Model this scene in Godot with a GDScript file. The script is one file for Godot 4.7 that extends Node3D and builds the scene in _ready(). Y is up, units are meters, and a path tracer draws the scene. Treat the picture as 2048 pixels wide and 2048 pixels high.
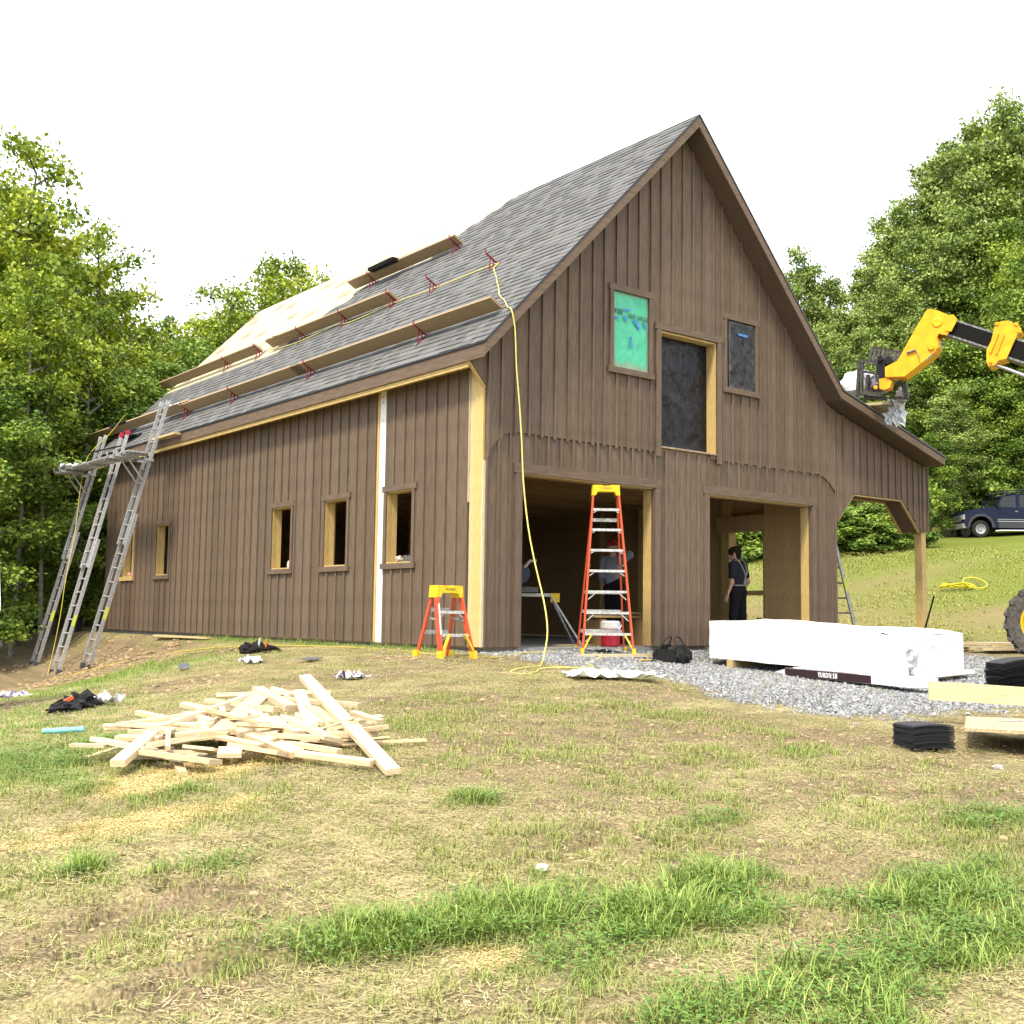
extends Node3D

# ------------------------------------------------------------------ mesh building
class Shape:
	var v := PackedVector3Array()
	var n := PackedVector3Array()
	var c := PackedColorArray()
	var col := Color(0.5, 0.5, 0.5)

	func tint(r: float, g: float, b: float, k := 1.0) -> Shape:
		col = Color(r * k, g * k, b * k)
		return self

	func tri(a: Vector3, b: Vector3, d: Vector3, na: Vector3, nb: Vector3, nd: Vector3) -> void:
		if (b - a).cross(d - a).dot(na + nb + nd) > 0.0:
			v.append(a); v.append(d); v.append(b)
			n.append(na); n.append(nd); n.append(nb)
		else:
			v.append(a); v.append(b); v.append(d)
			n.append(na); n.append(nb); n.append(nd)
		c.append(col); c.append(col); c.append(col)

	func poly(p: Array, nm: Vector3) -> void:
		for i in range(1, p.size() - 1):
			tri(p[0], p[i], p[i + 1], nm, nm, nm)

	func face(p: Array, middle: Vector3) -> void:
		var nm: Vector3 = (p[1] - p[0]).cross(p[2] - p[0])
		if nm.length_squared() < 1e-14:
			nm = (p[2] - p[0]).cross(p[3 % p.size()] - p[0])
		nm = nm.normalized()
		if nm.dot(p[0] - middle) < 0.0:
			nm = -nm
		poly(p, nm)

	func hexa(p: Array) -> void:  # 0-3 one side in turn, 4-7 the other
		var m := Vector3.ZERO
		for q in p:
			m += q
		m /= 8.0
		face([p[0], p[1], p[2], p[3]], m)
		face([p[4], p[5], p[6], p[7]], m)
		for i in 4:
			var j := (i + 1) % 4
			face([p[i], p[j], p[j + 4], p[i + 4]], m)

	func box(o: Vector3, s: Vector3, b := Basis()) -> void:
		var p := []
		for z in [-0.5, 0.5]:
			for q in [[-0.5, -0.5], [0.5, -0.5], [0.5, 0.5], [-0.5, 0.5]]:
				p.append(o + b * Vector3(q[0] * s.x, q[1] * s.y, z * s.z))
		hexa(p)

	func beam(a: Vector3, e: Vector3, w: float, h: float, up := Vector3.UP, w2 := -1.0, h2 := -1.0) -> void:
		var d := (e - a).normalized()
		var s := d.cross(up)
		if s.length() < 0.01:
			s = d.cross(Vector3.RIGHT)
		s = s.normalized()
		var u := s.cross(d).normalized()
		if w2 < 0.0:
			w2 = w
		if h2 < 0.0:
			h2 = h
		var p := []
		for q in [[-0.5, -0.5], [0.5, -0.5], [0.5, 0.5], [-0.5, 0.5]]:
			p.append(a + s * q[0] * w + u * q[1] * h)
		for q in [[-0.5, -0.5], [0.5, -0.5], [0.5, 0.5], [-0.5, 0.5]]:
			p.append(e + s * q[0] * w2 + u * q[1] * h2)
		hexa(p)

	func tube(pts: Array, r, sides := 6) -> void:
		var rings := []
		var m: int = pts.size()
		var s := Vector3.ZERO
		for i in m:
			var d: Vector3 = (pts[mini(i + 1, m - 1)] - pts[maxi(i - 1, 0)]).normalized()
			if s == Vector3.ZERO:
				s = d.cross(Vector3.UP)
				if s.length() < 0.05:
					s = d.cross(Vector3.RIGHT)
			s = (s - d * s.dot(d)).normalized()
			var u := d.cross(s)
			var rr: float = r[i] if r is Array else r
			var ring := []
			for k in sides:
				var a := TAU * k / sides
				var q := s * cos(a) + u * sin(a)
				ring.append([pts[i] + q * rr, q])
			rings.append(ring)
		for i in m - 1:
			for k in sides:
				var k2 := (k + 1) % sides
				var a = rings[i][k]; var b = rings[i][k2]; var d2 = rings[i + 1][k2]; var e = rings[i + 1][k]
				tri(a[0], b[0], d2[0], a[1], b[1], d2[1])
				tri(a[0], d2[0], e[0], a[1], d2[1], e[1])
		for i in [0, m - 1]:
			var p := []
			for k in sides:
				p.append(rings[i][k][0])
			face(p, pts[1] if i == 0 else pts[m - 2])

	func prism(outline: Array, d0: float, d1: float, t := Transform3D()) -> void:  # outline in x and y, pushed from d0 to d1 along z
		var flat := PackedVector2Array(outline)
		var ids := Geometry2D.triangulate_polygon(flat)
		for i in range(0, ids.size(), 3):
			for side in [d0, d1]:
				var q := []
				for k in 3:
					var w := flat[ids[i + k]]
					q.append(t * Vector3(w.x, w.y, side))
				var nm: Vector3 = t.basis * Vector3(0, 0, 1 if (side == d1) == (d1 > d0) else -1)
				tri(q[0], q[1], q[2], nm, nm, nm)
		var ccw := not Geometry2D.is_polygon_clockwise(flat)
		for i in flat.size():
			var a := flat[i]; var b := flat[(i + 1) % flat.size()]
			var e := b - a
			var out := Vector3(e.y, -e.x, 0).normalized() * (1.0 if ccw else -1.0)
			poly([t * Vector3(a.x, a.y, d0), t * Vector3(b.x, b.y, d0), t * Vector3(b.x, b.y, d1), t * Vector3(a.x, a.y, d1)], (t.basis * out).normalized())

	func lathe(profile: Array, t := Transform3D(), segs := 20) -> void:  # [radius, height] pairs turned about y
		for i in profile.size() - 1:
			var a = profile[i]; var b = profile[i + 1]
			var sl := Vector2(b[1] - a[1], a[0] - b[0]).normalized()
			for k in segs:
				var p0 := TAU * k / segs; var p1 := TAU * (k + 1) / segs
				var d0 := Vector3(cos(p0), 0, sin(p0)); var d1 := Vector3(cos(p1), 0, sin(p1))
				var n0: Vector3 = t.basis * (d0 * sl.x + Vector3.UP * sl.y); var n1: Vector3 = t.basis * (d1 * sl.x + Vector3.UP * sl.y)
				var q := [t * (d0 * a[0] + Vector3.UP * a[1]), t * (d1 * a[0] + Vector3.UP * a[1]), t * (d1 * b[0] + Vector3.UP * b[1]), t * (d0 * b[0] + Vector3.UP * b[1])]
				if a[0] > 0.0001:
					tri(q[0], q[1], q[2], n0, n1, n1)
				if b[0] > 0.0001:
					tri(q[0], q[2], q[3], n0, n1, n0)

	func mesh() -> ArrayMesh:
		var a := []
		a.resize(Mesh.ARRAY_MAX)
		a[Mesh.ARRAY_VERTEX] = v
		a[Mesh.ARRAY_NORMAL] = n
		a[Mesh.ARRAY_COLOR] = c
		var m := ArrayMesh.new()
		m.add_surface_from_arrays(Mesh.PRIMITIVE_TRIANGLES, a)
		return m

var rng := RandomNumberGenerator.new()
var M := {}
var names := {}
var hill := []        # the terrain's control points and spline weights
var lumps := FastNoiseLite.new()
var fine := FastNoiseLite.new()
var patches := FastNoiseLite.new()
var tone := FastNoiseLite.new()

func rr(a: float, b: float) -> float:
	return rng.randf_range(a, b)

func numbered(called: String) -> String:
	var k: int = names.get(called, 0)
	names[called] = k + 1
	return called if k == 0 else "%s_%03d" % [called, k]

func tag(o: Node3D, label: String, category: String, group := "") -> void:
	o.set_meta("label", label)
	o.set_meta("category", category)
	if group:
		o.set_meta("group", group)

func thing(called: String, label: String, category: String, at := Vector3.ZERO, turn := 0.0, group := "") -> Node3D:
	var o := Node3D.new()
	o.name = numbered(called)
	add_child(o)
	o.position = at
	o.rotation.y = turn
	tag(o, label, category, group)
	return o

func put(called: String, m: Mesh, mat: Material, parent: Node3D) -> MeshInstance3D:
	var o := MeshInstance3D.new()
	o.name = called
	o.mesh = m
	o.material_override = mat
	parent.add_child(o, true)
	return o

func part(called: String, s: Shape, mat: Material, parent: Node3D) -> MeshInstance3D:
	return put(called, s.mesh(), mat, parent)

func lone(called: String, s: Shape, mat: Material, label: String, category: String, at := Vector3.ZERO, turn := 0.0, group := "") -> MeshInstance3D:
	var o := MeshInstance3D.new()
	o.name = numbered(called)
	o.mesh = s.mesh()
	o.material_override = mat
	add_child(o)
	o.position = at
	o.rotation.y = turn
	tag(o, label, category, group)
	return o

func ground_thing(called: String, m: Mesh, mat: Material, kind := "structure") -> MeshInstance3D:
	var o := MeshInstance3D.new()
	o.name = numbered(called)
	o.mesh = m
	o.material_override = mat
	add_child(o)
	o.set_meta("kind", kind)
	return o

func scatter(called: String, m: Mesh, mat: Material, list: Array, cols: Array, label: String, category: String) -> void:
	var mm := MultiMesh.new()
	mm.transform_format = MultiMesh.TRANSFORM_3D
	mm.use_colors = true
	mm.mesh = m
	mm.instance_count = list.size()
	for i in list.size():
		mm.set_instance_transform(i, list[i])
		mm.set_instance_color(i, cols[i])
	var o := MultiMeshInstance3D.new()
	o.name = numbered(called)
	o.multimesh = mm
	o.material_override = mat
	add_child(o)
	tag(o, label, category)
	o.set_meta("kind", "stuff")

# ------------------------------------------------------------------ materials
func noise_texture(frequency: float, octaves: int, lo: float, hi: float, size := 512, kind := FastNoiseLite.TYPE_SIMPLEX_SMOOTH, seed_at := 1) -> NoiseTexture2D:
	var f := FastNoiseLite.new()
	f.noise_type = kind
	f.frequency = frequency
	f.fractal_octaves = octaves
	f.seed = seed_at
	var t := NoiseTexture2D.new()
	t.width = size
	t.height = size
	t.seamless = true
	t.noise = f
	var g := Gradient.new()
	g.set_color(0, Color(lo, lo, lo))
	g.set_color(1, Color(hi, hi, hi))
	t.color_ramp = g
	return t

func bump_texture(frequency: float, octaves: int, seed_at := 1) -> NoiseTexture2D:
	return noise_texture(frequency, octaves, 0.0, 1.0, 512, FastNoiseLite.TYPE_SIMPLEX_SMOOTH, seed_at)

func stuff(called: String, rough: float, metal := 0.0, tex: Texture2D = null, scale := Vector3.ONE, bump: Texture2D = null, relief := 0.0, spec := 0.4) -> StandardMaterial3D:
	var m := StandardMaterial3D.new()
	m.resource_name = called
	m.vertex_color_use_as_albedo = true
	m.roughness = rough
	m.metallic = metal
	m.metallic_specular = spec
	if tex or bump:
		m.uv1_triplanar = true
		m.uv1_scale = scale
	if tex:
		m.albedo_texture = tex
	if bump:
		m.heightmap_enabled = true
		m.heightmap_texture = bump
		m.heightmap_scale = relief
	M[called] = m
	return m

func materials() -> void:
	var grain := noise_texture(0.02, 4, 0.78, 1.0, 512, FastNoiseLite.TYPE_SIMPLEX_SMOOTH, 3)
	var gb := bump_texture(0.02, 3, 5)
	var weather := noise_texture(0.012, 5, 0.8, 1.0, 512, FastNoiseLite.TYPE_SIMPLEX_SMOOTH, 9)
	stuff("stain", 0.75, 0.0, weather, Vector3(3.0, 0.4, 3.0), gb, 0.12)
	stuff("stain_z", 0.75, 0.0, weather, Vector3(3.0, 3.0, 0.4), gb, 0.12)
	stuff("stain_x", 0.75, 0.0, weather, Vector3(0.4, 3.0, 3.0), gb, 0.12)
	stuff("lumber_y", 0.7, 0.0, grain, Vector3(7.0, 0.4, 7.0), gb, 0.2)
	stuff("lumber_z", 0.7, 0.0, grain, Vector3(7.0, 7.0, 0.4), gb, 0.2)
	stuff("lumber_x", 0.7, 0.0, grain, Vector3(0.4, 7.0, 7.0), gb, 0.2)
	stuff("strand", 0.8, 0.0, noise_texture(0.05, 3, 0.6, 1.0, 512, FastNoiseLite.TYPE_CELLULAR, 4), Vector3(1.5, 1.5, 1.5))
	stuff("granule", 0.95, 0.0, noise_texture(0.2, 2, 0.55, 1.0, 512, FastNoiseLite.TYPE_SIMPLEX, 6), Vector3(2.0, 2.0, 2.0), bump_texture(0.2, 2, 8), 0.3)
	stuff("matte", 0.85)
	stuff("cloth", 0.95, 0.0, noise_texture(0.06, 3, 0.7, 1.0, 256), Vector3(3, 3, 3), bump_texture(0.03, 3, 2), 0.8)
	stuff("skin", 0.55)
	stuff("paint", 0.35, 0.0, noise_texture(0.02, 4, 0.86, 1.0, 256), Vector3(0.8, 0.8, 0.8))
	stuff("gloss", 0.14, 0.0, null, Vector3.ONE, null, 0.0, 0.3)
	stuff("dark_paint", 0.75, 0.0, null, Vector3.ONE, null, 0.0, 0.12)
	stuff("plastic", 0.45, 0.0, noise_texture(0.03, 4, 0.8, 1.0, 256), Vector3(1.5, 1.5, 1.5))
	stuff("alu", 0.45, 0.35, noise_texture(0.03, 4, 0.72, 1.0, 256), Vector3(2, 2, 2))
	stuff("steel", 0.5, 0.6, noise_texture(0.03, 5, 0.5, 1.0, 256, FastNoiseLite.TYPE_SIMPLEX_SMOOTH, 12), Vector3(2, 2, 2))
	stuff("chrome", 0.12, 1.0)
	stuff("rubber", 0.85, 0.0, noise_texture(0.03, 5, 0.6, 1.0, 256, FastNoiseLite.TYPE_SIMPLEX_SMOOTH, 14), Vector3(1.5, 1.5, 1.5))
	stuff("sheet", 0.4, 0.0, noise_texture(0.015, 5, 0.94, 1.0, 512, FastNoiseLite.TYPE_SIMPLEX_SMOOTH, 15), Vector3(0.9, 0.9, 0.9), bump_texture(0.008, 3, 16), 0.5)
	stuff("film", 0.3, 0.0, noise_texture(0.02, 5, 0.6, 1.0, 512, FastNoiseLite.TYPE_SIMPLEX_SMOOTH, 21), Vector3(0.6, 0.6, 0.6), bump_texture(0.01, 4, 22), 1.0, 0.3)
	stuff("concrete", 0.9, 0.0, noise_texture(0.02, 5, 0.7, 1.0, 512, FastNoiseLite.TYPE_SIMPLEX_SMOOTH, 17), Vector3(0.5, 0.5, 0.5))
	stuff("stone", 0.9)
	stuff("soil", 0.97, 0.0, noise_texture(0.05, 5, 0.5, 1.0, 1024, FastNoiseLite.TYPE_SIMPLEX_SMOOTH, 18), Vector3(0.9, 0.9, 0.9), bump_texture(0.06, 4, 19), 2.5, 0.2)
	stuff("bark", 0.95, 0.0, noise_texture(0.04, 4, 0.5, 1.0, 256, FastNoiseLite.TYPE_SIMPLEX_SMOOTH, 20), Vector3(2, 0.5, 2))
	var leaf := stuff("leaf", 0.6, 0.0, null, Vector3.ONE, null, 0.0, 0.35)
	leaf.backlight_enabled = true
	leaf.backlight = Color(0.32, 0.36, 0.05).linear_to_srgb()
	leaf.cull_mode = BaseMaterial3D.CULL_DISABLED
	var blade := stuff("blade", 0.6, 0.0, null, Vector3.ONE, null, 0.0, 0.3)
	blade.backlight_enabled = true
	blade.backlight = Color(0.14, 0.2, 0.02).linear_to_srgb()
	blade.cull_mode = BaseMaterial3D.CULL_DISABLED
	var straw := stuff("straw", 0.8, 0.0, null, Vector3.ONE, null, 0.0, 0.25)
	straw.cull_mode = BaseMaterial3D.CULL_DISABLED
	var g := StandardMaterial3D.new()
	g.resource_name = "glass"
	g.transparency = BaseMaterial3D.TRANSPARENCY_ALPHA
	g.albedo_color = Color(0.1, 0.11, 0.12, 0.55)
	g.roughness = 0.05
	M["glass"] = g

# ------------------------------------------------------------------ terrain
func lift(r2: float) -> float:
	return r2 * log(r2) if r2 > 1e-9 else 0.0

func terrain() -> void:
	var p := [[0, 0, -.07], [0, -4, -.07], [0, -8, -.07], [0, -12, -.07], [0, -15.3, -.08], [4, 0, -.06], [8, 0, -.06], [11, 0, -.05], [11, -8, .1], [11, -15, .2], [5, -15.5, -.05],
		[2, .8, -.12], [0, 1.5, -.14], [3.6, 1, -.25], [3.9, 4.1, -.38], [5.2, 3.8, -.34], [-1.6, 1, -.1], [-2.5, -1.9, -.19], [-9.35, 12.5, -1.17], [-6.9, 9.4, -.87], [-6.2, 5.5, -.52], [-.8, 7.5, -.5], [3.5, 8, -.5], [9, 3.7, -.21],
		[-1.8, -10.6, -.78], [-1.8, -12.6, -.95], [-1.75, -14.5, -.87], [-5.5, -9, -1.0], [-10, -15, -.9], [-3, -22, -.7], [-6, -35, -.6], [-25, -20, -1.6], [-20, 5, -1.6], [-14, 12.5, -1.4], [-7.5, 3, -.66],
		[-5, -3, -.7], [-5, -.5, -.52], [-4.3, -2.5, -.55], [14, -2, .3], [20, -3, 1.25], [25, -11.3, 2.75], [35.3, -13.3, 3.93], [30, 5, 2.2], [60, -20, 8], [50, -50, 9], [20, -30, 2.4], [0, -60, 1.5], [12, 12, -.5], [30, 25, .3], [0, 30, -2.2],
		[-40, 40, -3.5], [60, 20, 5], [-60, -60, -2], [-60, 0, -3], [20, -20, 1.9], [15, -10, 1.0], [-4.2, -4.5, -.74], [-3.3, -6.3, -.77], [-2.5, -8.7, -.82], [-5.5, -6, -1.0], [-2, -5.5, -.3], [-1, -9, -.3], [-1.0, -12.5, -.5], [-4, 1.5, -.3]]
	var n := p.size()
	var m := n + 3
	var a := []
	for i in m:
		var row := PackedFloat64Array()
		row.resize(m + 1)
		for j in m:
			if i < n and j < n:
				row[j] = lift((p[i][0] - p[j][0]) ** 2 + (p[i][1] - p[j][1]) ** 2) + (0.02 if i == j else 0.0)
			elif i < n:
				row[j] = [1.0, p[i][0], p[i][1]][j - n]
			elif j < n:
				row[j] = [1.0, p[j][0], p[j][1]][i - n]
		row[m] = p[i][2] if i < n else 0.0
		a.append(row)
	for i in m:
		var best := i
		for k in range(i + 1, m):
			if absf(a[k][i]) > absf(a[best][i]):
				best = k
		var held = a[i]
		a[i] = a[best]
		a[best] = held
		for k in m:
			if k != i and a[k][i] != 0.0:
				var f: float = a[k][i] / a[i][i]
				for j in range(i, m + 1):
					a[k][j] -= f * a[i][j]
	for i in m:
		hill.append(Vector3(p[i][0], p[i][1], a[i][m] / a[i][i]) if i < n else Vector3(0, 0, a[i][m] / a[i][i]))

func base_height(x: float, z: float) -> float:
	var n := hill.size() - 3
	var y: float = hill[n].z + hill[n + 1].z * x + hill[n + 2].z * z
	for i in n:
		var h: Vector3 = hill[i]
		var r2 := (h.x - x) * (h.x - x) + (h.y - z) * (h.y - z)
		if r2 > 1e-9:
			y += h.z * r2 * log(r2)
	return y

const RUTS := [[-8.3, 8.1, -7.4, 7.72, .06], [-7.4, 7.72, -6.9, 7.6, .05], [-7.95, 8.45, -7.5, 8.42, .05], [-7.5, 8.42, -7.15, 8.2, .05], [-7.75, 7.45, -7.3, 7.25, .05], [-7.3, 7.25, -6.95, 7.2, .04], [-5.75, 8.3, -5.45, 8.35, .05], [-5.45, 8.35, -5.25, 8.2, .05], [-5.75, 8.15, -5.4, 8.2, .035], [-5.8, 9.75, -5.45, 9.5, .06], [-8.1, 8.7, -7.6, 8.62, .045], [-4.2, 6.95, -3.4, 7.15, .04], [-3.3, 8.9, -2.6, 8.7, .05], [-4.6, 9.05, -3.9, 8.7, .05]]

func rut(x: float, z: float) -> float:  # how deep a tyre track is cut here
	var y := 0.0
	var p := Vector2(x, z)
	for r in RUTS:
		var a := Vector2(r[0], r[1]); var b := Vector2(r[2], r[3])
		var q := Geometry2D.get_closest_point_to_segment(p, a, b)
		var d := p.distance_to(q) + fine.get_noise_2d(x * 9.0, z * 9.0) * 0.05
		if d < 0.3:
			y += -r[4] * 2.2 * exp(-pow(d / 0.038, 2.0)) * clampf(0.5 + fine.get_noise_2d(x * 4.0 + 50.0, z * 4.0) * 2.5, 0.0, 1.0) + r[4] * 0.6 * exp(-pow((d - 0.13) / 0.06, 2.0))
	return y

func soil_share(x: float, z: float) -> float:  # bare earth
	var s := clampf((patches.get_noise_2d(x * 0.6 + 40.0, z * 0.6) - 0.1) * 4.0, 0.0, 0.8)
	for e in [[-5.6, 8.2, .5, .22], [-3.85, 7.04, .9, .45], [-2.0, 7.1, .9, .4], [-5.55, 9.66, .3, .15], [-2.7, 8.75, .9, .3], [-3.0, 2.0, 1.2, .35], [-4.6, .2, 1.0, .7], [-2.2, -12.5, 1.7, 4.0], [-5.7, -1.6, 1.0, 1.5], [-7.7, 8.0, .8, .25], [-2.6, 6.2, 1.2, .6], [-1.5, 4.6, .9, .6], [-2.4, 5.2, .8, .3], [-3.4, 8.2, .7, .3], [-2.2, 8.0, .8, .3], [-4.8, 7.6, .5, .16], [-4.4, 6.0, .8, .4], [-3.6, 4.2, .9, .5], [-7.6, 8.7, .5, .2]]:
		var d := Vector2((x - e[0]) / e[2], (z - e[1]) / e[3]).length() + patches.get_noise_2d(x * 3.0, z * 3.0) * 0.5
		s = maxf(s, clampf((1.25 - d) * 2.0, 0.0, 1.0))
	return s

func sawdust_share(x: float, z: float) -> float:
	var s := 0.0
	for e in [[-6.35, 5.72, .75, .3], [-7.05, 6.6, .62, .2], [-6.75, 6.55, .4, .14], [-6.9, 5.9, .4, .2], [-6.72, 9.05, .14, .1]]:
		var d := Vector2((x - e[0]) / e[2], (z - e[1]) / e[3]).length() + patches.get_noise_2d(x * 6.0, z * 6.0) * 0.7
		s = maxf(s, clampf((1.15 - d) * 1.6, 0.0, 1.0))
	return s

func gravel_share(x: float, z: float) -> float:
	var edge := -0.3 if z < 3.7 else -0.3 - minf(0.7, (z - 3.7) * 0.45)
	var w := patches.get_noise_2d(x * 4.0, z * 4.0) * 0.5
	var s := clampf((x - edge + w) * 2.5, 0.0, 1.0)
	s *= clampf((6.7 - z + w) * 2.5, 0.0, 1.0) * clampf((z + 0.3) * 8.0, 0.0, 1.0)
	return s * clampf((9.5 - x + w * 2.0) * 0.8, 0.0, 1.0)

func green_share(x: float, z: float) -> float:
	var s := clampf((patches.get_noise_2d(x * 1.5, z * 1.5) - 0.05) * 1.1, 0.04, 0.32)
	for e in [[-6.4, 8.78, .6, .27, 1.0], [-5.97, 9.1, .36, .25, 1.0], [-6.95, 8.66, .55, .2, .95], [-5.42, 8.98, .34, .2, .9], [-5.62, 9.28, .36, .2, .85], [-6.5, 9.3, .6, .28, .75], [-4.95, 10.1, .7, .34, .95], [-4.65, 9.66, .62, .26, .95], [-5.4, 9.95, .6, .22, .9], [-6.0, 10.2, .5, .3, .85], [-5.2, 9.4, .3, .14, .6],
		[-6.2, 9.9, .55, .26, .85], [-5.9, 9.55, .6, .22, .75], [-3.3, 9.14, .35, .2, .8], [-5.56, 7.35, .2, .15, .95], [-7.64, 7.26, .16, .12, .95], [-7.2, 7.55, .35, .1, .75], [-5.2, 8.5, .4, .2, .4], [-6.6, 3.2, .9, 1.6, .8], [-7.3, 4.5, .7, 1.2, .6], [-3.3, -4.5, 1.5, 3.0, .85], [-4.6, -2.6, 1.2, 1.5, .8], [-5.9, .8, 1.0, 1.2, .75], [-2.6, 7.3, .25, .2, .5], [-4.7, 8.3, .3, .14, .6], [-6.8, 6.2, .25, .12, .7], [-7.1, 5.8, .18, .1, .8]]:
		var d := Vector2((x - e[0]) / e[2], (z - e[1]) / e[3]).length() + patches.get_noise_2d(x * 5.0, z * 5.0 + 30.0) * 0.55
		s = maxf(s, clampf((1.3 - d) * 1.3, 0.0, 1.0) * e[4])
	for e in [[-6.15, 9.55, .2, .22], [-5.62, 9.62, .32, .13], [-5.3, 10.35, .55, .13], [-6.75, 9.05, .16, .12], [-6.9, 9.35, .3, .12]]:
		var d := Vector2((x - e[0]) / e[2], (z - e[1]) / e[3]).length() + patches.get_noise_2d(x * 6.0, z * 6.0 + 11.0) * 0.7
		s *= 1.0 - 0.9 * clampf((1.35 - d) * 1.8, 0.0, 1.0)
	if x < 0.05 and x > -1.3 and z < -0.4:  # a strip along the wall
		s = maxf(s, clampf(0.95 - absf(x + 0.25) * 1.5 + patches.get_noise_2d(x * 3.0, z * 3.0), 0.0, 0.95) * (1.0 if z > -9.0 else 0.4))
	return s

func lawn_share(x: float, z: float) -> float:
	return clampf((x - 10.6) * 0.6, 0.0, 1.0) if z < 8.0 else 0.0

func height(x: float, z: float) -> float:
	var y := base_height(x, z)
	if x < 12.0 and x > -14.0 and z > -17.0 and z < 14.0:
		if x > -0.2 and x < 10.9 and z < 0.1:
			return minf(y, -0.09)
		var k := 1.0 - gravel_share(x, z)
		y += lumps.get_noise_2d(x, z) * 0.035 * k + fine.get_noise_2d(x * 5.0, z * 5.0) * 0.014 * k
		y += rut(x, z)
		y += fine.get_noise_2d(x * 8.0, z * 8.0) * 0.03 * soil_share(x, z) * k
		if x < -0.2 and x > -1.8 and z < 0.0:
			y = lerpf(-0.07, y, smoothstep(0.2, 0.8, -x))
	else:
		y += lumps.get_noise_2d(x * 0.4, z * 0.4) * 0.12
	return y

func ground_colour(x: float, z: float) -> Color:
	var t := tone.get_noise_2d(x * 2.0, z * 2.0)
	var c := Color(0.50, 0.41, 0.215) * (1.0 + 0.4 * t)
	c = c.lerp(Color(0.35, 0.265, 0.155) * (1.0 + 0.3 * fine.get_noise_2d(x * 4.0, z * 4.0)), soil_share(x, z))
	var g := green_share(x, z)
	c = c.lerp(Color(0.28, 0.32, 0.09), g * 0.75)
	var l := lawn_share(x, z)
	if l > 0.0:
		var far := clampf((x - 13.0) / 9.0, 0.0, 1.0)
		var q := clampf(0.5 + patches.get_noise_2d(x * 0.35, z * 0.35) * 1.3 + (far - 0.4) * 0.8, 0.0, 1.0)
		c = c.lerp(Color(0.42, 0.34, 0.16).lerp(Color(0.27, 0.32, 0.06), q) * (1.0 + 0.25 * t), l)
	if x + z < -18.0 or (x < -8.0 and z < -4.0):
		c = c.lerp(Color(0.27, 0.22, 0.12) * (1.0 + 0.3 * t), 0.8)
	c = c.lerp(Color(0.72, 0.53, 0.22), sawdust_share(x, z))
	return c.lerp(Color(0.2, 0.2, 0.2) * (1.0 + 0.2 * t), gravel_share(x, z))

func axis_lines(lo: float, hi: float, dense_lo: float, dense_hi: float, step: float) -> Array:
	var a := []
	var x := dense_lo
	while x <= dense_hi:
		a.append(x)
		x += step
	var s := step
	x = dense_hi + s
	while x < hi:
		a.append(x)
		s = minf(s * 1.18, 8.0)
		x += s
	a.append(hi)
	s = step
	x = dense_lo - s
	while x > lo:
		a.push_front(x)
		s = minf(s * 1.18, 8.0)
		x -= s
	a.push_front(lo)
	return a

func build_ground() -> void:
	var xs := axis_lines(-260.0, 260.0, -9.2, 1.0, 0.046)
	var zs := axis_lines(-260.0, 200.0, 1.0, 11.4, 0.046)
	var w := xs.size()
	var v := PackedVector3Array(); var c := PackedColorArray(); var n := PackedVector3Array(); var ids := PackedInt32Array()
	for z in zs:
		for x in xs:
			v.append(Vector3(x, height(x, z), z))
			c.append(ground_colour(x, z))
	n.resize(v.size())
	for j in zs.size():
		for i in w:
			var a := v[j * w + mini(i + 1, w - 1)] - v[j * w + maxi(i - 1, 0)]
			var b := v[mini(j + 1, zs.size() - 1) * w + i] - v[maxi(j - 1, 0) * w + i]
			n[j * w + i] = b.cross(a).normalized()
			if i < w - 1 and j < zs.size() - 1:
				var o := j * w + i
				ids.append_array([o, o + 1, o + w + 1, o, o + w + 1, o + w])
	var arr := []
	arr.resize(Mesh.ARRAY_MAX)
	arr[Mesh.ARRAY_VERTEX] = v
	arr[Mesh.ARRAY_NORMAL] = n
	arr[Mesh.ARRAY_COLOR] = c
	arr[Mesh.ARRAY_INDEX] = ids
	var m := ArrayMesh.new()
	m.add_surface_from_arrays(Mesh.PRIMITIVE_TRIANGLES, arr)
	ground_thing("ground", m, M.soil)

func in_view(x: float, z: float, spread := 0.66) -> bool:  # within the open side of the yard that faces the barn
	var d := Vector2(x + 9.35, z - 12.5)
	return absf(angle_difference(d.angle(), Vector2(0.6155, -0.783).angle())) < spread

func upright(x: float, z: float, s: float, sink := 0.0) -> Transform3D:
	return Transform3D(Basis(Vector3.UP, rr(0, TAU)).rotated(Vector3(1, 0, 0), rr(-0.1, 0.1)).scaled(Vector3(s, s * rr(0.8, 1.2), s)), Vector3(x, height(x, z) - sink, z))

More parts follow.
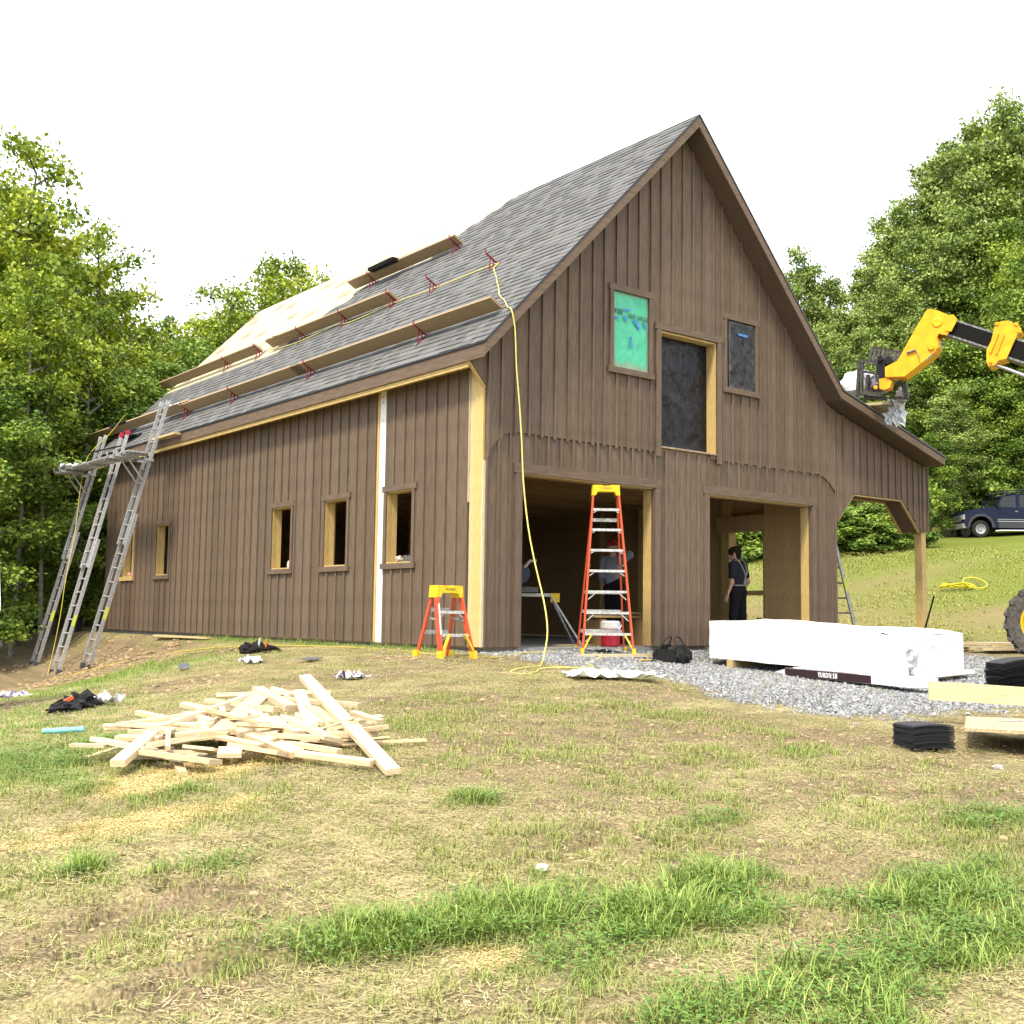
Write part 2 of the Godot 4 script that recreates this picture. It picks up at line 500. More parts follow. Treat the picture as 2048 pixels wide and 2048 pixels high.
func tuft(blades: int, tall: float, wide: float, spread: float) -> ArrayMesh:
	var s := Shape.new()
	for i in blades:
		var a := rr(0, TAU)
		var d := Vector3(cos(a), 0, sin(a))
		var o := Vector3(rr(-1, 1), 0, rr(-1, 1)) * spread
		var h := tall * rr(0.5, 1.0)
		var lean := rr(0.2, 1.5) * h
		var side := Vector3(-d.z, 0, d.x) * wide * rr(0.6, 1.0) * 0.5
		s.col = Color(1, 1, 1) * rr(0.75, 1.2)
		var p1 := o + Vector3.UP * h * 0.55 + d * lean * 0.3
		var p2 := o + Vector3.UP * h * 0.9 + d * lean * 0.75
		var p3 := o + Vector3.UP * h * 0.88 + d * lean * 1.15
		var nm := (Vector3.UP * 0.6 + d * -0.4 + Vector3(rr(-.3, .3), 0, rr(-.3, .3))).normalized()
		s.tri(o - side, o + side, p1 + side, nm, nm, nm)
		s.tri(o - side, p1 + side, p1 - side, nm, nm, nm)
		s.tri(p1 - side, p1 + side, p2 + side * 0.6, nm, nm, nm)
		s.tri(p1 - side, p2 + side * 0.6, p2 - side * 0.6, nm, nm, nm)
		s.tri(p2 - side * 0.6, p2 + side * 0.6, p3, nm, nm, nm)
	return s.mesh()

func broad_tuft() -> ArrayMesh:  # clover and plantain between the grass
	var s := Shape.new()
	for i in 12:
		var a := rr(0, TAU); var r := rr(0.01, 0.07)
		var o := Vector3(cos(a) * r, rr(0.015, 0.06), sin(a) * r)
		var d := Vector3(cos(a), rr(-0.2, 0.5), sin(a)).normalized() * rr(0.007, 0.015)
		var side := Vector3(-sin(a), 0, cos(a)) * rr(0.004, 0.008)
		s.col = Color(1, 1, 1) * rr(0.7, 1.15)
		var nm := (Vector3.UP + d * 8.0).normalized()
		s.poly([o, o + d + side, o + d * 2.0, o + d - side], nm)
	return s.mesh()

func straw_mat() -> ArrayMesh:
	var s := Shape.new()
	for i in 44:
		var a := rr(0, TAU)
		var d := Vector3(cos(a), rr(-0.12, 0.2), sin(a)) * rr(0.012, 0.05)
		var side := Vector3(-sin(a), 0, cos(a)) * rr(0.0008, 0.0017)
		var o := Vector3(rr(-0.16, 0.16), rr(0.002, 0.014), rr(-0.16, 0.16))
		s.col = Color(1, 0.98, 0.92) * rr(0.6, 1.0)
		var nm := Vector3(rr(-.3, .3), 1, rr(-.3, .3)).normalized()
		s.poly([o - side, o + side, o + d + side, o + d - side], nm)
	return s.mesh()

func flakes() -> ArrayMesh:
	var s := Shape.new()
	for i in 14:
		var a := rr(0, TAU)
		var d := Vector3(cos(a), rr(-0.3, 0.3), sin(a)) * rr(0.003, 0.008)
		var side := Vector3(-sin(a), rr(-0.3, 0.3), cos(a)) * rr(0.002, 0.004)
		var o := Vector3(rr(-0.05, 0.05), rr(0.004, 0.014), rr(-0.05, 0.05))
		s.col = Color(1, 0.98, 0.94) * rr(0.75, 1.0)
		s.poly([o - side, o + side, o + d + side, o + d - side], Vector3(rr(-.3, .3), 1, rr(-.3, .3)).normalized())
	return s.mesh()

func pebble() -> ArrayMesh:
	var s := Shape.new()
	var p := []
	for z in [-0.5, 0.5]:
		for q in [[-0.5, -0.3], [0.5, -0.35], [0.45, 0.35], [-0.4, 0.3]]:
			p.append(Vector3(q[0] * rr(0.7, 1.1), q[1] * rr(0.6, 1.1), z * rr(0.6, 1.1)))
	s.col = Color(1, 1, 1)
	s.hexa(p)
	return s.mesh()

func clod() -> ArrayMesh:
	var s := Shape.new()
	var f := FastNoiseLite.new()
	f.frequency = 1.2
	f.seed = rng.randi()
	s.col = Color(1, 1, 1)
	blob(s, Vector3.ZERO, Vector3(0.5, 0.34, 0.5), f, 0.4, 7, 5)
	return s.mesh()

func blob(s: Shape, o: Vector3, r: Vector3, f: FastNoiseLite, rough: float, segs := 14, rings := 9) -> void:
	var g := []
	for j in rings + 1:
		var row := []
		for i in segs:
			var th := PI * j / rings; var ph := TAU * i / segs
			var d := Vector3(sin(th) * cos(ph), cos(th), sin(th) * sin(ph))
			row.append(o + d * r * (1.0 + rough * f.get_noise_3dv(d * 2.0 + o * 9.0)))
		g.append(row)
	for j in rings:
		for i in segs:
			var i2 := (i + 1) % segs
			var a: Vector3 = g[j][i]; var b: Vector3 = g[j][i2]; var d: Vector3 = g[j + 1][i2]; var e: Vector3 = g[j + 1][i]
			var nm := (d - a).cross(e - b)
			if nm.length_squared() < 1e-16:
				continue
			nm = nm.normalized()
			if nm.dot(a + d - o - o) < 0.0:
				nm = -nm
			if j > 0:
				s.tri(a, b, d, nm, nm, nm)
			if j < rings - 1:
				s.tri(a, d, e, nm, nm, nm)

func build_ground_cover() -> void:
	rng.seed = 11
	var straws := []; var sc := []
	var tufts := []; var tc := []; var tall := []; var lc := []; var broad := []; var bc := []; var stones := []; var gc := []; var clods := []; var cc := []
	for i in 30000:
		var x := rr(-11.5, 4.0); var z := rr(-3.0, 11.2)
		if not in_view(x, z) or Vector2(x + 9.35, z - 12.5).length() < 2.2 or (x > -0.02 and z < 0.05):
			continue
		var gr := gravel_share(x, z)
		var so := soil_share(x, z)
		if gr > 0.5 or rng.randf() < maxf(so * 0.75, sawdust_share(x, z) * 0.7):
			continue
		straws.append(upright(x, z, rr(0.8, 1.3)))
		sc.append(Color(0.62, 0.52, 0.3) * rr(0.75, 1.1) * (1.0 + 0.35 * tone.get_noise_2d(x * 2.0, z * 2.0)) if rng.randf() < 0.74 else Color(0.36, 0.4, 0.15) * rr(0.8, 1.1))
	for i in 150000:
		var near := i % 3 != 0
		var x := rr(-9.6, -2.0) if near else rr(-8.0, 4.0)
		var z := rr(4.0, 11.4) if near else rr(-11.0, 6.0)
		var far := Vector2(x + 9.35, z - 12.5).length()
		if not in_view(x, z) or far < 2.2 or (x > -0.03 and z < 0.05):
			continue
		var g := green_share(x, z) * (1.0 - gravel_share(x, z))
		g *= 1.0 - 0.8 * sawdust_share(x, z)
		if rng.randf() > g * lerpf(0.55, 0.78, g) + 0.025:
			continue
		var q := rng.randf()
		var col := Color(0.17, 0.28, 0.05).lerp(Color(0.32, 0.38, 0.1), rng.randf()) * rr(0.8, 1.15)
		if g > 0.8 and q < 0.42 and Vector2((x + 6.3) / 1.1, (z - 8.85) / 0.5).length() < 1.0 or g > 0.8 and q < 0.12:
			tall.append(upright(x, z, rr(0.7, 1.2)))
			lc.append(col)
		elif g > 0.5 and q > 0.72 and near:
			broad.append(upright(x, z, rr(0.8, 1.4)))
			bc.append(Color(0.14, 0.25, 0.05) * rr(0.8, 1.2))
		else:
			tufts.append(upright(x, z, rr(0.6, 1.1)))
			tc.append(col if g > 0.4 else col.lerp(Color(0.36, 0.34, 0.12), 0.5))
	for i in 80000:
		var x := rr(-1.8, 9.0); var z := rr(-0.02, 8.0)
		var g := gravel_share(x, z)
		if rng.randf() > g * 1.3 or not in_view(x, z, 0.8):
			continue
		var s := rr(0.01, 0.03) if rng.randf() < 0.92 else rr(0.03, 0.05)
		stones.append(Transform3D(Basis.from_euler(Vector3(rr(0, TAU), rr(0, TAU), rr(0, TAU))).scaled(Vector3(s, s, s)), Vector3(x, height(x, z) + s * 0.12, z)))
		gc.append(Color(0.26, 0.262, 0.268) * rr(0.55, 1.3))
	for i in 26000:
		var x := rr(-9.0, 0.0); var z := rr(-14.0, 11.0)
		var so := maxf(soil_share(x, z), clampf(absf(rut(x, z)) * 40.0, 0.0, 1.0))
		if rng.randf() > so * 0.6 or not in_view(x, z) or gravel_share(x, z) > 0.4 or x > -0.3 and z < 0.1:
			continue
		var s := rr(0.008, 0.03) if rng.randf() < 0.94 else rr(0.03, 0.055)
		clods.append(upright(x, z, s))
		cc.append(Color(0.34, 0.245, 0.14) * rr(0.75, 1.2))
	var bank := []; var kc := []
	for i in 5200:
		var x := rr(-6.5, -0.4); var z := rr(-15.2, 1.0)
		if rng.randf() > soil_share(x, z) or rng.randf() < green_share(x, z):
			continue
		bank.append(upright(x, z, rr(0.03, 0.12) * (0.6 if z > -6.0 else 1.0)))
		kc.append(Color(0.27, 0.185, 0.11) * rr(0.7, 1.3))
	scatter("bank_clods", clod(), M.matte, bank, kc, "rough brown clods of the dug bank round the ladder feet", "soil")
	scatter("straw", straw_mat(), M.straw, straws, sc, "dry straw and cut grass lying over the bare yard", "straw")
	scatter("short_grass", tuft(11, 0.055, 0.0035, 0.045), M.blade, tufts, tc, "thin short grass growing through the straw in patches", "grass")
	scatter("tall_grass", tuft(13, 0.105, 0.0055, 0.06), M.blade, tall, lc, "taller bright green grass clumps at the front of the yard", "grass")
	scatter("broad_leaved_weeds", broad_tuft(), M.blade, broad, bc, "low clover and broad leaved weeds inside the green patches", "weeds")
	scatter("gravel", pebble(), M.stone, stones, gc, "grey crushed stone spread before the barn doors", "gravel")
	scatter("soil_clods", clod(), M.matte, clods, cc, "loose brown clods on the bare earth and tyre tracks", "soil")
	var dust := []; var dc := []
	for i in 24000:
		var x := rr(-8.2, -5.4); var z := rr(5.2, 9.3)
		if rng.randf() > sawdust_share(x, z) * 0.9:
			continue
		dust.append(upright(x, z, rr(0.7, 1.2)))
		dc.append(Color(0.86, 0.66, 0.32) * rr(0.85, 1.1))
	scatter("sawdust", flakes(), M.straw, dust, dc, "pale yellow sawdust strewn in streaks below the scrap heap", "sawdust")
	var lawn := []; var wc := []
	for i in 20000:
		var x := rr(11.0, 30.0); var z := rr(-16.0, 6.0)
		if patches.get_noise_2d(x * 0.35, z * 0.35) < rr(-0.5, 0.25):
			continue
		lawn.append(upright(x, z, rr(0.6, 1.1)))
		wc.append(Color(0.29, 0.32, 0.075).lerp(Color(0.4, 0.36, 0.15), rng.randf() * 0.8) * rr(0.9, 1.1))
	scatter("lawn_grass", tuft(12, 0.05, 0.011, 0.14), M.blade, lawn, wc, "mown yellowish lawn on the slope right of the barn", "grass")

# ------------------------------------------------------------------ the barn
const BROWN := Vector3(0.140, 0.099, 0.068)
const PINE := Vector3(0.60, 0.43, 0.17)

func brown() -> Vector3:
	return BROWN * rr(0.88, 1.16) + Vector3(rr(-.004, .004), 0, rr(-.003, .003))

func gable_top(x: float) -> float:  # underside of the roof above the front wall
	if x < 3.88:
		return 3.96 + (x + 0.32) * 1.0356 - 0.06
	if x < 7.58:
		return 8.32 - (x - 3.88) * 1.0757 - 0.06
	return 4.34 - (x - 7.58) * 0.2733 - 0.06

# cuts a wall from u0 to u1 into upright strips, and each strip at the openings [u0, u1, v0, v1]; pieces are [u0, u1, low at u0, low at u1, high at u0, high at u1]
func strips(cuts: Array, openings: Array, low: Callable, high: Callable) -> Array:
	var us := cuts.duplicate()
	for o in openings:
		for k in 2:
			if o[k] > cuts[0] and o[k] < cuts[-1]:
				us.append(o[k])
	us.sort()
	var pieces := []
	for i in us.size() - 1:
		var a: float = us[i]; var b: float = us[i + 1]
		if b - a < 0.012:
			continue
		var mid := (a + b) * 0.5
		var spans := [[low.call(a), low.call(b), high.call(a), high.call(b)]]
		for o in openings:
			if mid > o[0] and mid < o[1]:
				var next := []
				for s in spans:
					if o[3] <= minf(s[0], s[1]) or o[2] >= maxf(s[2], s[3]):
						next.append(s)
						continue
					if o[2] > maxf(s[0], s[1]) + 0.01:
						next.append([s[0], s[1], o[2], o[2]])
					if o[3] < minf(s[2], s[3]) - 0.01:
						next.append([o[3], o[3], s[2], s[3]])
				spans = next
		for s in spans:
			pieces.append([a, b, s[0], s[1], s[2], s[3]])
	return pieces

func on_front(u: float, v: float, w: float) -> Vector3:
	return Vector3(u, v, w)

func on_left(u: float, v: float, w: float) -> Vector3:
	return Vector3(-w, v, -u)

func on_right(u: float, v: float, w: float) -> Vector3:
	return Vector3(7.86 + w, v, -u)

func on_back(u: float, v: float, w: float) -> Vector3:
	return Vector3(u, v, -15.1 - w)

func slab(s: Shape, q: Array, w0: float, w1: float, at: Callable) -> void:
	var p := []
	for w in [w0, w1]:
		p.append_array([at.call(q[0], q[2], w), at.call(q[1], q[3], w), at.call(q[1], q[5], w), at.call(q[0], q[4], w)])
	s.hexa(p)

func evenly(a: float, b: float, step: float) -> Array:
	var n := maxi(1, roundi((b - a) / step))
	var l := []
	for i in n + 1:
		l.append(lerpf(a, b, float(i) / n))
	return l

func clad(wall: Node3D, cuts: Array, openings: Array, low: Callable, high: Callable, at: Callable, out: float, batten_low := 0.0, skip_ends := false) -> void:
	for q in strips(cuts, openings, low, high):
		var s := Shape.new()
		var b := brown()
		s.tint(b.x, b.y, b.z)
		var r: Array = q.duplicate()
		r[0] += 0.0015
		r[1] -= 0.0015
		slab(s, r, out, out + 0.02 + rr(-0.001, 0.002), at)
		part("siding_board", s, M.stain, wall)
	var bo := []
	for o in openings:
		bo.append([o[0] - 0.07, o[1] + 0.07, o[2] - 0.09, o[3] + 0.09] if o.size() < 5 else o)
	for i in cuts.size():
		if skip_ends and (i == 0 or i == cuts.size() - 1):
			continue
		var u: float = cuts[i] + rr(-0.008, 0.008)
		var a := maxf(cuts[0], u - 0.019); var b := minf(cuts[-1], u + 0.019)
		for q in strips([a, b], bo, low, high):
			if q[1] - q[0] < 0.02:
				continue
			var s := Shape.new()
			var c := brown() * 1.04
			s.tint(c.x, c.y, c.z)
			var r: Array = q.duplicate()
			if absf(r[2] - low.call(r[0])) < 0.02:
				r[2] -= batten_low
				r[3] -= batten_low
			slab(s, r, out + 0.021, out + 0.046, at)
			part("batten", s, M.stain, wall)

func board(parent: Node3D, called: String, a: Vector3, b: Vector3, w: float, h: float, c: Vector3, mat: Material, up := Vector3.UP) -> MeshInstance3D:
	var s := Shape.new()
	s.tint(c.x, c.y, c.z)
	s.beam(a, b, w, h, up)
	return part(called, s, mat, parent)

func roof_at(x: float, z: float, off := 0.0) -> Vector3:  # on the left slope
	return Vector3(x, 4.13 + (x + 0.32) * 1.0356, z) + Vector3(-0.7194, 0.6947, 0) * off

func shingled_to(x: float) -> float:
	if x < 1.38:
		return -15.36
	if x < 2.05:
		return -9.1
	if x < 2.3:
		return -8.7
	if x < 2.72:
		return -8.1
	if x < 3.2:
		return -5.5
	return -5.5 + (x - 3.2) * 1.75

func build_barn() -> void:
	rng.seed = 5
	var barn := thing("barn", "large brown board and batten barn with a half shingled grey roof, under construction", "barn")
	var pine := PINE
	# floor
	var s := Shape.new()
	s.tint(0.33, 0.32, 0.30)
	s.box(Vector3(3.93, -0.1, -7.53), Vector3(7.72, 0.17, 14.96))
	part("floor_slab", s, M.concrete, barn)
	s = Shape.new()
	s.tint(0.22, 0.21, 0.2)
	s.box(Vector3(3.93, -0.2, -7.55), Vector3(7.8, 0.28, 15.04))
	part("foundation", s, M.concrete, barn)

	# left wall: window openings and the bare strips
	var windows := [[1.74, 2.46, 1.2, 2.3], [3.66, 4.4, 1.2, 2.3], [5.59, 6.33, 1.2, 2.3], [11.16, 11.86, 1.2, 2.3], [13.27, 13.9, 1.2, 2.3]]
	var flat0 := func(_u): return 0.0
	var top_left := func(_u): return 3.89
	s = Shape.new()
	s.tint(0.42, 0.31, 0.18)
	for q in strips(evenly(0.01, 15.09, 1.22), windows, func(_u): return -0.02, func(_u): return 4.02):
		slab(s, q, -0.14, -0.005, on_left)
	var wall := part("left_wall", s, M.strand, barn)
	clad(wall, evenly(0.335, 2.545, 0.276), windows, flat0, top_left, on_left, 0.0)
	clad(wall, evenly(2.805, 15.1, 0.293), windows, flat0, top_left, on_left, 0.0)
	for q in [[2.55, 2.745, 0.02, 0.62], [2.75, 2.8, 0.0, 1.0]]:
		var t := Shape.new()
		if q[3] < 0.9:
			t.tint(0.72, 0.72, 0.7)
			slab(t, [q[0], q[1], 0.0, 0.0, 3.95, 3.95], 0.0, 0.006, on_left)
			var wrap := part("house_wrap", t, M.sheet, wall)
			wrap.set_meta("label", "white strip of house wrap left bare between the boards")
			t = Shape.new()
			t.tint(0.2, 0.2, 0.21)
			for k in 40:
				var y := 0.12 + k * 0.095
				if rng.randf() < 0.75:
					t.box(on_left(2.655 + rr(-0.004, 0.02), y, 0.0075), Vector3(0.002, rr(0.02, 0.045), rr(0.006, 0.012)))
			part("print", t, M.matte, wrap).set_meta("kind", "stuff")
		else:
			t.tint(pine.x * 1.1, pine.y * 1.05, pine.z)
			slab(t, [q[0], q[1], 0.0, 0.0, 3.88, 3.88], 0.0, 0.018, on_left)
			part("sheathing_strip", t, M.lumber_y, wall)
	# bare corner boards
	board(wall, "corner_board", Vector3(-0.016, 0.0, -0.105), Vector3(-0.016, 3.84, -0.105), 0.03, 0.2, pine * 1.1, M.lumber_y, Vector3.BACK)
	board(wall, "corner_board", Vector3(-0.008, 0.0, -0.265), Vector3(-0.008, 3.84, -0.265), 0.016, 0.11, Vector3(0.62, 0.5, 0.27), M.lumber_y, Vector3.BACK)
	board(wall, "corner_board", Vector3(-0.02, 2.0, -0.345), Vector3(-0.02, 3.86, -0.345), 0.04, 0.035, Vector3(0.7, 0.6, 0.4), M.lumber_y, Vector3.BACK)
	board(wall, "corner_board", Vector3(-0.022, 0.0, 0.012), Vector3(-0.022, 2.55, 0.012), 0.042, 0.03, Vector3(0.68, 0.55, 0.36), M.lumber_y, Vector3.BACK)
	# window trim and jambs
	for i in windows.size():
		var o = windows[i]
		var trimmed := i != 4
		var c := BROWN * 1.05 if trimmed else pine
		var y0: float = o[2]; var y1: float = o[3]
		var w := Shape.new()
		w.tint(c.x, c.y, c.z)
		slab(w, [o[0] - 0.11, o[1] + 0.11, y1, y1, y1 + 0.09, y1 + 0.09], 0.021, 0.05, on_left)
		var frame := part("window", w, M.stain_z if trimmed else M.lumber_z, barn)
		for q in [[o[0] - 0.07, o[0], y0, y1], [o[1], o[1] + 0.07, y0, y1]]:
			if trimmed or q[0] < o[0]:
				w = Shape.new()
				w.tint(c.x, c.y, c.z)
				slab(w, [q[0], q[1], q[2], q[2], q[3] - 0.002, q[3] - 0.002], 0.021, 0.047, on_left)
				part("casing", w, M.stain, frame)
		w = Shape.new()
		w.tint(c.x, c.y, c.z)
		slab(w, [o[0] - 0.11, o[1] + 0.11, y0 - 0.085, y0 - 0.085, y0 - 0.002, y0 - 0.002], 0.021, 0.065, on_left)
		part("sill", w, M.stain_z if trimmed else M.lumber_z, frame)
		for q in [[o[0], o[0] + 0.02, y0, y1], [o[1] - 0.02, o[1], y0, y1]]:
			w = Shape.new()
			w.tint(pine.x, pine.y, pine.z, rr(0.95, 1.1))
			slab(w, [q[0], q[1], q[2] + 0.02, q[2] + 0.02, q[3] - 0.02, q[3] - 0.02], -0.15, -0.06, on_left)
			part("jamb", w, M.lumber_y, frame)
			w = Shape.new()
			w.tint(pine.x * 0.9, pine.y * 0.88, pine.z * 0.8, rr(0.9, 1.0))
			slab(w, [q[0] + 0.004, q[1] - 0.004, q[2] + 0.02, q[2] + 0.02, q[3] - 0.02, q[3] - 0.02], -0.055, 0.019, on_left)
			part("jamb", w, M.lumber_y, frame)
		for q in [[y0, y0 + 0.02], [y1 - 0.02, y1]]:
			w = Shape.new()
			w.tint(pine.x, pine.y, pine.z)
			slab(w, [o[0], o[1], q[0], q[0], q[1], q[1]], -0.15, 0.019, on_left)
			part("jamb", w, M.lumber_z, frame)

	# front wall
	var doors := [[0.63, 3.27, -1.0, 2.44], [4.5, 7.16, -1.0, 2.44]]
	var loft := [3.36, 4.66, 3.08, 4.93]
	var upper := [[2.34, 3.1, 4.2, 5.39], [4.9, 5.62, 4.23, 5.38]]
	s = Shape.new()
	s.tint(0.42, 0.31, 0.18)
	var cover := evenly(0.02, 3.88, 0.6)
	cover.append_array(evenly(3.88, 7.84, 0.6).slice(1))
	var holes := [doors[0], doors[1], loft, upper[0], upper[1]]
	for q in strips(cover, holes, func(_u): return -0.02, gable_top):
		slab(s, q, -0.19, -0.006, on_front)
	var front := part("front_wall", s, M.strand, barn)
	var step := func(u):
		if u < 0.31:
			return 2.62 + u * 1.26
		if u < 7.52:
			return 3.0
		return 3.0 - (u - 7.52) * 0.9
	var under := func(u):
		return step.call(u) + 0.03
	# lower tier, between and beside the doors, up to the step; the pier under the loft door runs on
	var cuts := evenly(0.0, 0.63, 0.21)
	cuts.append_array(evenly(0.63, 3.27, 0.24).slice(1))
	cuts.append_array(evenly(3.27, 4.5, 0.246).slice(1))
	cuts.append_array(evenly(4.5, 7.16, 0.24).slice(1))
	cuts.append_array(evenly(7.16, 7.86, 0.23).slice(1))
	clad(front, cuts, [doors[0], doors[1], [3.3, 4.5, 3.05, 9.0, 0]], flat0, under, on_front, 0.0)
	cuts = evenly(0.0, 3.88, 0.2425)
	cuts.append_array(evenly(3.88, 7.86, 0.2341).slice(1))
	var high_open := [loft, upper[0], upper[1], [3.27, 4.52, 2.0, 3.08, 0]]
	clad(front, cuts, high_open, step, gable_top, on_front, 0.024, 0.035)
	# trim round doors, loft door and upper windows
	var bt := BROWN * 1.02
	for d in doors:
		board(front, "door_trim", Vector3(d[0] - 0.13, 2.5, 0.036), Vector3(d[1] + 0.13, 2.5, 0.036), 0.03, 0.14, bt, M.stain_x)
		for k in [-1, 1]:
			var u: float = (d[0] if k < 0 else d[1]) + k * 0.055
			board(front, "door_trim", Vector3(u, 0.0, 0.036), Vector3(u, 2.425, 0.036), 0.11, 0.03, bt * rr(0.95, 1.05), M.stain, Vector3.BACK)
			var e: float = (d[0] if k < 0 else d[1]) - k * 0.012
			board(front, "door_jamb", Vector3(e, 0.0, -0.11), Vector3(e, 2.41, -0.11), 0.026, 0.17, pine * rr(0.9, 1.0), M.lumber_y, Vector3.BACK)
			board(front, "door_jamb", Vector3(e, 0.0, 0.008), Vector3(e, 2.41, 0.008), 0.024, 0.05, BROWN * 0.9, M.stain, Vector3.BACK)
		board(front, "door_head", Vector3(d[0], 2.425, -0.09), Vector3(d[1], 2.425, -0.09), 0.2, 0.026, pine * 0.9, M.lumber_x)
	for d in [loft]:
		board(front, "loft_trim", Vector3(d[0] - 0.12, 4.99, 0.075), Vector3(d[1] + 0.14, 4.99, 0.075), 0.03, 0.11, bt, M.stain_x)
		for k in [-1, 1]:
			var u: float = (d[0] if k < 0 else d[1]) + k * 0.055
			board(front, "loft_trim", Vector3(u, 2.93, 0.075), Vector3(u, 4.93, 0.075), 0.1, 0.03, bt * rr(0.97, 1.05), M.stain, Vector3.BACK)
			var e: float = (d[0] if k < 0 else d[1]) - k * 0.015
			board(front, "loft_jamb", Vector3(e, 3.1, -0.06), Vector3(e, 4.9, -0.06), 0.03, 0.22, pine * 0.95, M.lumber_y, Vector3.BACK)
		board(front, "loft_jamb", Vector3(d[0], 4.915, -0.06), Vector3(d[1], 4.915, -0.06), 0.22, 0.03, pine, M.lumber_x)
		board(front, "loft_sill", Vector3(d[0], 3.085, -0.04), Vector3(d[1], 3.085, -0.04), 0.2, 0.026, Vector3(0.36, 0.27, 0.17), M.lumber_x)
		var f := film_sheet(d[0] + 0.03, d[1] - 0.03, d[2] + 0.015, d[3] - 0.02, -0.13, 31, 0.02, Vector3(0.018, 0.018, 0.021), Vector3(0.03, 0.031, 0.036))
		put("plastic_sheet", f, M.film, front)
	for i in 2:
		var d = upper[i]
		board(front, "upper_window_trim", Vector3(d[0] - 0.09, d[3] + 0.045, 0.075), Vector3(d[1] + 0.09, d[3] + 0.045, 0.075), 0.03, 0.1, bt, M.stain_x)
		board(front, "upper_window_trim", Vector3(d[0] - 0.1, d[2] - 0.045, 0.08), Vector3(d[1] + 0.1, d[2] - 0.045, 0.08), 0.04, 0.09, bt, M.stain_x)
		for k in [-1, 1]:
			var u: float = (d[0] if k < 0 else d[1]) + k * 0.035
			board(front, "upper_window_trim", Vector3(u, d[2], 0.072), Vector3(u, d[3] - 0.005, 0.072), 0.07, 0.03, bt, M.stain, Vector3.BACK)
	var green := put("green_plastic_sheet", film_sheet(2.345, 3.095, 4.205, 5.385, 0.045, 41, 0.012, Vector3(0.06, 0.42, 0.25), Vector3(0.24, 0.3, 0.2)), M.sheet, front)
	green.set_meta("label", "green plastic sheet taped over the left upper window")
	for t in [["Mai", 2.44, 5.07, 0.0], ["chel Inc", 2.86, 5.03, 0.1]]:
		var tm := TextMesh.new()
		tm.text = t[0]
		tm.font = SystemFont.new()
		tm.font.font_names = PackedStringArray(["Droid Sans"])
		tm.font_size = 26
		tm.pixel_size = 0.0048
		tm.depth = 0.004
		var o := put("print", tm, flat_paint(Color(0.03, 0.06, 0.05)), green)
		o.position = Vector3(t[1], t[2], 0.066)
		o.rotation.z = PI
	for t in [[2.62, 5.12, 0.16, 0.03, 0.1], [2.6, 4.98, 0.04, 0.09, 0.5], [2.84, 4.93, 0.05, 0.17, 0.7], [2.4, 4.97, 0.09, 0.03, 0.0], [2.72, 4.62, 0.03, 0.2, 0.0], [3.02, 4.93, 0.03, 0.1, 0.5]]:
		var q := Shape.new()
		q.tint(0.05, 0.22, 0.62)
		q.box(Vector3(t[0], t[1], 0.068), Vector3(t[2], t[3], 0.002), Basis(Vector3.BACK, t[4]))
		part("tape", q, M.plastic, green)
	var dark := put("black_plastic_sheet", film_sheet(4.96, 5.61, 4.2, 5.36, 0.06, 51, 0.025, Vector3(0.035, 0.036, 0.04), Vector3(0.1, 0.1, 0.105)), M.film, front)
	dark.set_meta("label", "loose black plastic sheet over the right upper window")
	s = Shape.new()
	s.tint(0.05, 0.22, 0.62)
	s.box(Vector3(5.28, 5.15, 0.098), Vector3(0.24, 0.035, 0.002))
	part("tape", s, M.plastic, dark)
	s = Shape.new()
	s.tint(0.4, 0.5, 0.55)
	s.box(Vector3(4.93, 4.62, 0.0), Vector3(0.03, 0.7, 0.03))
	part("window_edge", s, M.plastic, front)

	# lean-to front with its clipped arch
	var lean_low := func(u):
		if u < 7.93:
			return 0.02
		if u < 8.43:
			return 2.2 + (u - 7.93) * 1.06
		if u < 9.94:
			return 2.73
		if u < 10.52:
			return 2.73 - (u - 9.94) * 0.98
		return 2.16
	s = Shape.new()
	s.tint(BROWN.x * 0.9, BROWN.y * 0.9, BROWN.z * 0.9)
	for q in strips([7.94, 8.43, 9.94, 10.52, 10.8], [], lean_low, gable_top):
		slab(s, q, -0.12, -0.006, on_front)
	var lean := part("lean_to_front", s, M.stain, barn)
	clad(lean, [7.885, 8.1, 8.43, 8.64, 8.86, 9.08, 9.3, 9.52, 9.74, 9.94, 10.13, 10.33, 10.52, 10.66, 10.815], [[7.0, 7.93, -1.0, 2.2, 0]], lean_low, gable_top, on_front, 0.0, -0.02)
	var arch := [[7.94, 2.205, 8.43, 2.725], [8.43, 2.725, 9.94, 2.725], [9.94, 2.725, 10.52, 2.155]]
	for a in arch:
		board(lean, "arch_soffit", Vector3(a[0], a[1] - 0.008, -0.19), Vector3(a[2], a[3] - 0.008, -0.19), 0.33, 0.016, BROWN * 0.85, M.stain, Vector3(-(a[3] - a[1]), a[2] - a[0], 0))
		board(lean, "arch_edge", Vector3(a[0], a[1] - 0.012, -0.008), Vector3(a[2], a[3] - 0.012, -0.008), 0.04, 0.02, pine * 0.9, M.lumber_x, Vector3(-(a[3] - a[1]), a[2] - a[0], 0))
		board(lean, "arch_edge", Vector3(a[0], a[1] - 0.02, -0.37), Vector3(a[2], a[3] - 0.02, -0.37), 0.04, 0.04, pine, M.lumber_x, Vector3(-(a[3] - a[1]), a[2] - a[0], 0))
	for z in [-0.08, -5.0, -10.0, -14.95]:
		board(barn, "lean_to_post", Vector3(10.69, -0.2, z), Vector3(10.69, 2.2 if z > -1.0 else 3.3, z), 0.15, 0.15, pine * rr(0.85, 0.95), M.lumber_y, Vector3.BACK)
	board(barn, "lean_to_beam", Vector3(10.69, 3.3, -1.2), Vector3(10.69, 3.3, -15.0), 0.14, 0.25, pine * 0.9, M.lumber_z)

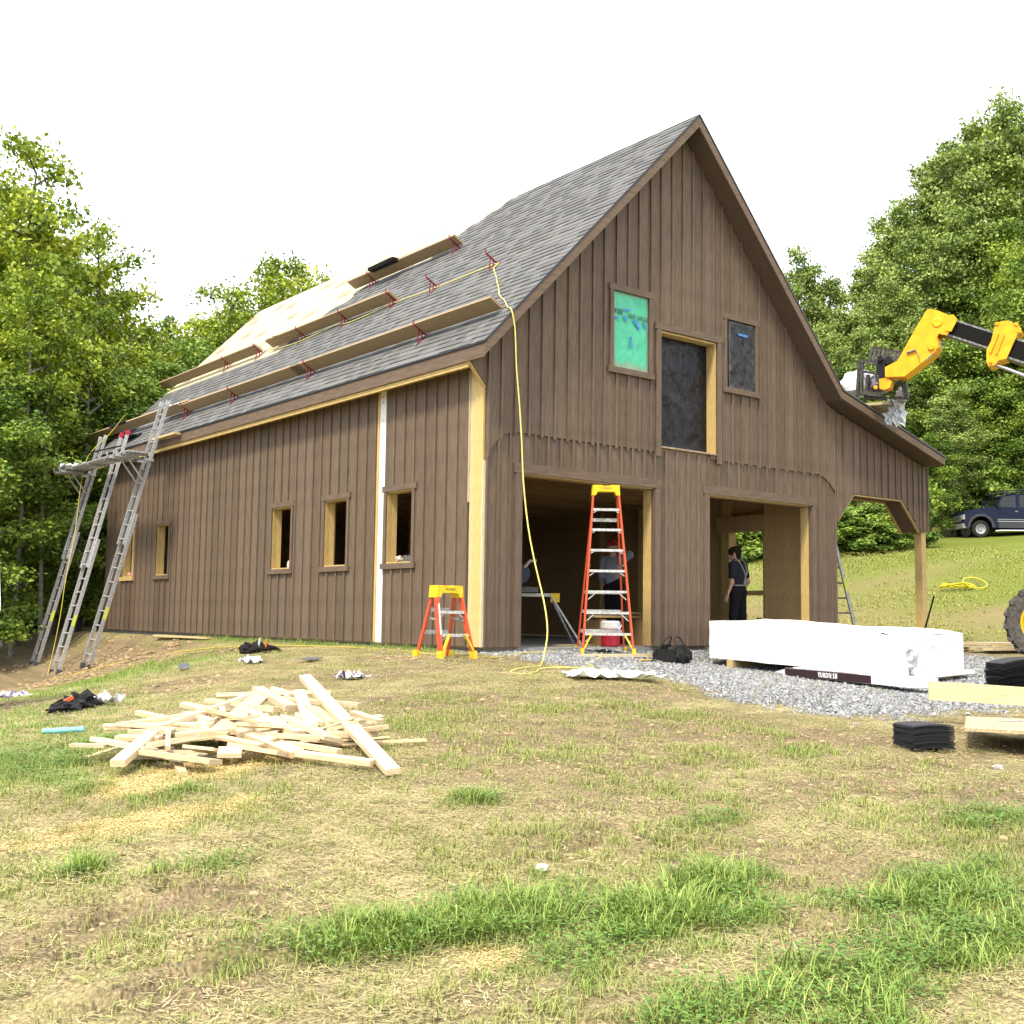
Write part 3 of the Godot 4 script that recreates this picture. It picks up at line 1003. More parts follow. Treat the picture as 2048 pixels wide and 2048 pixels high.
	# right wall of the main room: door opening, bare sheathing inside
	var side_door := [1.49, 2.32, -1.0, 2.1]
	s = Shape.new()
	s.tint(0.55, 0.36, 0.17)
	for q in strips(evenly(0.2, 15.0, 1.22), [side_door], func(_u): return -0.01, func(_u): return 4.4):
		slab(s, q, -0.03, -0.004, on_right)
	var right := part("right_wall", s, M.lumber_y, barn)
	clad(right, evenly(0.0, 15.1, 0.295), [side_door], flat0, func(_u): return 3.95, on_right, 0.0)
	for z in [0.35, 0.96, 1.42, 2.4, 3.0, 3.6, 4.2, 4.8, 5.4, 6.0]:
		board(right, "stud", Vector3(7.74, 0.0, -z), Vector3(7.74, 2.72, -z), 0.16, 0.045 if z != 2.4 else 0.2, pine * rr(0.9, 1.05), M.lumber_y, Vector3.BACK)
	for q in [[0.37, 0.94], [0.98, 1.4]]:
		var t := Shape.new()
		t.tint(0.6, 0.4, 0.19, rr(0.92, 1.05))
		slab(t, [q[0], q[1], 0.0, 0.0, 2.7, 2.7], -0.19, -0.175, on_right)
		part("plywood_panel", t, M.lumber_y, right)
	board(right, "door_header", Vector3(7.72, 2.25, -1.42), Vector3(7.72, 2.25, -2.6), 0.19, 0.3, Vector3(0.5, 0.33, 0.17), M.lumber_z)
	board(right, "door_jamb", Vector3(7.78, 0.0, -2.335), Vector3(7.78, 2.1, -2.335), 0.2, 0.03, pine, M.lumber_y, Vector3.BACK)
	board(right, "door_jamb", Vector3(7.78, 0.0, -1.475), Vector3(7.78, 2.1, -1.475), 0.2, 0.03, pine * 0.8, M.lumber_y, Vector3.BACK)
	# back wall and inside framing
	s = Shape.new()
	s.tint(0.40, 0.26, 0.13)
	slab(s, [0.02, 3.88, -0.02, -0.02, gable_top(0.02), gable_top(3.88)], -0.15, -0.0, on_back)
	slab(s, [3.882, 7.84, -0.02, -0.02, gable_top(3.882), gable_top(7.58)], -0.15, -0.0, on_back)
	part("back_wall", s, M.stain, barn)
	for k in 24:
		var z := -0.45 - k * 0.61
		board(barn, "joist", Vector3(0.2, 2.83, z), Vector3(7.66, 2.83, z), 0.045, 0.24, Vector3(0.42, 0.25, 0.11) * rr(0.8, 1.1), M.lumber_x)
	s = Shape.new()
	s.tint(0.42, 0.3, 0.17)
	s.box(Vector3(3.93, 2.965, -7.5), Vector3(7.46, 0.022, 14.6))
	part("loft_floor", s, M.strand, barn)
	for z in [0.3, 0.9, 1.5, 2.7, 3.3, 4.6, 5.2, 6.6, 7.2, 7.8, 8.4, 9.0, 9.6, 10.2, 10.8]:
		board(barn, "stud", Vector3(0.24, 0.0, -z), Vector3(0.24, 2.7, -z), 0.09, 0.045, pine * rr(0.8, 1.0), M.lumber_y, Vector3.BACK)
	for x in [3.9]:
		for z in [-4.8, -10.0]:
			board(barn, "interior_post", Vector3(x, 0, z), Vector3(x, 2.7, z), 0.15, 0.15, pine * 0.8, M.lumber_y, Vector3.BACK)
	for k in 9:
		board(barn, "partition_stud", Vector3(0.6 + k * 0.6, 0.0, -6.4), Vector3(0.6 + k * 0.6, 2.7, -6.4), 0.045, 0.12, pine * rr(0.8, 1.0), M.lumber_y, Vector3.BACK)

	build_roof(barn)

func flat_paint(c: Color) -> StandardMaterial3D:
	var m := StandardMaterial3D.new()
	m.albedo_color = c.linear_to_srgb()
	m.roughness = 0.8
	return m

func film_sheet(u0: float, u1: float, v0: float, v1: float, w: float, seed_at: int, relief: float, mid: Vector3, edge: Vector3) -> ArrayMesh:  # wrinkled plastic, stained by overspray along its rim
	var s := Shape.new()
	var f := FastNoiseLite.new()
	f.seed = seed_at
	f.frequency = 2.2
	f.fractal_octaves = 4
	var nx := 26; var ny := 40
	var g := []
	for j in ny + 1:
		var row := []
		for i in nx + 1:
			var a := float(i) / nx; var b := float(j) / ny
			var u := lerpf(u0, u1, a); var v := lerpf(v0, v1, b)
			row.append(Vector3(u, v, w + f.get_noise_2d(u * 1.2, v * 0.7) * relief * minf(1.0, minf(minf(a, 1 - a), minf(b, 1 - b)) * 8.0) * 1.5))
		g.append(row)
	for j in ny:
		for i in nx:
			var p: Vector3 = g[j][i]
			var rim := minf(minf(p.x - u0, u1 - p.x), minf((p.y - v0) * 0.55, (v1 - p.y) * 0.8))
			var k := clampf(1.0 - (rim + f.get_noise_2d(p.x * 5.0, p.y * 5.0) * 0.05) / 0.06, 0.0, 1.0)
			var c := mid.lerp(edge, k)
			s.tint(c.x, c.y, c.z)
			var q := [g[j][i], g[j][i + 1], g[j + 1][i + 1], g[j + 1][i]]
			var nm: Vector3 = ((q[1] - q[0]).cross(q[3] - q[0])).normalized()
			s.poly(q, nm)
	return s.mesh()

func build_roof(barn: Node3D) -> void:
	var up := Vector3(-0.7194, 0.6947, 0)
	# structure under both slopes and the lean-to
	var s := Shape.new()
	s.tint(BROWN.x, BROWN.y, BROWN.z, 0.8)
	var z0 := 0.375; var z1 := -15.36
	for q in [[roof_at(-0.29, 0, -0.022), roof_at(3.88, 0, -0.022)]]:
		var d := Vector3(0.7194, -0.6947, 0) * 0.15
		var p := []
		for z in [z0, z1]:
			for e in [q[0], q[1], q[1] + Vector3(0, -0.2, 0), q[0] + Vector3(0.0, -0.15, 0)]:
				p.append(Vector3(e.x, e.y, z))
		s.hexa(p)
	var left_slope := part("left_roof_slope", s, M.stain_z, barn)
	s = Shape.new()
	s.tint(BROWN.x, BROWN.y, BROWN.z, 0.8)
	for q in [[Vector3(3.88, 8.45, 0), Vector3(7.58, 4.47, 0)], [Vector3(7.58, 4.47, 0), Vector3(10.79, 3.6, 0)]]:
		var p := []
		for z in [z0, z1]:
			for e in [q[0], q[1], q[1] + Vector3(0, -0.16, 0), q[0] + Vector3(0, -0.16, 0)]:
				p.append(Vector3(e.x, e.y, z))
		s.hexa(p)
	var right_slope := part("right_roof_slope", s, M.stain_z, barn)
	s = Shape.new()
	s.tint(0.17, 0.17, 0.17)
	for q in [[Vector3(3.89, 8.48, 0), Vector3(7.59, 4.505, 0)], [Vector3(7.592, 4.507, 0), Vector3(10.83, 3.625, 0)]]:
		var p := []
		for z in [z0 + 0.045, z1 - 0.02]:
			for e in [q[0], q[1], q[1] + Vector3(0, -0.028, 0), q[0] + Vector3(0, -0.028, 0)]:
				p.append(Vector3(e.x, e.y, z))
		s.hexa(p)
	part("right_shingles", s, M.granule, right_slope)
	# rake boards with their drip edge, eave board, soffits
	var rake := [[Vector3(-0.325, 4.012, 0), Vector3(3.88, 8.367, 0)], [Vector3(3.88, 8.367, 0), Vector3(7.555, 4.414, 0)], [Vector3(7.555, 4.414, 0), Vector3(10.82, 3.522, 0)]]
	var edge := [[Vector3(-0.33, 4.105, 0), Vector3(3.88, 8.465, 0)], [Vector3(3.88, 8.465, 0), Vector3(7.58, 4.49, 0)], [Vector3(7.58, 4.49, 0), Vector3(10.84, 3.60, 0)]]
	for i in 3:
		var r := Shape.new()
		r.tint(BROWN.x * 1.1, BROWN.y * 1.08, BROWN.z * 1.08)
		var a: Vector3 = rake[i][0]; var b: Vector3 = rake[i][1]
		var hgt := 0.1 if i < 2 else 0.08
		var p := []
		for z in [0.378, 0.41]:
			p.append_array([Vector3(a.x, a.y - hgt, z), Vector3(b.x, b.y - hgt, z), Vector3(b.x, b.y + hgt - 0.025, z), Vector3(a.x, a.y + hgt - 0.025, z)])
		r.hexa(p)
		part("rake_board", r, M.stain_x, barn)
		r = Shape.new()
		r.tint(0.02, 0.022, 0.035)
		a = edge[i][0]; b = edge[i][1]
		p = []
		for z in [0.36, 0.418]:
			p.append_array([Vector3(a.x, a.y - 0.016, z), Vector3(b.x, b.y - 0.016, z), Vector3(b.x, b.y + 0.008, z), Vector3(a.x, a.y + 0.008, z)])
		r.hexa(p)
		part("drip_edge", r, M.paint, barn)
	board(barn, "eave_board", Vector3(-0.308, 3.99, 0.377), Vector3(-0.308, 3.99, -15.36), 0.03, 0.19, BROWN * 1.1, M.stain_z)
	var dr := Shape.new()
	dr.tint(0.02, 0.022, 0.035)
	dr.box(Vector3(-0.318, 4.098, -7.475), Vector3(0.05, 0.022, 15.77))
	part("drip_edge", dr, M.paint, barn)
	board(barn, "sub_eave_board", Vector3(-0.27, 3.87, -0.03), Vector3(-0.27, 3.87, -15.3), 0.04, 0.09, PINE * 1.15, M.lumber_z)
	board(barn, "eave_soffit", Vector3(-0.115, 3.905, -0.03), Vector3(-0.115, 3.905, -15.3), 0.27, 0.016, PINE, M.lumber_z)
	for k in 3:
		var q = rake[k]
		var r := Shape.new()
		r.tint(BROWN.x * 0.95, BROWN.y * 0.92, BROWN.z * 0.9)
		var a: Vector3 = q[0] + Vector3(0, -0.085, 0); var b: Vector3 = q[1] + Vector3(0, -0.085, 0)
		r.hexa([Vector3(a.x, a.y, 0.376), Vector3(b.x, b.y, 0.376), Vector3(b.x, b.y + 0.014, 0.376), Vector3(a.x, a.y + 0.014, 0.376), Vector3(a.x, a.y, 0.03), Vector3(b.x, b.y, 0.03), Vector3(b.x, b.y + 0.014, 0.03), Vector3(a.x, a.y + 0.014, 0.03)])
		part("rake_soffit", r, M.stain_x, barn)
	var ret := Shape.new()
	ret.tint(BROWN.x, BROWN.y, BROWN.z)
	ret.prism([Vector2(-0.3, 3.92), Vector2(0.0, 3.58), Vector2(0.0, 4.2), Vector2(-0.3, 4.0)], 0.0, 0.03)
	part("eave_return", ret, M.stain, barn)
	ret = Shape.new()
	ret.tint(PINE.x, PINE.y, PINE.z)
	ret.beam(Vector3(-0.3, 3.90, -0.015), Vector3(-0.01, 3.57, -0.015), 0.06, 0.02, Vector3.UP)
	part("eave_return_edge", ret, M.lumber_x, barn)

	# sheathing panels: four feet up the slope, eight along
	var run := 6.06
	for row in 5:
		var a := row * 1.22; var b := minf(a + 1.215, run - 0.02)
		var k := 0
		var z := 0.37 - (1.22 if row % 2 else 0.0)
		var first := 0.37
		while first > -15.3:
			var last := maxf(z - 2.44 if k > 0 or row % 2 == 0 else z, -15.35)
			if k == 0 and row % 2 == 1:
				last = 0.37 - 1.22
			var xa := -0.31 + a * 0.6947; var xb := -0.31 + b * 0.6947
			var t := Shape.new()
			t.tint(0.78, 0.68, 0.45, rr(0.94, 1.04))
			var p := []
			for o in [-0.02, -0.009]:
				p.append_array([roof_at(xa, first, o), roof_at(xb, first, o), roof_at(xb, last + 0.003, o), roof_at(xa, last + 0.003, o)])
			t.hexa(p)
			var panel := part("sheathing_panel", t, M.strand, left_slope)
			if last < -8.0 and row >= 2:
				for m in 2:  # the mill's grade stamps
					var zz := lerpf(first, last, 0.28 + 0.45 * m); var xm := lerpf(xa, xb, 0.35 + 0.3 * ((row + m) % 2))
					if zz > shingled_to(xm) - 0.3:
						continue
					t = Shape.new()
					t.tint(0.2, 0.155, 0.09)
					for l in 6:
						var zl := zz + 0.22 - l * 0.085
						p = []
						for o in [-0.008, -0.006]:
							p.append_array([roof_at(xm - 0.11 + rr(0, 0.04), zl, o), roof_at(xm + 0.11 - rr(0, 0.05), zl - 0.03, o), roof_at(xm + 0.11, zl - 0.062 + rr(0, 0.02), o), roof_at(xm - 0.11, zl - 0.04, o)])
						t.hexa(p)
					part("grade_stamp", t, M.matte, left_slope)
			first = last
			z = last
			k += 1

	# shingles: courses of uneven tabs
	var tabs := []
	var course := 0
	var at := 0.0
	while at < run - 0.05:
		var xa := -0.345 + at * 0.6947
		var z := 0.415
		var end := shingled_to(xa + 0.05) + (0.0 if course % 2 else 0.12)
		while z > end:
			var wd := rr(0.13, 0.3)
			var zb := maxf(z - wd, end)
			if z - zb > 0.02:
				tabs.append([xa, at, z, zb, rr(0.0, 1.0), rr(0.0, 1.0)])
			z = zb
		at += 0.143
		course += 1
	var eye := Vector3(-9.35, 0.43, 12.52)
	tabs.sort_custom(func(p, q): return Vector3(p[0], 4.5 + p[0], p[2]).distance_squared_to(eye) < Vector3(q[0], 4.5 + q[0], q[2]).distance_squared_to(eye))
	var rest := Shape.new()
	for i in tabs.size():
		var t = tabs[i]
		var q := Shape.new() if i < 300 else rest
		var g: float = lerpf(0.165, 0.25, t[4])
		q.tint(g * (0.98 + 0.05 * t[5]), g * (1.0 + 0.01 * t[5]), g * (1.04 - 0.06 * t[5]))
		var hi := minf(t[0] + 0.19 * 0.6947, 3.885)
		var lo: float = t[0] + (0.004 if t[5] > 0.6 else 0.0)
		var thick := 0.007 + (0.006 if t[4] < 0.55 else 0.0)
		q.hexa([roof_at(lo, t[2] - 0.001, 0.0), roof_at(hi, t[2] - 0.001, -0.009), roof_at(hi, t[3] + 0.001, -0.009), roof_at(lo, t[3] + 0.001, 0.0), roof_at(lo, t[2] - 0.001, thick), roof_at(hi, t[2] - 0.001, -0.003), roof_at(hi, t[3] + 0.001, -0.003), roof_at(lo, t[3] + 0.001, thick)])
		if i < 300:
			part("shingle", q, M.granule, left_slope)
	var far := part("shingles", rest, M.granule, left_slope)
	far.set_meta("kind", "stuff")

# ------------------------------------------------------------------ on the roof
func bracket(p: Vector3, label: String) -> void:
	var o := thing("roof_bracket", label, "roof bracket", p, 0.0, "red roof brackets")
	var red := Vector3(0.27, 0.018, 0.045)
	var down := Vector3(-0.6947, -0.7194, 0)
	var up := Vector3(-0.7194, 0.6947, 0)
	var s := Shape.new()
	s.tint(red.x, red.y, red.z)
	s.beam(-down * 0.1 + up * 0.014, down * 0.27 + up * 0.014, 0.035, 0.008, up)
	part("strap", s, M.paint, o)
	s = Shape.new()
	s.tint(red.x, red.y, red.z)
	s.beam(up * 0.015, Vector3(-0.23, 0.13, 0), 0.035, 0.012, Vector3.UP)
	s.beam(Vector3(-0.235, 0.115, 0), Vector3(-0.245, 0.19, 0), 0.03, 0.008, Vector3.RIGHT)
	part("arm", s, M.paint, o)
	s = Shape.new()
	s.tint(red.x * 0.9, red.y, red.z)
	s.beam(down * 0.22 + up * 0.02, Vector3(-0.14, 0.075, 0), 0.02, 0.008, Vector3.BACK)
	s.beam(down * 0.1 + up * 0.02, Vector3(-0.085, 0.05, 0), 0.02, 0.008, Vector3.BACK)
	part("strut", s, M.paint, o)
	s = Shape.new()
	s.tint(0.6, 0.6, 0.6)
	for k in 3:
		s.box(down * (0.2 + k * 0.03) + up * 0.02, Vector3(0.012, 0.012, 0.04))
	part("pin", s, M.steel, o)

func roof_plank(x: float, za: float, zb: float, label: String, raise := 0.0, tone_k := 1.0) -> void:
	var s := Shape.new()
	s.tint(0.36, 0.265, 0.155, tone_k)
	var a := roof_at(x, 0.0)
	var mid := Vector3(a.x - 0.125, a.y + 0.098 + raise, (za + zb) * 0.5)
	var half := absf(za - zb) * 0.5
	s.beam(Vector3(0, 0, half), Vector3(0, 0, -half), 0.238, 0.04, Vector3(0.49, 0.87, 0))
	lone("scaffold_plank", s, M.lumber_z, label, "plank", mid, 0.0, "planks on the roof brackets")

func lump_of(size: Vector3, seed_at: int, rough: float, c: Vector3, c2 := Vector3(-1, 0, 0)) -> Shape:
	var s := Shape.new()
	var f := FastNoiseLite.new()
	f.seed = seed_at
	f.frequency = 0.9
	f.fractal_octaves = 3
	s.tint(c.x, c.y, c.z)
	blob(s, Vector3.ZERO, size * 0.5, f, rough, 18, 12)
	for i in s.v.size():
		s.v[i].y = maxf(s.v[i].y, -size.y * 0.3)
	if c2.x >= 0.0:
		for i in range(0, s.v.size(), 3):
			var m := (s.v[i] + s.v[i + 1] + s.v[i + 2]) / 3.0
			if f.get_noise_3dv(m / size * 3.0 + Vector3(7, 7, 7)) > 0.08:
				for k in 3:
					s.c[i + k] = Color(c2.x, c2.y, c2.z)
	return s

func crumple(size: Vector3, seed_at: int, c: Vector3, c2 := Vector3(-1, 0, 0)) -> Shape:  # a thrown down sheet of plastic: folds and peaks
	var s := Shape.new()
	var f := FastNoiseLite.new()
	f.seed = seed_at
	f.frequency = 1.6
	var n := 9
	var g := []
	for j in n + 1:
		var row := []
		for i in n + 1:
			var a := float(i) / n - 0.5; var b := float(j) / n - 0.5
			var y := absf(f.get_noise_2d(a * 3.0, b * 3.0)) * 2.2 * size.y
			row.append(Vector3(a * size.x * (1.0 + 0.4 * f.get_noise_2d(b * 4.0, 3.0)), y + 0.006, b * size.z * (1.0 + 0.4 * f.get_noise_2d(a * 4.0, 9.0))))
		g.append(row)
	for j in n:
		for i in n:
			var k := c2.x >= 0.0 and f.get_noise_2d(i * 0.6, j * 0.6 + 20.0) > 0.12
			if k:
				s.tint(c2.x, c2.y, c2.z)
			else:
				s.tint(c.x, c.y, c.z)
			for q in [[g[j][i], g[j][i + 1], g[j + 1][i + 1]], [g[j][i], g[j + 1][i + 1], g[j + 1][i]]]:
				var nm: Vector3 = (q[1] - q[0]).cross(q[2] - q[0]).normalized()
				if nm.y < 0.0:
					nm = -nm
				s.tri(q[0], q[1], q[2], nm, nm, nm)
	return s

func build_roof_things() -> void:
	rng.seed = 21
	bracket(roof_at(1.56, -1.83), "red roof bracket with no plank, uppermost right, where the yellow hose bends down")
	bracket(roof_at(1.55, -3.52), "bare red roof bracket between the hose bend and the end of the middle plank")
	bracket(roof_at(1.56, -4.83), "red roof bracket at the right end of the middle plank")
	bracket(roof_at(1.56, -6.57), "red roof bracket under the middle of the middle plank")
	bracket(roof_at(1.56, -8.3), "red roof bracket at the left end of the middle plank, below the purple wrapper")
	bracket(roof_at(1.56, -10.25), "red roof bracket under the right end of the plank beside the bare sheathing")
	bracket(roof_at(1.56, -11.9), "red roof bracket under the middle of the plank beside the bare sheathing")
	bracket(roof_at(0.2, -1.8), "red roof bracket under the lowest row of planks, nearest the gable")
	bracket(roof_at(0.2, -5.32), "red roof bracket under the overlap of the two right planks of the lowest row")
	bracket(roof_at(0.2, -8.45), "third red roof bracket from the gable under the lowest row of planks")
	bracket(roof_at(0.2, -10.8), "red roof bracket just right of the ladder tops, under the lowest row of planks")
	bracket(roof_at(2.7, -4.5), "red roof bracket under the right end of the topmost plank")
	bracket(roof_at(2.7, -7.45), "red roof bracket under the left part of the topmost plank")
	roof_plank(0.2, 0.12, -5.85, "long scaffold plank of the lowest row, its end at the gable edge")
	roof_plank(0.2, -5.5, -10.9, "middle scaffold plank of the lowest row, lapped under its right neighbour", 0.0, 1.1)
	roof_plank(0.2, -10.4, -18.2, "scaffold plank of the lowest row that sticks out past the far end of the roof", 0.045, 1.15)
	roof_plank(1.56, -4.75, -9.7, "scaffold plank on the middle row with a purple wrapper on its left end", 0.0, 1.1)
	roof_plank(1.56, -10.2, -15.75, "scaffold plank along the edge of the bare sheathing at the left")
	roof_plank(2.7, -4.35, -8.25, "topmost scaffold plank, a dark stack of shingles on it")
	# shingle stacks, wrappers
	var s := shingle_stack(0.95, 0.3, 9, 0.008, 71)
	var st := lone("shingle_stack", s, M.granule, "dark stack of shingles lying on the topmost roof plank", "shingles", roof_at(2.62, -6.75, 0.0) + Vector3(-0.12, 0.2, 0), PI / 2)
	st.rotation = Vector3(0, PI / 2, 0.0)
	s = shingle_stack(1.0, 0.34, 7, 0.008, 72)
	lone("shingle_stack", s, M.granule, "dark stack of shingles on the lowest plank above the ladders", "shingles", roof_at(0.2, -14.6) + Vector3(-0.1, 0.17, 0), PI / 2)
	s = crumple(Vector3(0.3, 0.05, 1.0), 5, Vector3(0.62, 0.6, 0.68), Vector3(0.12, 0.07, 0.25))
	lone("shingle_wrapper", s, M.plastic, "purple and white wrapper lying on the left end of the middle plank", "wrapper", roof_at(1.56, -9.2) + Vector3(-0.08, 0.13, 0), 0.0)
	s = crumple(Vector3(0.3, 0.05, 1.3), 6, Vector3(0.66, 0.65, 0.7), Vector3(0.14, 0.1, 0.28))
	lone("shingle_wrapper", s, M.plastic, "white and purple wrapper on the lowest plank right of the ladders", "wrapper", roof_at(0.2, -11.5) + Vector3(-0.1, 0.17, 0), 0.0)
	s = crumple(Vector3(0.35, 0.08, 0.8), 8, Vector3(0.03, 0.03, 0.035))
	lone("felt_scrap", s, M.cloth, "black felt scrap hanging on the shingles by the ladder tops", "roofing felt", roof_at(-0.1, -13.4, 0.02), 0.3)
	# the air hose: along the middle brackets, down the roof and the front, over the gravel
	var pts := []
	for q in [[1.5, -9.6], [1.42, -8.3], [1.52, -7.0], [1.43, -6.2], [1.52, -4.85], [1.5, -3.5], [1.53, -1.85], [1.42, -1.72], [1.12, -1.25], [0.95, -1.0], [0.76, -0.71], [0.56, -0.42], [0.4, -0.1], [0.22, 0.2], [0.13, 0.4]]:
		pts.append(roof_at(q[0], q[1], 0.025))
	for q in [Vector3(0.12, 4.5, 0.44), Vector3(0.15, 4.3, 0.45), Vector3(0.165, 3.8, 0.47), Vector3(0.2, 3.3, 0.5), Vector3(0.2, 2.77, 0.56), Vector3(0.16, 2.2, 0.66), Vector3(0.12, 1.6, 0.82), Vector3(0.1, 1.1, 1.0), Vector3(0.05, 0.6, 1.25), Vector3(-0.1, 0.25, 1.5), Vector3(-0.35, 0.0, 1.75)]:
		pts.append(q)
	for q in [[-0.53, 1.9], [-0.75, 2.1], [-1.25, 2.4], [-1.55, 2.6], [-1.6, 2.85], [-1.35, 2.8], [-1.04, 2.5], [-0.72, 2.48], [-0.42, 2.54], [-0.1, 2.35], [0.08, 2.14], [0.3, 1.8], [0.68, 1.5], [1.05, 1.2], [1.45, 0.8], [1.86, 0.4], [2.23, 0.1], [2.8, -0.4]]:
		pts.append(Vector3(q[0], maxf(height(q[0], q[1]), -0.015 if q[1] < 0.0 else -9.0) + 0.012, q[1]))
	s = Shape.new()
	s.tint(0.68, 0.6, 0.16)
	s.tube(smooth(pts, 3), 0.0105, 6)
	lone("air_hose", s, M.plastic, "yellow air hose from the roof brackets down the gable and looped on the gravel", "hose")

func smooth(p: Array, n: int) -> Array:
	var out := []
	for i in p.size() - 1:
		var a: Vector3 = p[maxi(i - 1, 0)]; var b: Vector3 = p[i]; var c: Vector3 = p[i + 1]; var d: Vector3 = p[mini(i + 2, p.size() - 1)]
		for k in n:
			out.append(b.cubic_interpolate(c, a, d, float(k) / n))
	out.append(p[-1])
	return out

func shingle_stack(long: float, wide: float, n: int, each: float, seed_at: int, sag := 0.0, c := Vector3(0.035, 0.036, 0.04)) -> Shape:  # sheets one above the other, edges uneven
	var s := Shape.new()
	var r := RandomNumberGenerator.new()
	r.seed = seed_at
	var segs := 6 if sag > 0.0 else 1
	for i in n:
		var k := r.randf_range(0.7, 1.3)
		if i == n - 1:
			k = 3.4
		s.tint(c.x, c.y, c.z, k)
		var dx := r.randf_range(-0.007, 0.007) * long * 2.0; var dz := r.randf_range(-0.006, 0.006); var a := r.randf_range(-0.025, 0.025)
		var y0 := i * each; var y1 := y0 + each * 0.82
		for q in segs:
			var p := []
			for y in [y0, y1]:
				for e in [[q, -0.5], [q + 1, -0.5], [q + 1, 0.5], [q, 0.5]]:
					var u: float = float(e[0]) / segs - 0.5
					var v := Vector3(u * long + dx, y - sag * u * u * 4.0, e[1] * wide + dz).rotated(Vector3.UP, a)
					p.append(v)
			s.hexa(p)
	return s

# ------------------------------------------------------------------ ladders
func straight_ladder(called: String, foot: Vector3, head: Vector3, width: float, label: String, c: float, fly_from: float, tips: Vector3, group := "ladders at the left end of the barn") -> Node3D:
	var l := head - foot
	var o := thing(called, label, "ladder", foot, 0.0, group)
	var d := l.normalized()
	var side := Vector3(0, 0, 1) if absf(d.z) < 0.7 else Vector3(1, 0, 0)
	side = (side - d * side.dot(d)).normalized()
	var out := side.cross(d).normalized()
	if out.dot(Vector3(-9, 0, 12) - foot) < 0.0:
		out = -out
	var length := l.length()
	var split := length * fly_from
	for k in [-1, 1]:
		var s := Shape.new()
		s.tint(c, c, c * 1.02)
		s.beam(side * k * width * 0.5, side * k * width * 0.5 + d * (split + length * 0.12), 0.028, 0.075, out)
		part("rail", s, M.alu, o)
		s = Shape.new()
		s.tint(c * 1.1, c * 1.1, c * 1.12)
		s.beam(side * k * (width * 0.5 - 0.03) + d * split + out * 0.05, side * k * (width * 0.5 - 0.03) + d * length + out * 0.05, 0.026, 0.07, out)
		part("fly_rail", s, M.alu, o)
		s = Shape.new()
		s.tint(tips.x, tips.y, tips.z)
		s.beam(side * k * (width * 0.5 - 0.03) + d * (length - 0.08) + out * 0.05, side * k * (width * 0.5 - 0.03) + d * (length + 0.03) + out * 0.05, 0.034, 0.08, out)
		part("rail_tip", s, M.plastic, o)
		s = Shape.new()
		s.tint(0.12, 0.12, 0.12)
		s.beam(side * k * width * 0.5 - d * 0.05, side * k * width * 0.5 + d * 0.06, 0.05, 0.11, out)
		part("foot", s, M.rubber, o)
	var y := 0.25
	while y < length - 0.1:
		var fly := y > split
		var w := width * 0.5 - (0.035 if fly else 0.0)
		var s := Shape.new()
		s.tint(c * 0.95, c * 0.95, c * 0.95)
		var q := d * y + (out * 0.05 if fly else Vector3.ZERO)
		s.tube([q - side * w, q + side * w], 0.017, 6)
		part("rung", s, M.alu, o)
		y += 0.305
	var s2 := Shape.new()
	s2.tint(0.55, 0.6, 0.05)
	s2.beam(side * width * 0.5 + d * 1.0 + side * 0.0155, side * width * 0.5 + d * 1.25 + side * 0.0155, 0.003, 0.06, out)
	part("sticker", s2, M.matte, o)
	return o

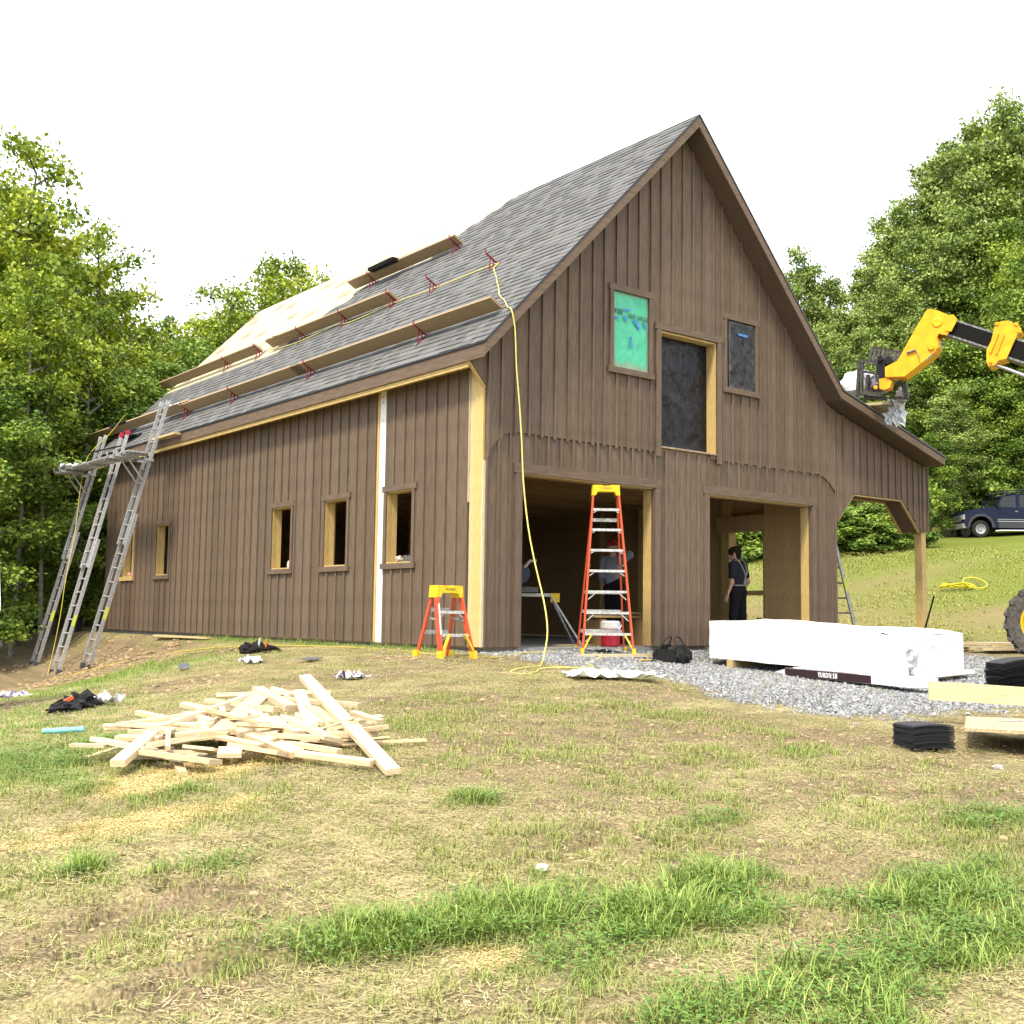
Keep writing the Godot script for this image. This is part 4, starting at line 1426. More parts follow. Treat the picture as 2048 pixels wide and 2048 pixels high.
func stepladder(called: String, label: String, h: float, n: int, foot_w: float, top_w: float, depth: float, at: Vector3, turn: float) -> void:
	var o := thing(called, label, "stepladder", at, turn, "orange and yellow stepladders")
	var red := Vector3(0.62, 0.085, 0.03)
	var cap_y := h - 0.06
	var fr := []
	for k in [-1, 1]:
		var a := Vector3(k * foot_w * 0.5, 0.0, 0.0); var b := Vector3(k * top_w * 0.5, cap_y, -depth * 0.42)
		fr.append([a, b])
		var s := Shape.new()
		s.tint(red.x, red.y, red.z)
		s.beam(a, b, 0.028, 0.075, Vector3.BACK)
		part("front_rail", s, M.plastic, o)
		s = Shape.new()
		s.tint(red.x * 0.92, red.y, red.z)
		s.beam(Vector3(k * (foot_w * 0.5 - 0.01), 0.0, -depth), Vector3(k * (top_w * 0.5 - 0.012), cap_y - 0.02, -depth * 0.42 - 0.08), 0.024, 0.05, Vector3.BACK)
		part("rear_rail", s, M.plastic, o)
		for z in [0.0, -depth]:
			s = Shape.new()
			s.tint(0.75, 0.5, 0.02)
			s.beam(Vector3(k * (foot_w * 0.5 + 0.006), -0.01, z + 0.004), Vector3(k * (foot_w * 0.5 - 0.002), 0.095, z * 0.97 - 0.006), 0.05, 0.095, Vector3.BACK)
			part("foot", s, M.plastic, o)
	var c := Shape.new()
	c.tint(0.78, 0.53, 0.015)
	var w := top_w + 0.05
	c.prism([Vector2(-w * .5, -0.09), Vector2(-w * .5 + 0.055, -0.09), Vector2(-w * .5 + 0.085, -0.035), Vector2(w * .5 - 0.085, -0.035), Vector2(w * .5 - 0.055, -0.09), Vector2(w * .5, -0.09), Vector2(w * .5 - 0.012, 0.06), Vector2(0.06, 0.06), Vector2(0.045, 0.05), Vector2(-0.045, 0.05), Vector2(-0.06, 0.06), Vector2(-w * .5 + 0.012, 0.06)], -depth * 0.42 - 0.12, -depth * 0.42 + 0.06, Transform3D(Basis(), Vector3(0, cap_y, 0)))
	var cap := part("cap", c, M.plastic, o)
	var tm := TextMesh.new()
	tm.text = "WERNER"
	tm.font = SystemFont.new()
	tm.font.font_names = PackedStringArray(["Droid Sans"])
	tm.font_size = 20
	tm.pixel_size = 0.002
	tm.depth = 0.002
	var word := put("print", tm, flat_paint(Color(0.12, 0.08, 0.03)), cap)
	word.position = Vector3(0.0, cap_y + 0.012, -depth * 0.42 + 0.061)
	for i in n:
		var t := (i + 1.0) * 0.3048 / h
		var a: Vector3 = fr[0][0].lerp(fr[0][1], t); var b: Vector3 = fr[1][0].lerp(fr[1][1], t)
		var s := Shape.new()
		s.tint(0.62, 0.62, 0.6)
		s.beam(a + Vector3(0.014, 0, -0.01), b + Vector3(-0.014, 0, -0.01), 0.082, 0.035)
		var st := part("step", s, M.alu, o)
		s = Shape.new()
		s.tint(0.6, 0.6, 0.58)
		var drop := 0.07 if i < n - 3 or n < 4 else 0.045
		if i < 3 and n > 4:
			drop = 0.11
		for k in [-1, 1]:
			var e: Vector3 = a if k < 0 else b
			s.beam(e + Vector3(-k * 0.02, -drop, 0.02), e + Vector3(-k * (0.03 + drop * 0.9), -0.015, 0.02), 0.014, 0.006, Vector3.BACK)
		part("knee_brace", s, M.alu, st)
	var back: Array = [0.33, 0.62, 0.9, 1.95] if n > 4 else [0.32, 0.6]
	for y in back:
		var t: float = y / h
		var hw := lerpf(foot_w, top_w, t) * 0.5 - 0.02
		var z := lerpf(-depth, -depth * 0.42 - 0.08, t)
		var s := Shape.new()
		s.tint(0.55, 0.55, 0.52)
		s.beam(Vector3(-hw, y, z), Vector3(hw, y, z), 0.02, 0.05)
		part("rear_bar", s, M.alu, o)
	for k in [-1, 1]:
		var t := 0.3048 / h
		var s := Shape.new()
		s.tint(0.78, 0.55, 0.03)
		s.beam(Vector3(k * (foot_w * 0.5 - 0.025), 0.1, 0.02), Vector3(k * (foot_w * 0.5 - 0.13), 0.3, -0.01), 0.02, 0.035, Vector3.BACK)
		part("corner_brace", s, M.plastic, o)
		s = Shape.new()
		s.tint(0.6, 0.6, 0.6)
		var ym := 0.52 * h
		s.beam(Vector3(k * (lerpf(foot_w, top_w, 0.52) * 0.5 - 0.03), ym, -depth * 0.22), Vector3(k * (lerpf(foot_w, top_w, 0.52) * 0.5 - 0.03), ym + 0.03, -depth * 0.72), 0.006, 0.025)
		part("spreader", s, M.steel, o)
		if n < 4:
			s = Shape.new()
			s.tint(0.7, 0.7, 0.68)
			s.beam(fr[0][0].lerp(fr[0][1], 0.35) + Vector3(0, 0, 0.039), fr[0][0].lerp(fr[0][1], 0.8) + Vector3(0, 0, 0.039), 0.02, 0.002, Vector3.BACK)
			if k > 0:
				part("label", s, M.matte, o)

func build_ladders() -> void:
	rng.seed = 31
	var feet := [Vector3(-1.68, 0, -14.6), Vector3(-1.72, 0, -13.0), Vector3(-1.62, 0, -11.15)]
	for f in feet:
		f.y = 0.0
	var no_tip := Vector3(0.5, 0.5, 0.5)
	var y0 := height(-1.68, -14.6) + 0.04
	straight_ladder("extension_ladder", Vector3(-1.68, y0, -14.6), Vector3(-0.33, 4.5, -14.6), 0.42, "weathered aluminium ladder furthest left against the barn eave", 0.5, 0.45, no_tip)
	var y1 := height(-1.74, -12.85) + 0.04
	straight_ladder("extension_ladder", Vector3(-1.74, y1, -12.85), Vector3(-0.36, 4.42, -13.05), 0.46, "middle aluminium ladder at the left end, with red tips on its rails", 0.62, 0.42, Vector3(0.6, 0.03, 0.06))
	var y2 := height(-1.62, -11.25) + 0.04
	straight_ladder("extension_ladder", Vector3(-1.62, y2, -11.25), Vector3(-0.27, 4.83, -10.95), 0.42, "weathered aluminium ladder nearest the gable, of the three at the left end", 0.5, 0.45, no_tip)
	for q in [[-14.6, "ladder jack on the far left ladder, holding the walk board's far end"], [-11.0, "ladder jack on the right ladder of the three, holding the walk board"]]:
		var z: float = q[0]
		var o := thing("ladder_jack", q[1], "ladder jack", Vector3(-0.62, 3.55, z), 0.0, "ladder jacks")
		for k in [-1, 1]:
			var s := Shape.new()
			s.tint(0.58, 0.58, 0.57)
			s.beam(Vector3(0.05, 0.02, k * 0.2), Vector3(-0.78, 0.06, k * 0.2), 0.03, 0.05)
			s.beam(Vector3(-0.77, 0.05, k * 0.2), Vector3(-0.8, 0.15, k * 0.2), 0.03, 0.03)
			part("arm", s, M.alu, o)
			s = Shape.new()
			s.tint(0.6, 0.6, 0.6)
			s.beam(Vector3(-0.5, 0.03, k * 0.2), Vector3(-0.16, -0.42, k * 0.2), 0.025, 0.03)
			part("brace", s, M.alu, o)
		var s2 := Shape.new()
		s2.tint(0.3, 0.3, 0.3)
		s2.beam(Vector3(-0.2, 0.04, -0.3), Vector3(-0.2, 0.04, 0.3), 0.03, 0.03)
		part("cross_bar", s2, M.steel, o)
	var w := thing("walk_board", "aluminium walk board laid across the two ladder jacks below the eave", "walk board", Vector3(-1.05, 3.66, -12.8))
	for k in 6:
		var s := Shape.new()
		s.tint(0.5, 0.5, 0.49, rr(0.85, 1.1))
		s.box(Vector3(-0.2 + k * 0.08, 0.0, 0.0), Vector3(0.055, 0.035, 4.9))
		part("slat", s, M.alu, w)
	for z in [-2.3, -1.1, 0.0, 1.1, 2.3]:
		var s := Shape.new()
		s.tint(0.4, 0.4, 0.4)
		s.box(Vector3(0, -0.04, z), Vector3(0.5, 0.04, 0.05))
		part("cross_piece", s, M.alu, w)
	lone("plastic_bag", crumple(Vector3(0.5, 0.14, 0.7), 15, Vector3(0.7, 0.7, 0.7), Vector3(0.55, 0.55, 0.58)), M.plastic, "white plastic sheet bunched on the far end of the walk board", "plastic bag", Vector3(-1.05, 3.68, -14.4), 0.4)
	var s3 := Shape.new()
	s3.tint(0.62, 0.48, 0.24)
	s3.box(Vector3.ZERO, Vector3(0.14, 0.04, 1.3))
	lone("short_board", s3, M.lumber_z, "short pine board across the top of the right ladder at the eave", "board", Vector3(-0.42, 4.06, -10.6), 0.0)
	s3 = Shape.new()
	s3.tint(0.03, 0.03, 0.03)
	s3.tube([Vector3(0, 0, -1.0), Vector3(0, 0, 1.0)], 0.018, 8)
	lone("pry_bar", s3, M.steel, "black steel bar lying across the left ladders above the walk board", "bar", Vector3(-0.75, 4.06, -13.6), 0.1)
	# cord that hangs from the lowest plank down the ladders and along the wall
	var pts := [Vector3(-0.1, 5.0, -14.0), Vector3(-0.35, 4.55, -14.25), Vector3(-0.8, 4.0, -14.3), Vector3(-1.0, 3.3, -14.1), Vector3(-1.2, 2.2, -13.7), Vector3(-1.45, 1.1, -13.4), Vector3(-1.6, 0.2, -13.2)]
	for q in [[-1.85, -13.0], [-2.1, -12.4], [-1.95, -11.3], [-1.6, -9.5], [-1.2, -8.0], [-0.9, -6.4], [-0.75, -4.5], [-0.8, -2.6], [-0.7, -1.2], [-0.9, 0.2], [-0.5, 0.9], [0.3, 0.45], [0.9, 0.3], [2.0, 0.02], [2.6, -0.5]]:
		pts.append(Vector3(q[0], maxf(height(q[0], q[1]), -0.015 if q[1] < 0.0 and q[0] > 0.0 else -9.0) + 0.015, q[1]))
	var h := Shape.new()
	h.tint(0.62, 0.5, 0.06)
	h.tube(smooth(pts, 3), 0.009, 5)
	lone("yellow_cord", h, M.plastic, "yellow cord hanging by the ladders and lying along the foot of the left wall", "cord")
	var bl := Vector3(1.68, 0, 0.7)
	bl.y = height(1.68, 0.75) + 0.0
	stepladder("tall_stepladder", "tall orange stepladder with yellow cap standing before the left door", 2.44, 7, 0.72, 0.36, 1.0, bl, -0.64)
	var sl := Vector3(-1.12, height(-1.12, 1.0), 1.0)
	stepladder("short_stepladder", "short two step orange stepladder with yellow cap beside the barn corner", 0.9, 2, 0.5, 0.36, 0.52, sl, 0.03)
	straight_ladder("leaning_ladder", Vector3(9.63, 0.05, -1.0), Vector3(8.28, 3.7, -1.0), 0.42, "grey ladder under the lean-to, partly hidden by the barn wall", 0.5, 0.9, no_tip, "")

# ------------------------------------------------------------------ yard things
func on_ground(x: float, z: float, up := 0.0) -> Vector3:
	return Vector3(x, height(x, z) + up, z)

func stick(a: Vector3, b: Vector3, w: float, t: float, label: String, group: String, called := "cut_board") -> void:
	var s := Shape.new()
	var k := rr(0.78, 1.08)
	var warm := rr(0.0, 0.06)
	s.tint((0.76 + warm * 0.5) * k, (0.62 - warm * 0.5) * k, (0.41 - warm) * k)
	var half := (b - a).length() * 0.5
	var d := (b - a).normalized()
	s.box(Vector3.ZERO, Vector3(w, t, half * 2.0))
	var o := lone(called, s, M.lumber_z, label, "board", (a + b) * 0.5, 0.0, group)
	o.basis = Basis.looking_at(d, Vector3(rr(-.25, .25), 1, rr(-.25, .25)))

func build_wood_pile() -> void:
	rng.seed = 41
	var g := "offcuts in the wood pile"
	var l := "pale pine offcut in the heap of scrap lumber on the grass"
	var P := func(x1: float, y1: float, z1: float, x2: float, y2: float, z2: float, w: float, t: float, label := ""):
		stick(Vector3(x1, maxf(y1, height(x1, z1) + t * 0.5), z1), Vector3(x2, maxf(y2, height(x2, z2) + t * 0.5), z2), w, t, label if label else l, g)
	P.call(-4.93, -0.08, 4.24, -5.63, -0.5, 6.68, 0.088, 0.038, "longest plank of the scrap heap, sloping down to the right off its top")
	P.call(-5.36, -0.16, 4.29, -5.38, -0.26, 4.89, 0.09, 0.04); P.call(-5.51, -0.31, 5.11, -5.53, -0.4, 5.78, 0.14, 0.03)
	P.call(-5.41, -0.2, 4.46, -6.08, -0.39, 5.19, 0.14, 0.03, "wide plank leaning from the top of the scrap heap towards the viewer")
	P.call(-6.51, -0.36, 4.58, -5.96, -0.3, 4.65, 0.05, 0.04); P.call(-6.29, -0.36, 4.79, -5.52, -0.21, 4.44, 0.09, 0.04)
	P.call(-5.96, -0.25, 4.31, -5.83, -0.28, 4.64, 0.06, 0.03); P.call(-5.67, -0.2, 4.25, -4.96, -0.17, 4.73, 0.07, 0.03); P.call(-5.77, -0.23, 4.34, -5.62, -0.25, 4.61, 0.12, 0.03)
	P.call(-5.38, -0.21, 4.58, -4.95, -0.24, 5.14, 0.09, 0.03); P.call(-6.75, -0.42, 4.82, -6.58, -0.45, 5.32, 0.12, 0.03); P.call(-6.93, -0.44, 4.87, -6.76, -0.44, 5.03, 0.09, 0.02)
	P.call(-6.42, -0.39, 4.92, -6.87, -0.49, 5.55, 0.09, 0.04, "board at the left front of the scrap heap, its near end on the grass")
	P.call(-6.63, -0.46, 5.33, -6.38, -0.48, 5.86, 0.12, 0.03, "wide board lying flat along the front of the scrap heap")
	P.call(-6.58, -0.44, 5.19, -6.21, -0.4, 5.18, 0.09, 0.04); P.call(-5.92, -0.37, 5.16, -5.88, -0.45, 5.96, 0.09, 0.04)
	P.call(-5.88, -0.45, 5.95, -5.64, -0.47, 6.46, 0.06, 0.03, "thin strip reaching out of the right front of the scrap heap"); P.call(-5.85, -0.41, 5.61, -5.65, -0.44, 6.08, 0.06, 0.03); P.call(-6.12, -0.43, 5.54, -5.97, -0.45, 5.94, 0.12, 0.03)
	P.call(-5.14, -0.17, 4.55, -5.5, -0.35, 5.43, 0.09, 0.03); P.call(-5.28, -0.26, 5.01, -5.34, -0.34, 5.49, 0.12, 0.04); P.call(-5.08, -0.28, 5.26, -5.05, -0.32, 5.59, 0.06, 0.03)
	P.call(-5.49, -0.38, 5.67, -5.23, -0.37, 5.86, 0.05, 0.04); P.call(-5.87, -0.39, 5.39, -5.55, -0.31, 5.05, 0.2, 0.02); P.call(-5.63, -0.35, 5.26, -5.62, -0.38, 5.52, 0.14, 0.04)
	P.call(-6.3, -0.3, 4.31, -6.14, -0.34, 4.73, 0.05, 0.03); P.call(-6.63, -0.41, 4.85, -6.41, -0.41, 5.05, 0.09, 0.03); P.call(-6.51, -0.38, 4.75, -6.28, -0.38, 4.94, 0.09, 0.03)
	P.call(-5.79, -0.39, 5.46, -5.58, -0.39, 5.71, 0.05, 0.03); P.call(-6.31, -0.38, 4.92, -6.48, -0.44, 5.35, 0.03, 0.03); P.call(-6.37, -0.44, 5.44, -6.24, -0.45, 5.61, 0.2, 0.02)
	P.call(-6.27, -0.45, 5.64, -6.14, -0.45, 5.71, 0.14, 0.03); P.call(-6.03, -0.3, 4.54, -5.98, -0.34, 4.92, 0.06, 0.03); P.call(-5.25, -0.16, 4.4, -5.22, -0.2, 4.64, 0.12, 0.03)
	P.call(-5.64, -0.26, 4.66, -5.49, -0.27, 4.87, 0.09, 0.04); P.call(-5.64, -0.28, 4.82, -5.72, -0.35, 5.2, 0.09, 0.03); P.call(-6.03, -0.34, 4.82, -6.13, -0.38, 5.12, 0.05, 0.04)
	P.call(-6.07, -0.36, 5.01, -5.95, -0.33, 4.85, 0.06, 0.04); P.call(-5.77, -0.26, 4.55, -5.91, -0.33, 4.92, 0.04, 0.04); P.call(-5.4, -0.3, 5.13, -5.37, -0.33, 5.41, 0.09, 0.03)
	P.call(-6.31, -0.4, 5.04, -5.95, -0.37, 5.2, 0.05, 0.04); P.call(-5.93, -0.34, 4.97, -5.83, -0.37, 5.26, 0.09, 0.04)
	for i in 46:  # the body of the heap under them
		var a := rr(0, TAU); var r := sqrt(rng.randf())
		var right := Vector3(0.785, 0, 0.62); var away := Vector3(0.62, 0, -0.785)
		var c := Vector3(-5.78, 0, 5.08) + right * cos(a) * r * 0.85 + away * sin(a) * r * 0.62
		var y := height(c.x, c.z) + 0.02 + rr(0.0, 0.2) * (1.0 - r * r)
		var d := (right * rr(0.3, 1.0) + away * rr(-0.9, 0.9)).normalized() * rr(0.15, 0.55)
		var tip := Vector3(0, rr(-0.09, 0.09), 0)
		P.call(c.x - d.x, y - tip.y, c.z - d.z, c.x + d.x, y + tip.y, c.z + d.z, rr(0.025, 0.07), rr(0.014, 0.03))

func build_yard() -> void:
	rng.seed = 51
	# the wrapped bundle
	var o := thing("wrapped_bundle", "large white wrapped bundle of lumber on timbers before the right door", "wrapped bundle", Vector3(3.62, 0, 2.5))
	var s := Shape.new()
	var f := FastNoiseLite.new()
	f.seed = 4
	f.frequency = 0.9
	f.fractal_octaves = 3
	# local frame along the pack: near end +z
	var corners := [Vector3(3.5, -0.15, 0.95), Vector3(3.78, -0.285, 4.05), Vector3(5.45, -0.25, 3.85), Vector3(5.15, -0.12, 0.78)]
	var mid := Vector3(3.62, 0, 2.5)
	for q in corners.size():
		corners[q] -= mid
	var nx := 30; var nt := 10
	var at := func(side: int, u: float, v: float) -> Vector3:
		var p: Vector3
		var hgt := 0.545 + 0.018 * sin(u * 9.0) * (1.0 - u)
		if side < 4:
			p = corners[side].lerp(corners[(side + 1) % 4], u) + Vector3.UP * v * hgt
		else:
			p = corners[0].lerp(corners[1], u).lerp(corners[3].lerp(corners[2], u), v) + Vector3.UP * hgt
		var e := 1.0
		var nz := f.get_noise_3dv(p * 1.6 + mid)
		var fold := absf(f.get_noise_2d(p.z * 1.1 + p.y * 2.0, p.x * 1.1 + p.y * 5.0))
		p += Vector3(nz * 0.018, f.get_noise_3dv(p * 1.2 - mid) * 0.014, f.get_noise_3dv(p * 1.6) * 0.016 - fold * 0.012) * e
		if p.z > 1.2 and v > 0.9 or side == 4 and u > 0.9:
			p.y -= 0.02
		return p
	s.tint(0.76, 0.76, 0.775)
	for side in 5:
		var un := nx if side in [0, 2, 4] else 14
		for j in nt:
			for i in un:
				var q := [at.call(side, float(i) / un, float(j) / nt), at.call(side, (i + 1.0) / un, float(j) / nt), at.call(side, (i + 1.0) / un, (j + 1.0) / nt), at.call(side, float(i) / un, (j + 1.0) / nt)]
				for t in [[0, 1, 2], [0, 2, 3]]:
					var nm: Vector3 = (q[t[1]] - q[t[0]]).cross(q[t[2]] - q[t[0]]).normalized()
					var m: Vector3 = q[0] - Vector3(0.6, 0.1, 0.0)
					if nm.dot(m) < 0.0:
						nm = -nm
					s.tri(q[t[0]], q[t[1]], q[t[2]], nm, nm, nm)
	part("wrap", s, M.sheet, o)
	s = Shape.new()
	s.tint(0.66, 0.67, 0.68)
	var fl := crumple(Vector3(0.5, 0.07, 0.4), 33, Vector3(0.74, 0.74, 0.75))
	var flap := part("loose_flap", fl, M.plastic, o)
	flap.position = corners[1] + Vector3(0.05, 0.16, 0.02)
	flap.rotation = Vector3(1.4, 0.6, 0.3)
	s = Shape.new()
	s.tint(0.8, 0.8, 0.81)
	s.beam(corners[1] + Vector3(-0.02, 0.0, 0.06), corners[2] + Vector3(0.05, 0.0, 0.05), 0.16, 0.05)
	part("bottom_fold", s, M.sheet, o)
	s = Shape.new()
	s.tint(0.25, 0.25, 0.26)
	s.box(corners[1].lerp(corners[2], 0.1) + Vector3(-0.1, 0.55, -0.5), Vector3(0.05, 0.004, 0.12), Basis(Vector3.UP, 0.5))
	part("tear", s, M.matte, o)
	for k in [0.12, 0.52, 0.97]:
		var a: Vector3 = corners[0].lerp(corners[1], k); var b: Vector3 = corners[3].lerp(corners[2], k)
		s = Shape.new()
		s.tint(0.58, 0.44, 0.2)
		s.beam(a + Vector3(-0.03, -0.065, 0), b + Vector3(0.05, -0.065, 0), 0.1, 0.13)
		part("timber", s, M.lumber_x, o)
	# flat white package with its printed band
	var p := thing("wrapped_package", "long flat white package with dark printed band lying before the wrapped bundle", "package", Vector3(2.95, height(3.05, 3.9) + 0.1, 3.85))
	var pd := Vector3(-0.34, 0, 0.94).normalized()
	p.rotation.y = atan2(-pd.z, pd.x)
	s = Shape.new()
	s.tint(0.85, 0.84, 0.85)
	var pk := []
	for y in [-0.05, 0.05]:
		pk.append_array([Vector3(-1.3, y, -0.2), Vector3(1.3, y, -0.2), Vector3(1.3, y, 0.2), Vector3(-1.3, y, 0.2)])
	s.hexa(pk)
	s.beam(Vector3(-1.3, 0, 0), Vector3(-1.75, -0.03, 0.05), 0.36, 0.09, Vector3.UP, 0.06, 0.02)
	part("wrap", s, M.sheet, p)
	s = Shape.new()
	s.tint(0.045, 0.02, 0.03)
	s.box(Vector3(-0.5, 0.0515, 0.07), Vector3(1.6, 0.003, 0.26))
	s.box(Vector3(-0.35, 0.0, 0.2015), Vector3(1.9, 0.096, 0.003))
	var band := part("printed_band", s, M.plastic, p)
	for face in 2:
		var tm := TextMesh.new()
		tm.text = "YUKON SB"
		tm.font = SystemFont.new()
		tm.font.font_names = PackedStringArray(["Droid Sans"])
		tm.font.font_weight = 700
		tm.font_size = 40
		tm.pixel_size = 0.0058 if face == 0 else 0.0022
		tm.depth = 0.002
		var w := put("print", tm, flat_paint(Color(0.82, 0.8, 0.8)), band)
		w.position = Vector3(-0.35, 0.0545, 0.07) if face == 0 else Vector3(-0.3, 0.0, 0.2045)
		w.rotation.x = -PI / 2 if face == 0 else 0.0
	s = Shape.new()
	s.tint(0.82, 0.8, 0.8)
	var ring := []
	for k in 15:
		ring.append(Vector3(-1.08 + cos(k * 0.36) * 0.17, 0.055, 0.07 + sin(k * 0.36) * 0.09))
	s.tube(ring, 0.008, 4)
	for k in 3:
		s.box(Vector3(-1.13 + k * 0.05, 0.0545, 0.07), Vector3(0.02, 0.002, 0.08 - k * 0.01), Basis(Vector3.UP, 0.4))
	part("emblem", s, M.matte, band)

	# shingles, boards, sheathing at the right
	var st := shingle_stack(0.34, 0.27, 14, 0.0125, 81, 0.012, Vector3(0.022, 0.023, 0.026))
	lone("shingle_stack", st, M.granule, "square black stack of cut shingles on the straw before the pallet", "shingles", on_ground(-1.58, 7.63, 0.015), -0.43)
	var cs := thing("shingle_pile", "slumped pile of bent black shingles right of the wrapped bundle", "shingles", on_ground(3.75, 5.75, 0.0), 0.0)
	for k in 4:
		var q := shingle_stack(1.05 - 0.05 * (k % 2), 0.36, 7, 0.0115, 90 + k, 0.07, Vector3(0.02, 0.021, 0.024))
		var b := part("shingle_bundle", q, M.granule, cs)
		b.position = Vector3(rr(-0.08, 0.08) + (0.12 if k == 0 else 0.0) - (0.16 if k == 3 else 0.0), 0.1 + k * 0.092, rr(-0.05, 0.05))
		b.rotation.y = -0.55 + rr(-0.12, 0.12)
	var cl := Vector3(0.62, 0.5, 0.27)
	s = Shape.new()
	s.tint(0.72, 0.6, 0.34)
	s.box(Vector3(1.5, 0, 0), Vector3(3.0, 0.16, 0.04), Basis(Vector3.BACK, -0.045))
	lone("dimension_board", s, M.lumber_x, "clean pine board standing on edge at the right, behind the sheathing on the pallet", "board", Vector3(-0.22, -0.24, 6.83), -0.785)
	s = Shape.new()
	s.tint(0.66, 0.52, 0.30)
	s.box(Vector3(1.2, 0, 0), Vector3(2.4, 0.035, 0.16))
	lone("ground_board", s, M.lumber_x, "pine board flat on the gravel under the slumped shingles", "board", on_ground(2.65, 5.65, 0.03), -0.3)
	var pl := thing("pallet", "low pallet at the right edge under a sheet of sheathing", "pallet", Vector3(-0.68, -0.525, 7.85), -1.055)
	for z in [-0.45, 0.0, 0.45]:
		s = Shape.new()
		s.tint(0.16, 0.12, 0.08)
		s.box(Vector3(0.75, 0.07, z), Vector3(1.2, 0.09, 0.04))
		part("runner", s, M.lumber_x, pl)
	for k in 6:
		s = Shape.new()
		s.tint(0.17, 0.12, 0.08, rr(0.8, 1.2))
		s.box(Vector3(0.2 + k * 0.22, 0.125, 0), Vector3(0.1, 0.018, 1.0))
		part("slat", s, M.lumber_z, pl)
	var os := Shape.new()
	os.tint(0.66, 0.52, 0.32)
	os.box(Vector3(0.0, 0.0, 0.0), Vector3(2.2, 0.024, 1.16))
	lone("sheathing_sheet", os, M.strand, "sheet of sheathing laid on the pallet at the right edge", "sheathing", Vector3(-0.31, -0.37, 8.5), -1.055)
	os = Shape.new()
	os.tint(0.5, 0.45, 0.45)
	os.box(Vector3(0, 0, 0), Vector3(0.5, 0.004, 0.07))
	lone("shingle_strip", os, M.granule, "grey strip lying on the sheathing at the right edge", "shingle", Vector3(-0.35, -0.355, 7.75), -0.2)
	var lb := thing("lumber_stack", "low stack of pale planks behind the wrapped bundle, beside the tyre", "lumber", Vector3(10.5, height(10.5, 1.6), 1.6), -0.15)
	for k in 5:
		s = Shape.new()
		s.tint(0.66, 0.54, 0.36, rr(0.85, 1.1))
		s.box(Vector3(0.6 + rr(-.1, .1), 0.06 + (k % 2) * 0.09, -0.3 + k * 0.15), Vector3(2.6, 0.045, 0.2), Basis(Vector3.UP, rr(-0.05, 0.05)))
		part("plank", s, M.lumber_x, lb)

	# by the left door
	s = Shape.new()
	s.tint(0.7, 0.58, 0.34)
	s.beam(Vector3(-0.75, 0, 0), Vector3(0.75, 0, 0), 0.09, 0.04)
	lone("foot_board", s, M.lumber_x, "pine board on the gravel between the feet of the tall stepladder", "board", on_ground(1.75, 0.95, 0.03), -0.1)
	var bag := thing("tool_bag", "open black tool bag on the gravel between the two doors", "tool bag", on_ground(2.35, 1.3, 0.0), 0.35)
	bag_shape(bag, Vector3(0.5, 0.28, 0.28), Vector3(0.018, 0.016, 0.016))
	var belt := thing("tool_belt", "black tool belt with pouches and orange handled tools on the grass by the left wall", "tool belt", on_ground(-2.2, -2.3, 0.0), 0.4)
	for q in [[-0.3, 0.1, 0.3, 0.24], [0.05, 0.12, 0.26, 0.27], [0.28, 0.09, 0.24, 0.2], [-0.1, 0.1, 0.25, 0.22]]:
		part("pouch", lump_of(Vector3(q[2], q[3], 0.22), int(q[0] * 100) + 50, 0.5, Vector3(0.02, 0.018, 0.017)), M.cloth, belt).position = Vector3(q[0], q[1], rr(-.06, .06))
	s = Shape.new()
	s.tint(0.02, 0.018, 0.017)
	s.tube([Vector3(0.3, 0.14, 0), Vector3(0.5, 0.12, 0.02), Vector3(0.7, 0.03, 0.05)], [0.05, 0.045, 0.03], 8)
	part("strap", s, M.cloth, belt)
	belt.scale = Vector3(0.75, 0.75, 0.75)
	for q in [[-0.02, 0.24, 0.06], [0.1, 0.25, -0.03], [0.2, 0.22, 0.04]]:
		s = Shape.new()
		s.tint(0.7, 0.16, 0.03) if q[0] > 0.0 else s.tint(0.5, 0.5, 0.5)
		s.beam(Vector3(q[0], q[1] - 0.1, q[2]), Vector3(q[0] + 0.05, q[1] + 0.07, q[2]), 0.03, 0.03)
		part("tool_handle", s, M.plastic, belt)
	var hm := thing("hammer", "hammer with wooden handle lying by the tool bag", "hammer", on_ground(1.72, 1.42, 0.03), 0.25)
	s = Shape.new()
	s.tint(0.6, 0.38, 0.14)
	s.tube([Vector3(-0.18, 0, 0), Vector3(0.12, 0, 0)], [0.016, 0.013], 8)
	part("handle", s, M.lumber_x, hm)
	s = Shape.new()
	s.tint(0.2, 0.2, 0.2)
	s.box(Vector3(0.14, 0, 0), Vector3(0.03, 0.03, 0.13))
	part("head", s, M.steel, hm)
	for q in [[-1.15, 3.5, 0.55, 17, "folded white paper sheet on the straw, left of the pair before the tall stepladder"], [-0.78, 3.72, 0.5, 23, "peaked white paper sheet on the straw, right of the pair before the tall stepladder"]]:
		lone("paper_sheet", crumple(Vector3(q[2], 0.07, 0.45), q[3], Vector3(0.86, 0.85, 0.85)), M.matte, q[4], "paper", on_ground(q[0], q[1], 0.02), -0.5)
	# litter on the grass
	lone("wrapper", crumple(Vector3(0.3, 0.07, 0.25), 3, Vector3(0.75, 0.75, 0.78), Vector3(0.16, 0.08, 0.2)), M.plastic, "crumpled white and purple wrapper on the dirt above the scrap heap", "wrapper", on_ground(-3.25, 2.12, 0.0), 0.3)
	lone("wrapper", crumple(Vector3(0.3, 0.08, 0.25), 13, Vector3(0.78, 0.78, 0.8)), M.plastic, "crumpled plain white wrapper on the grass below the tool belt", "wrapper", on_ground(-3.0, -0.75, 0.0), 1.3)
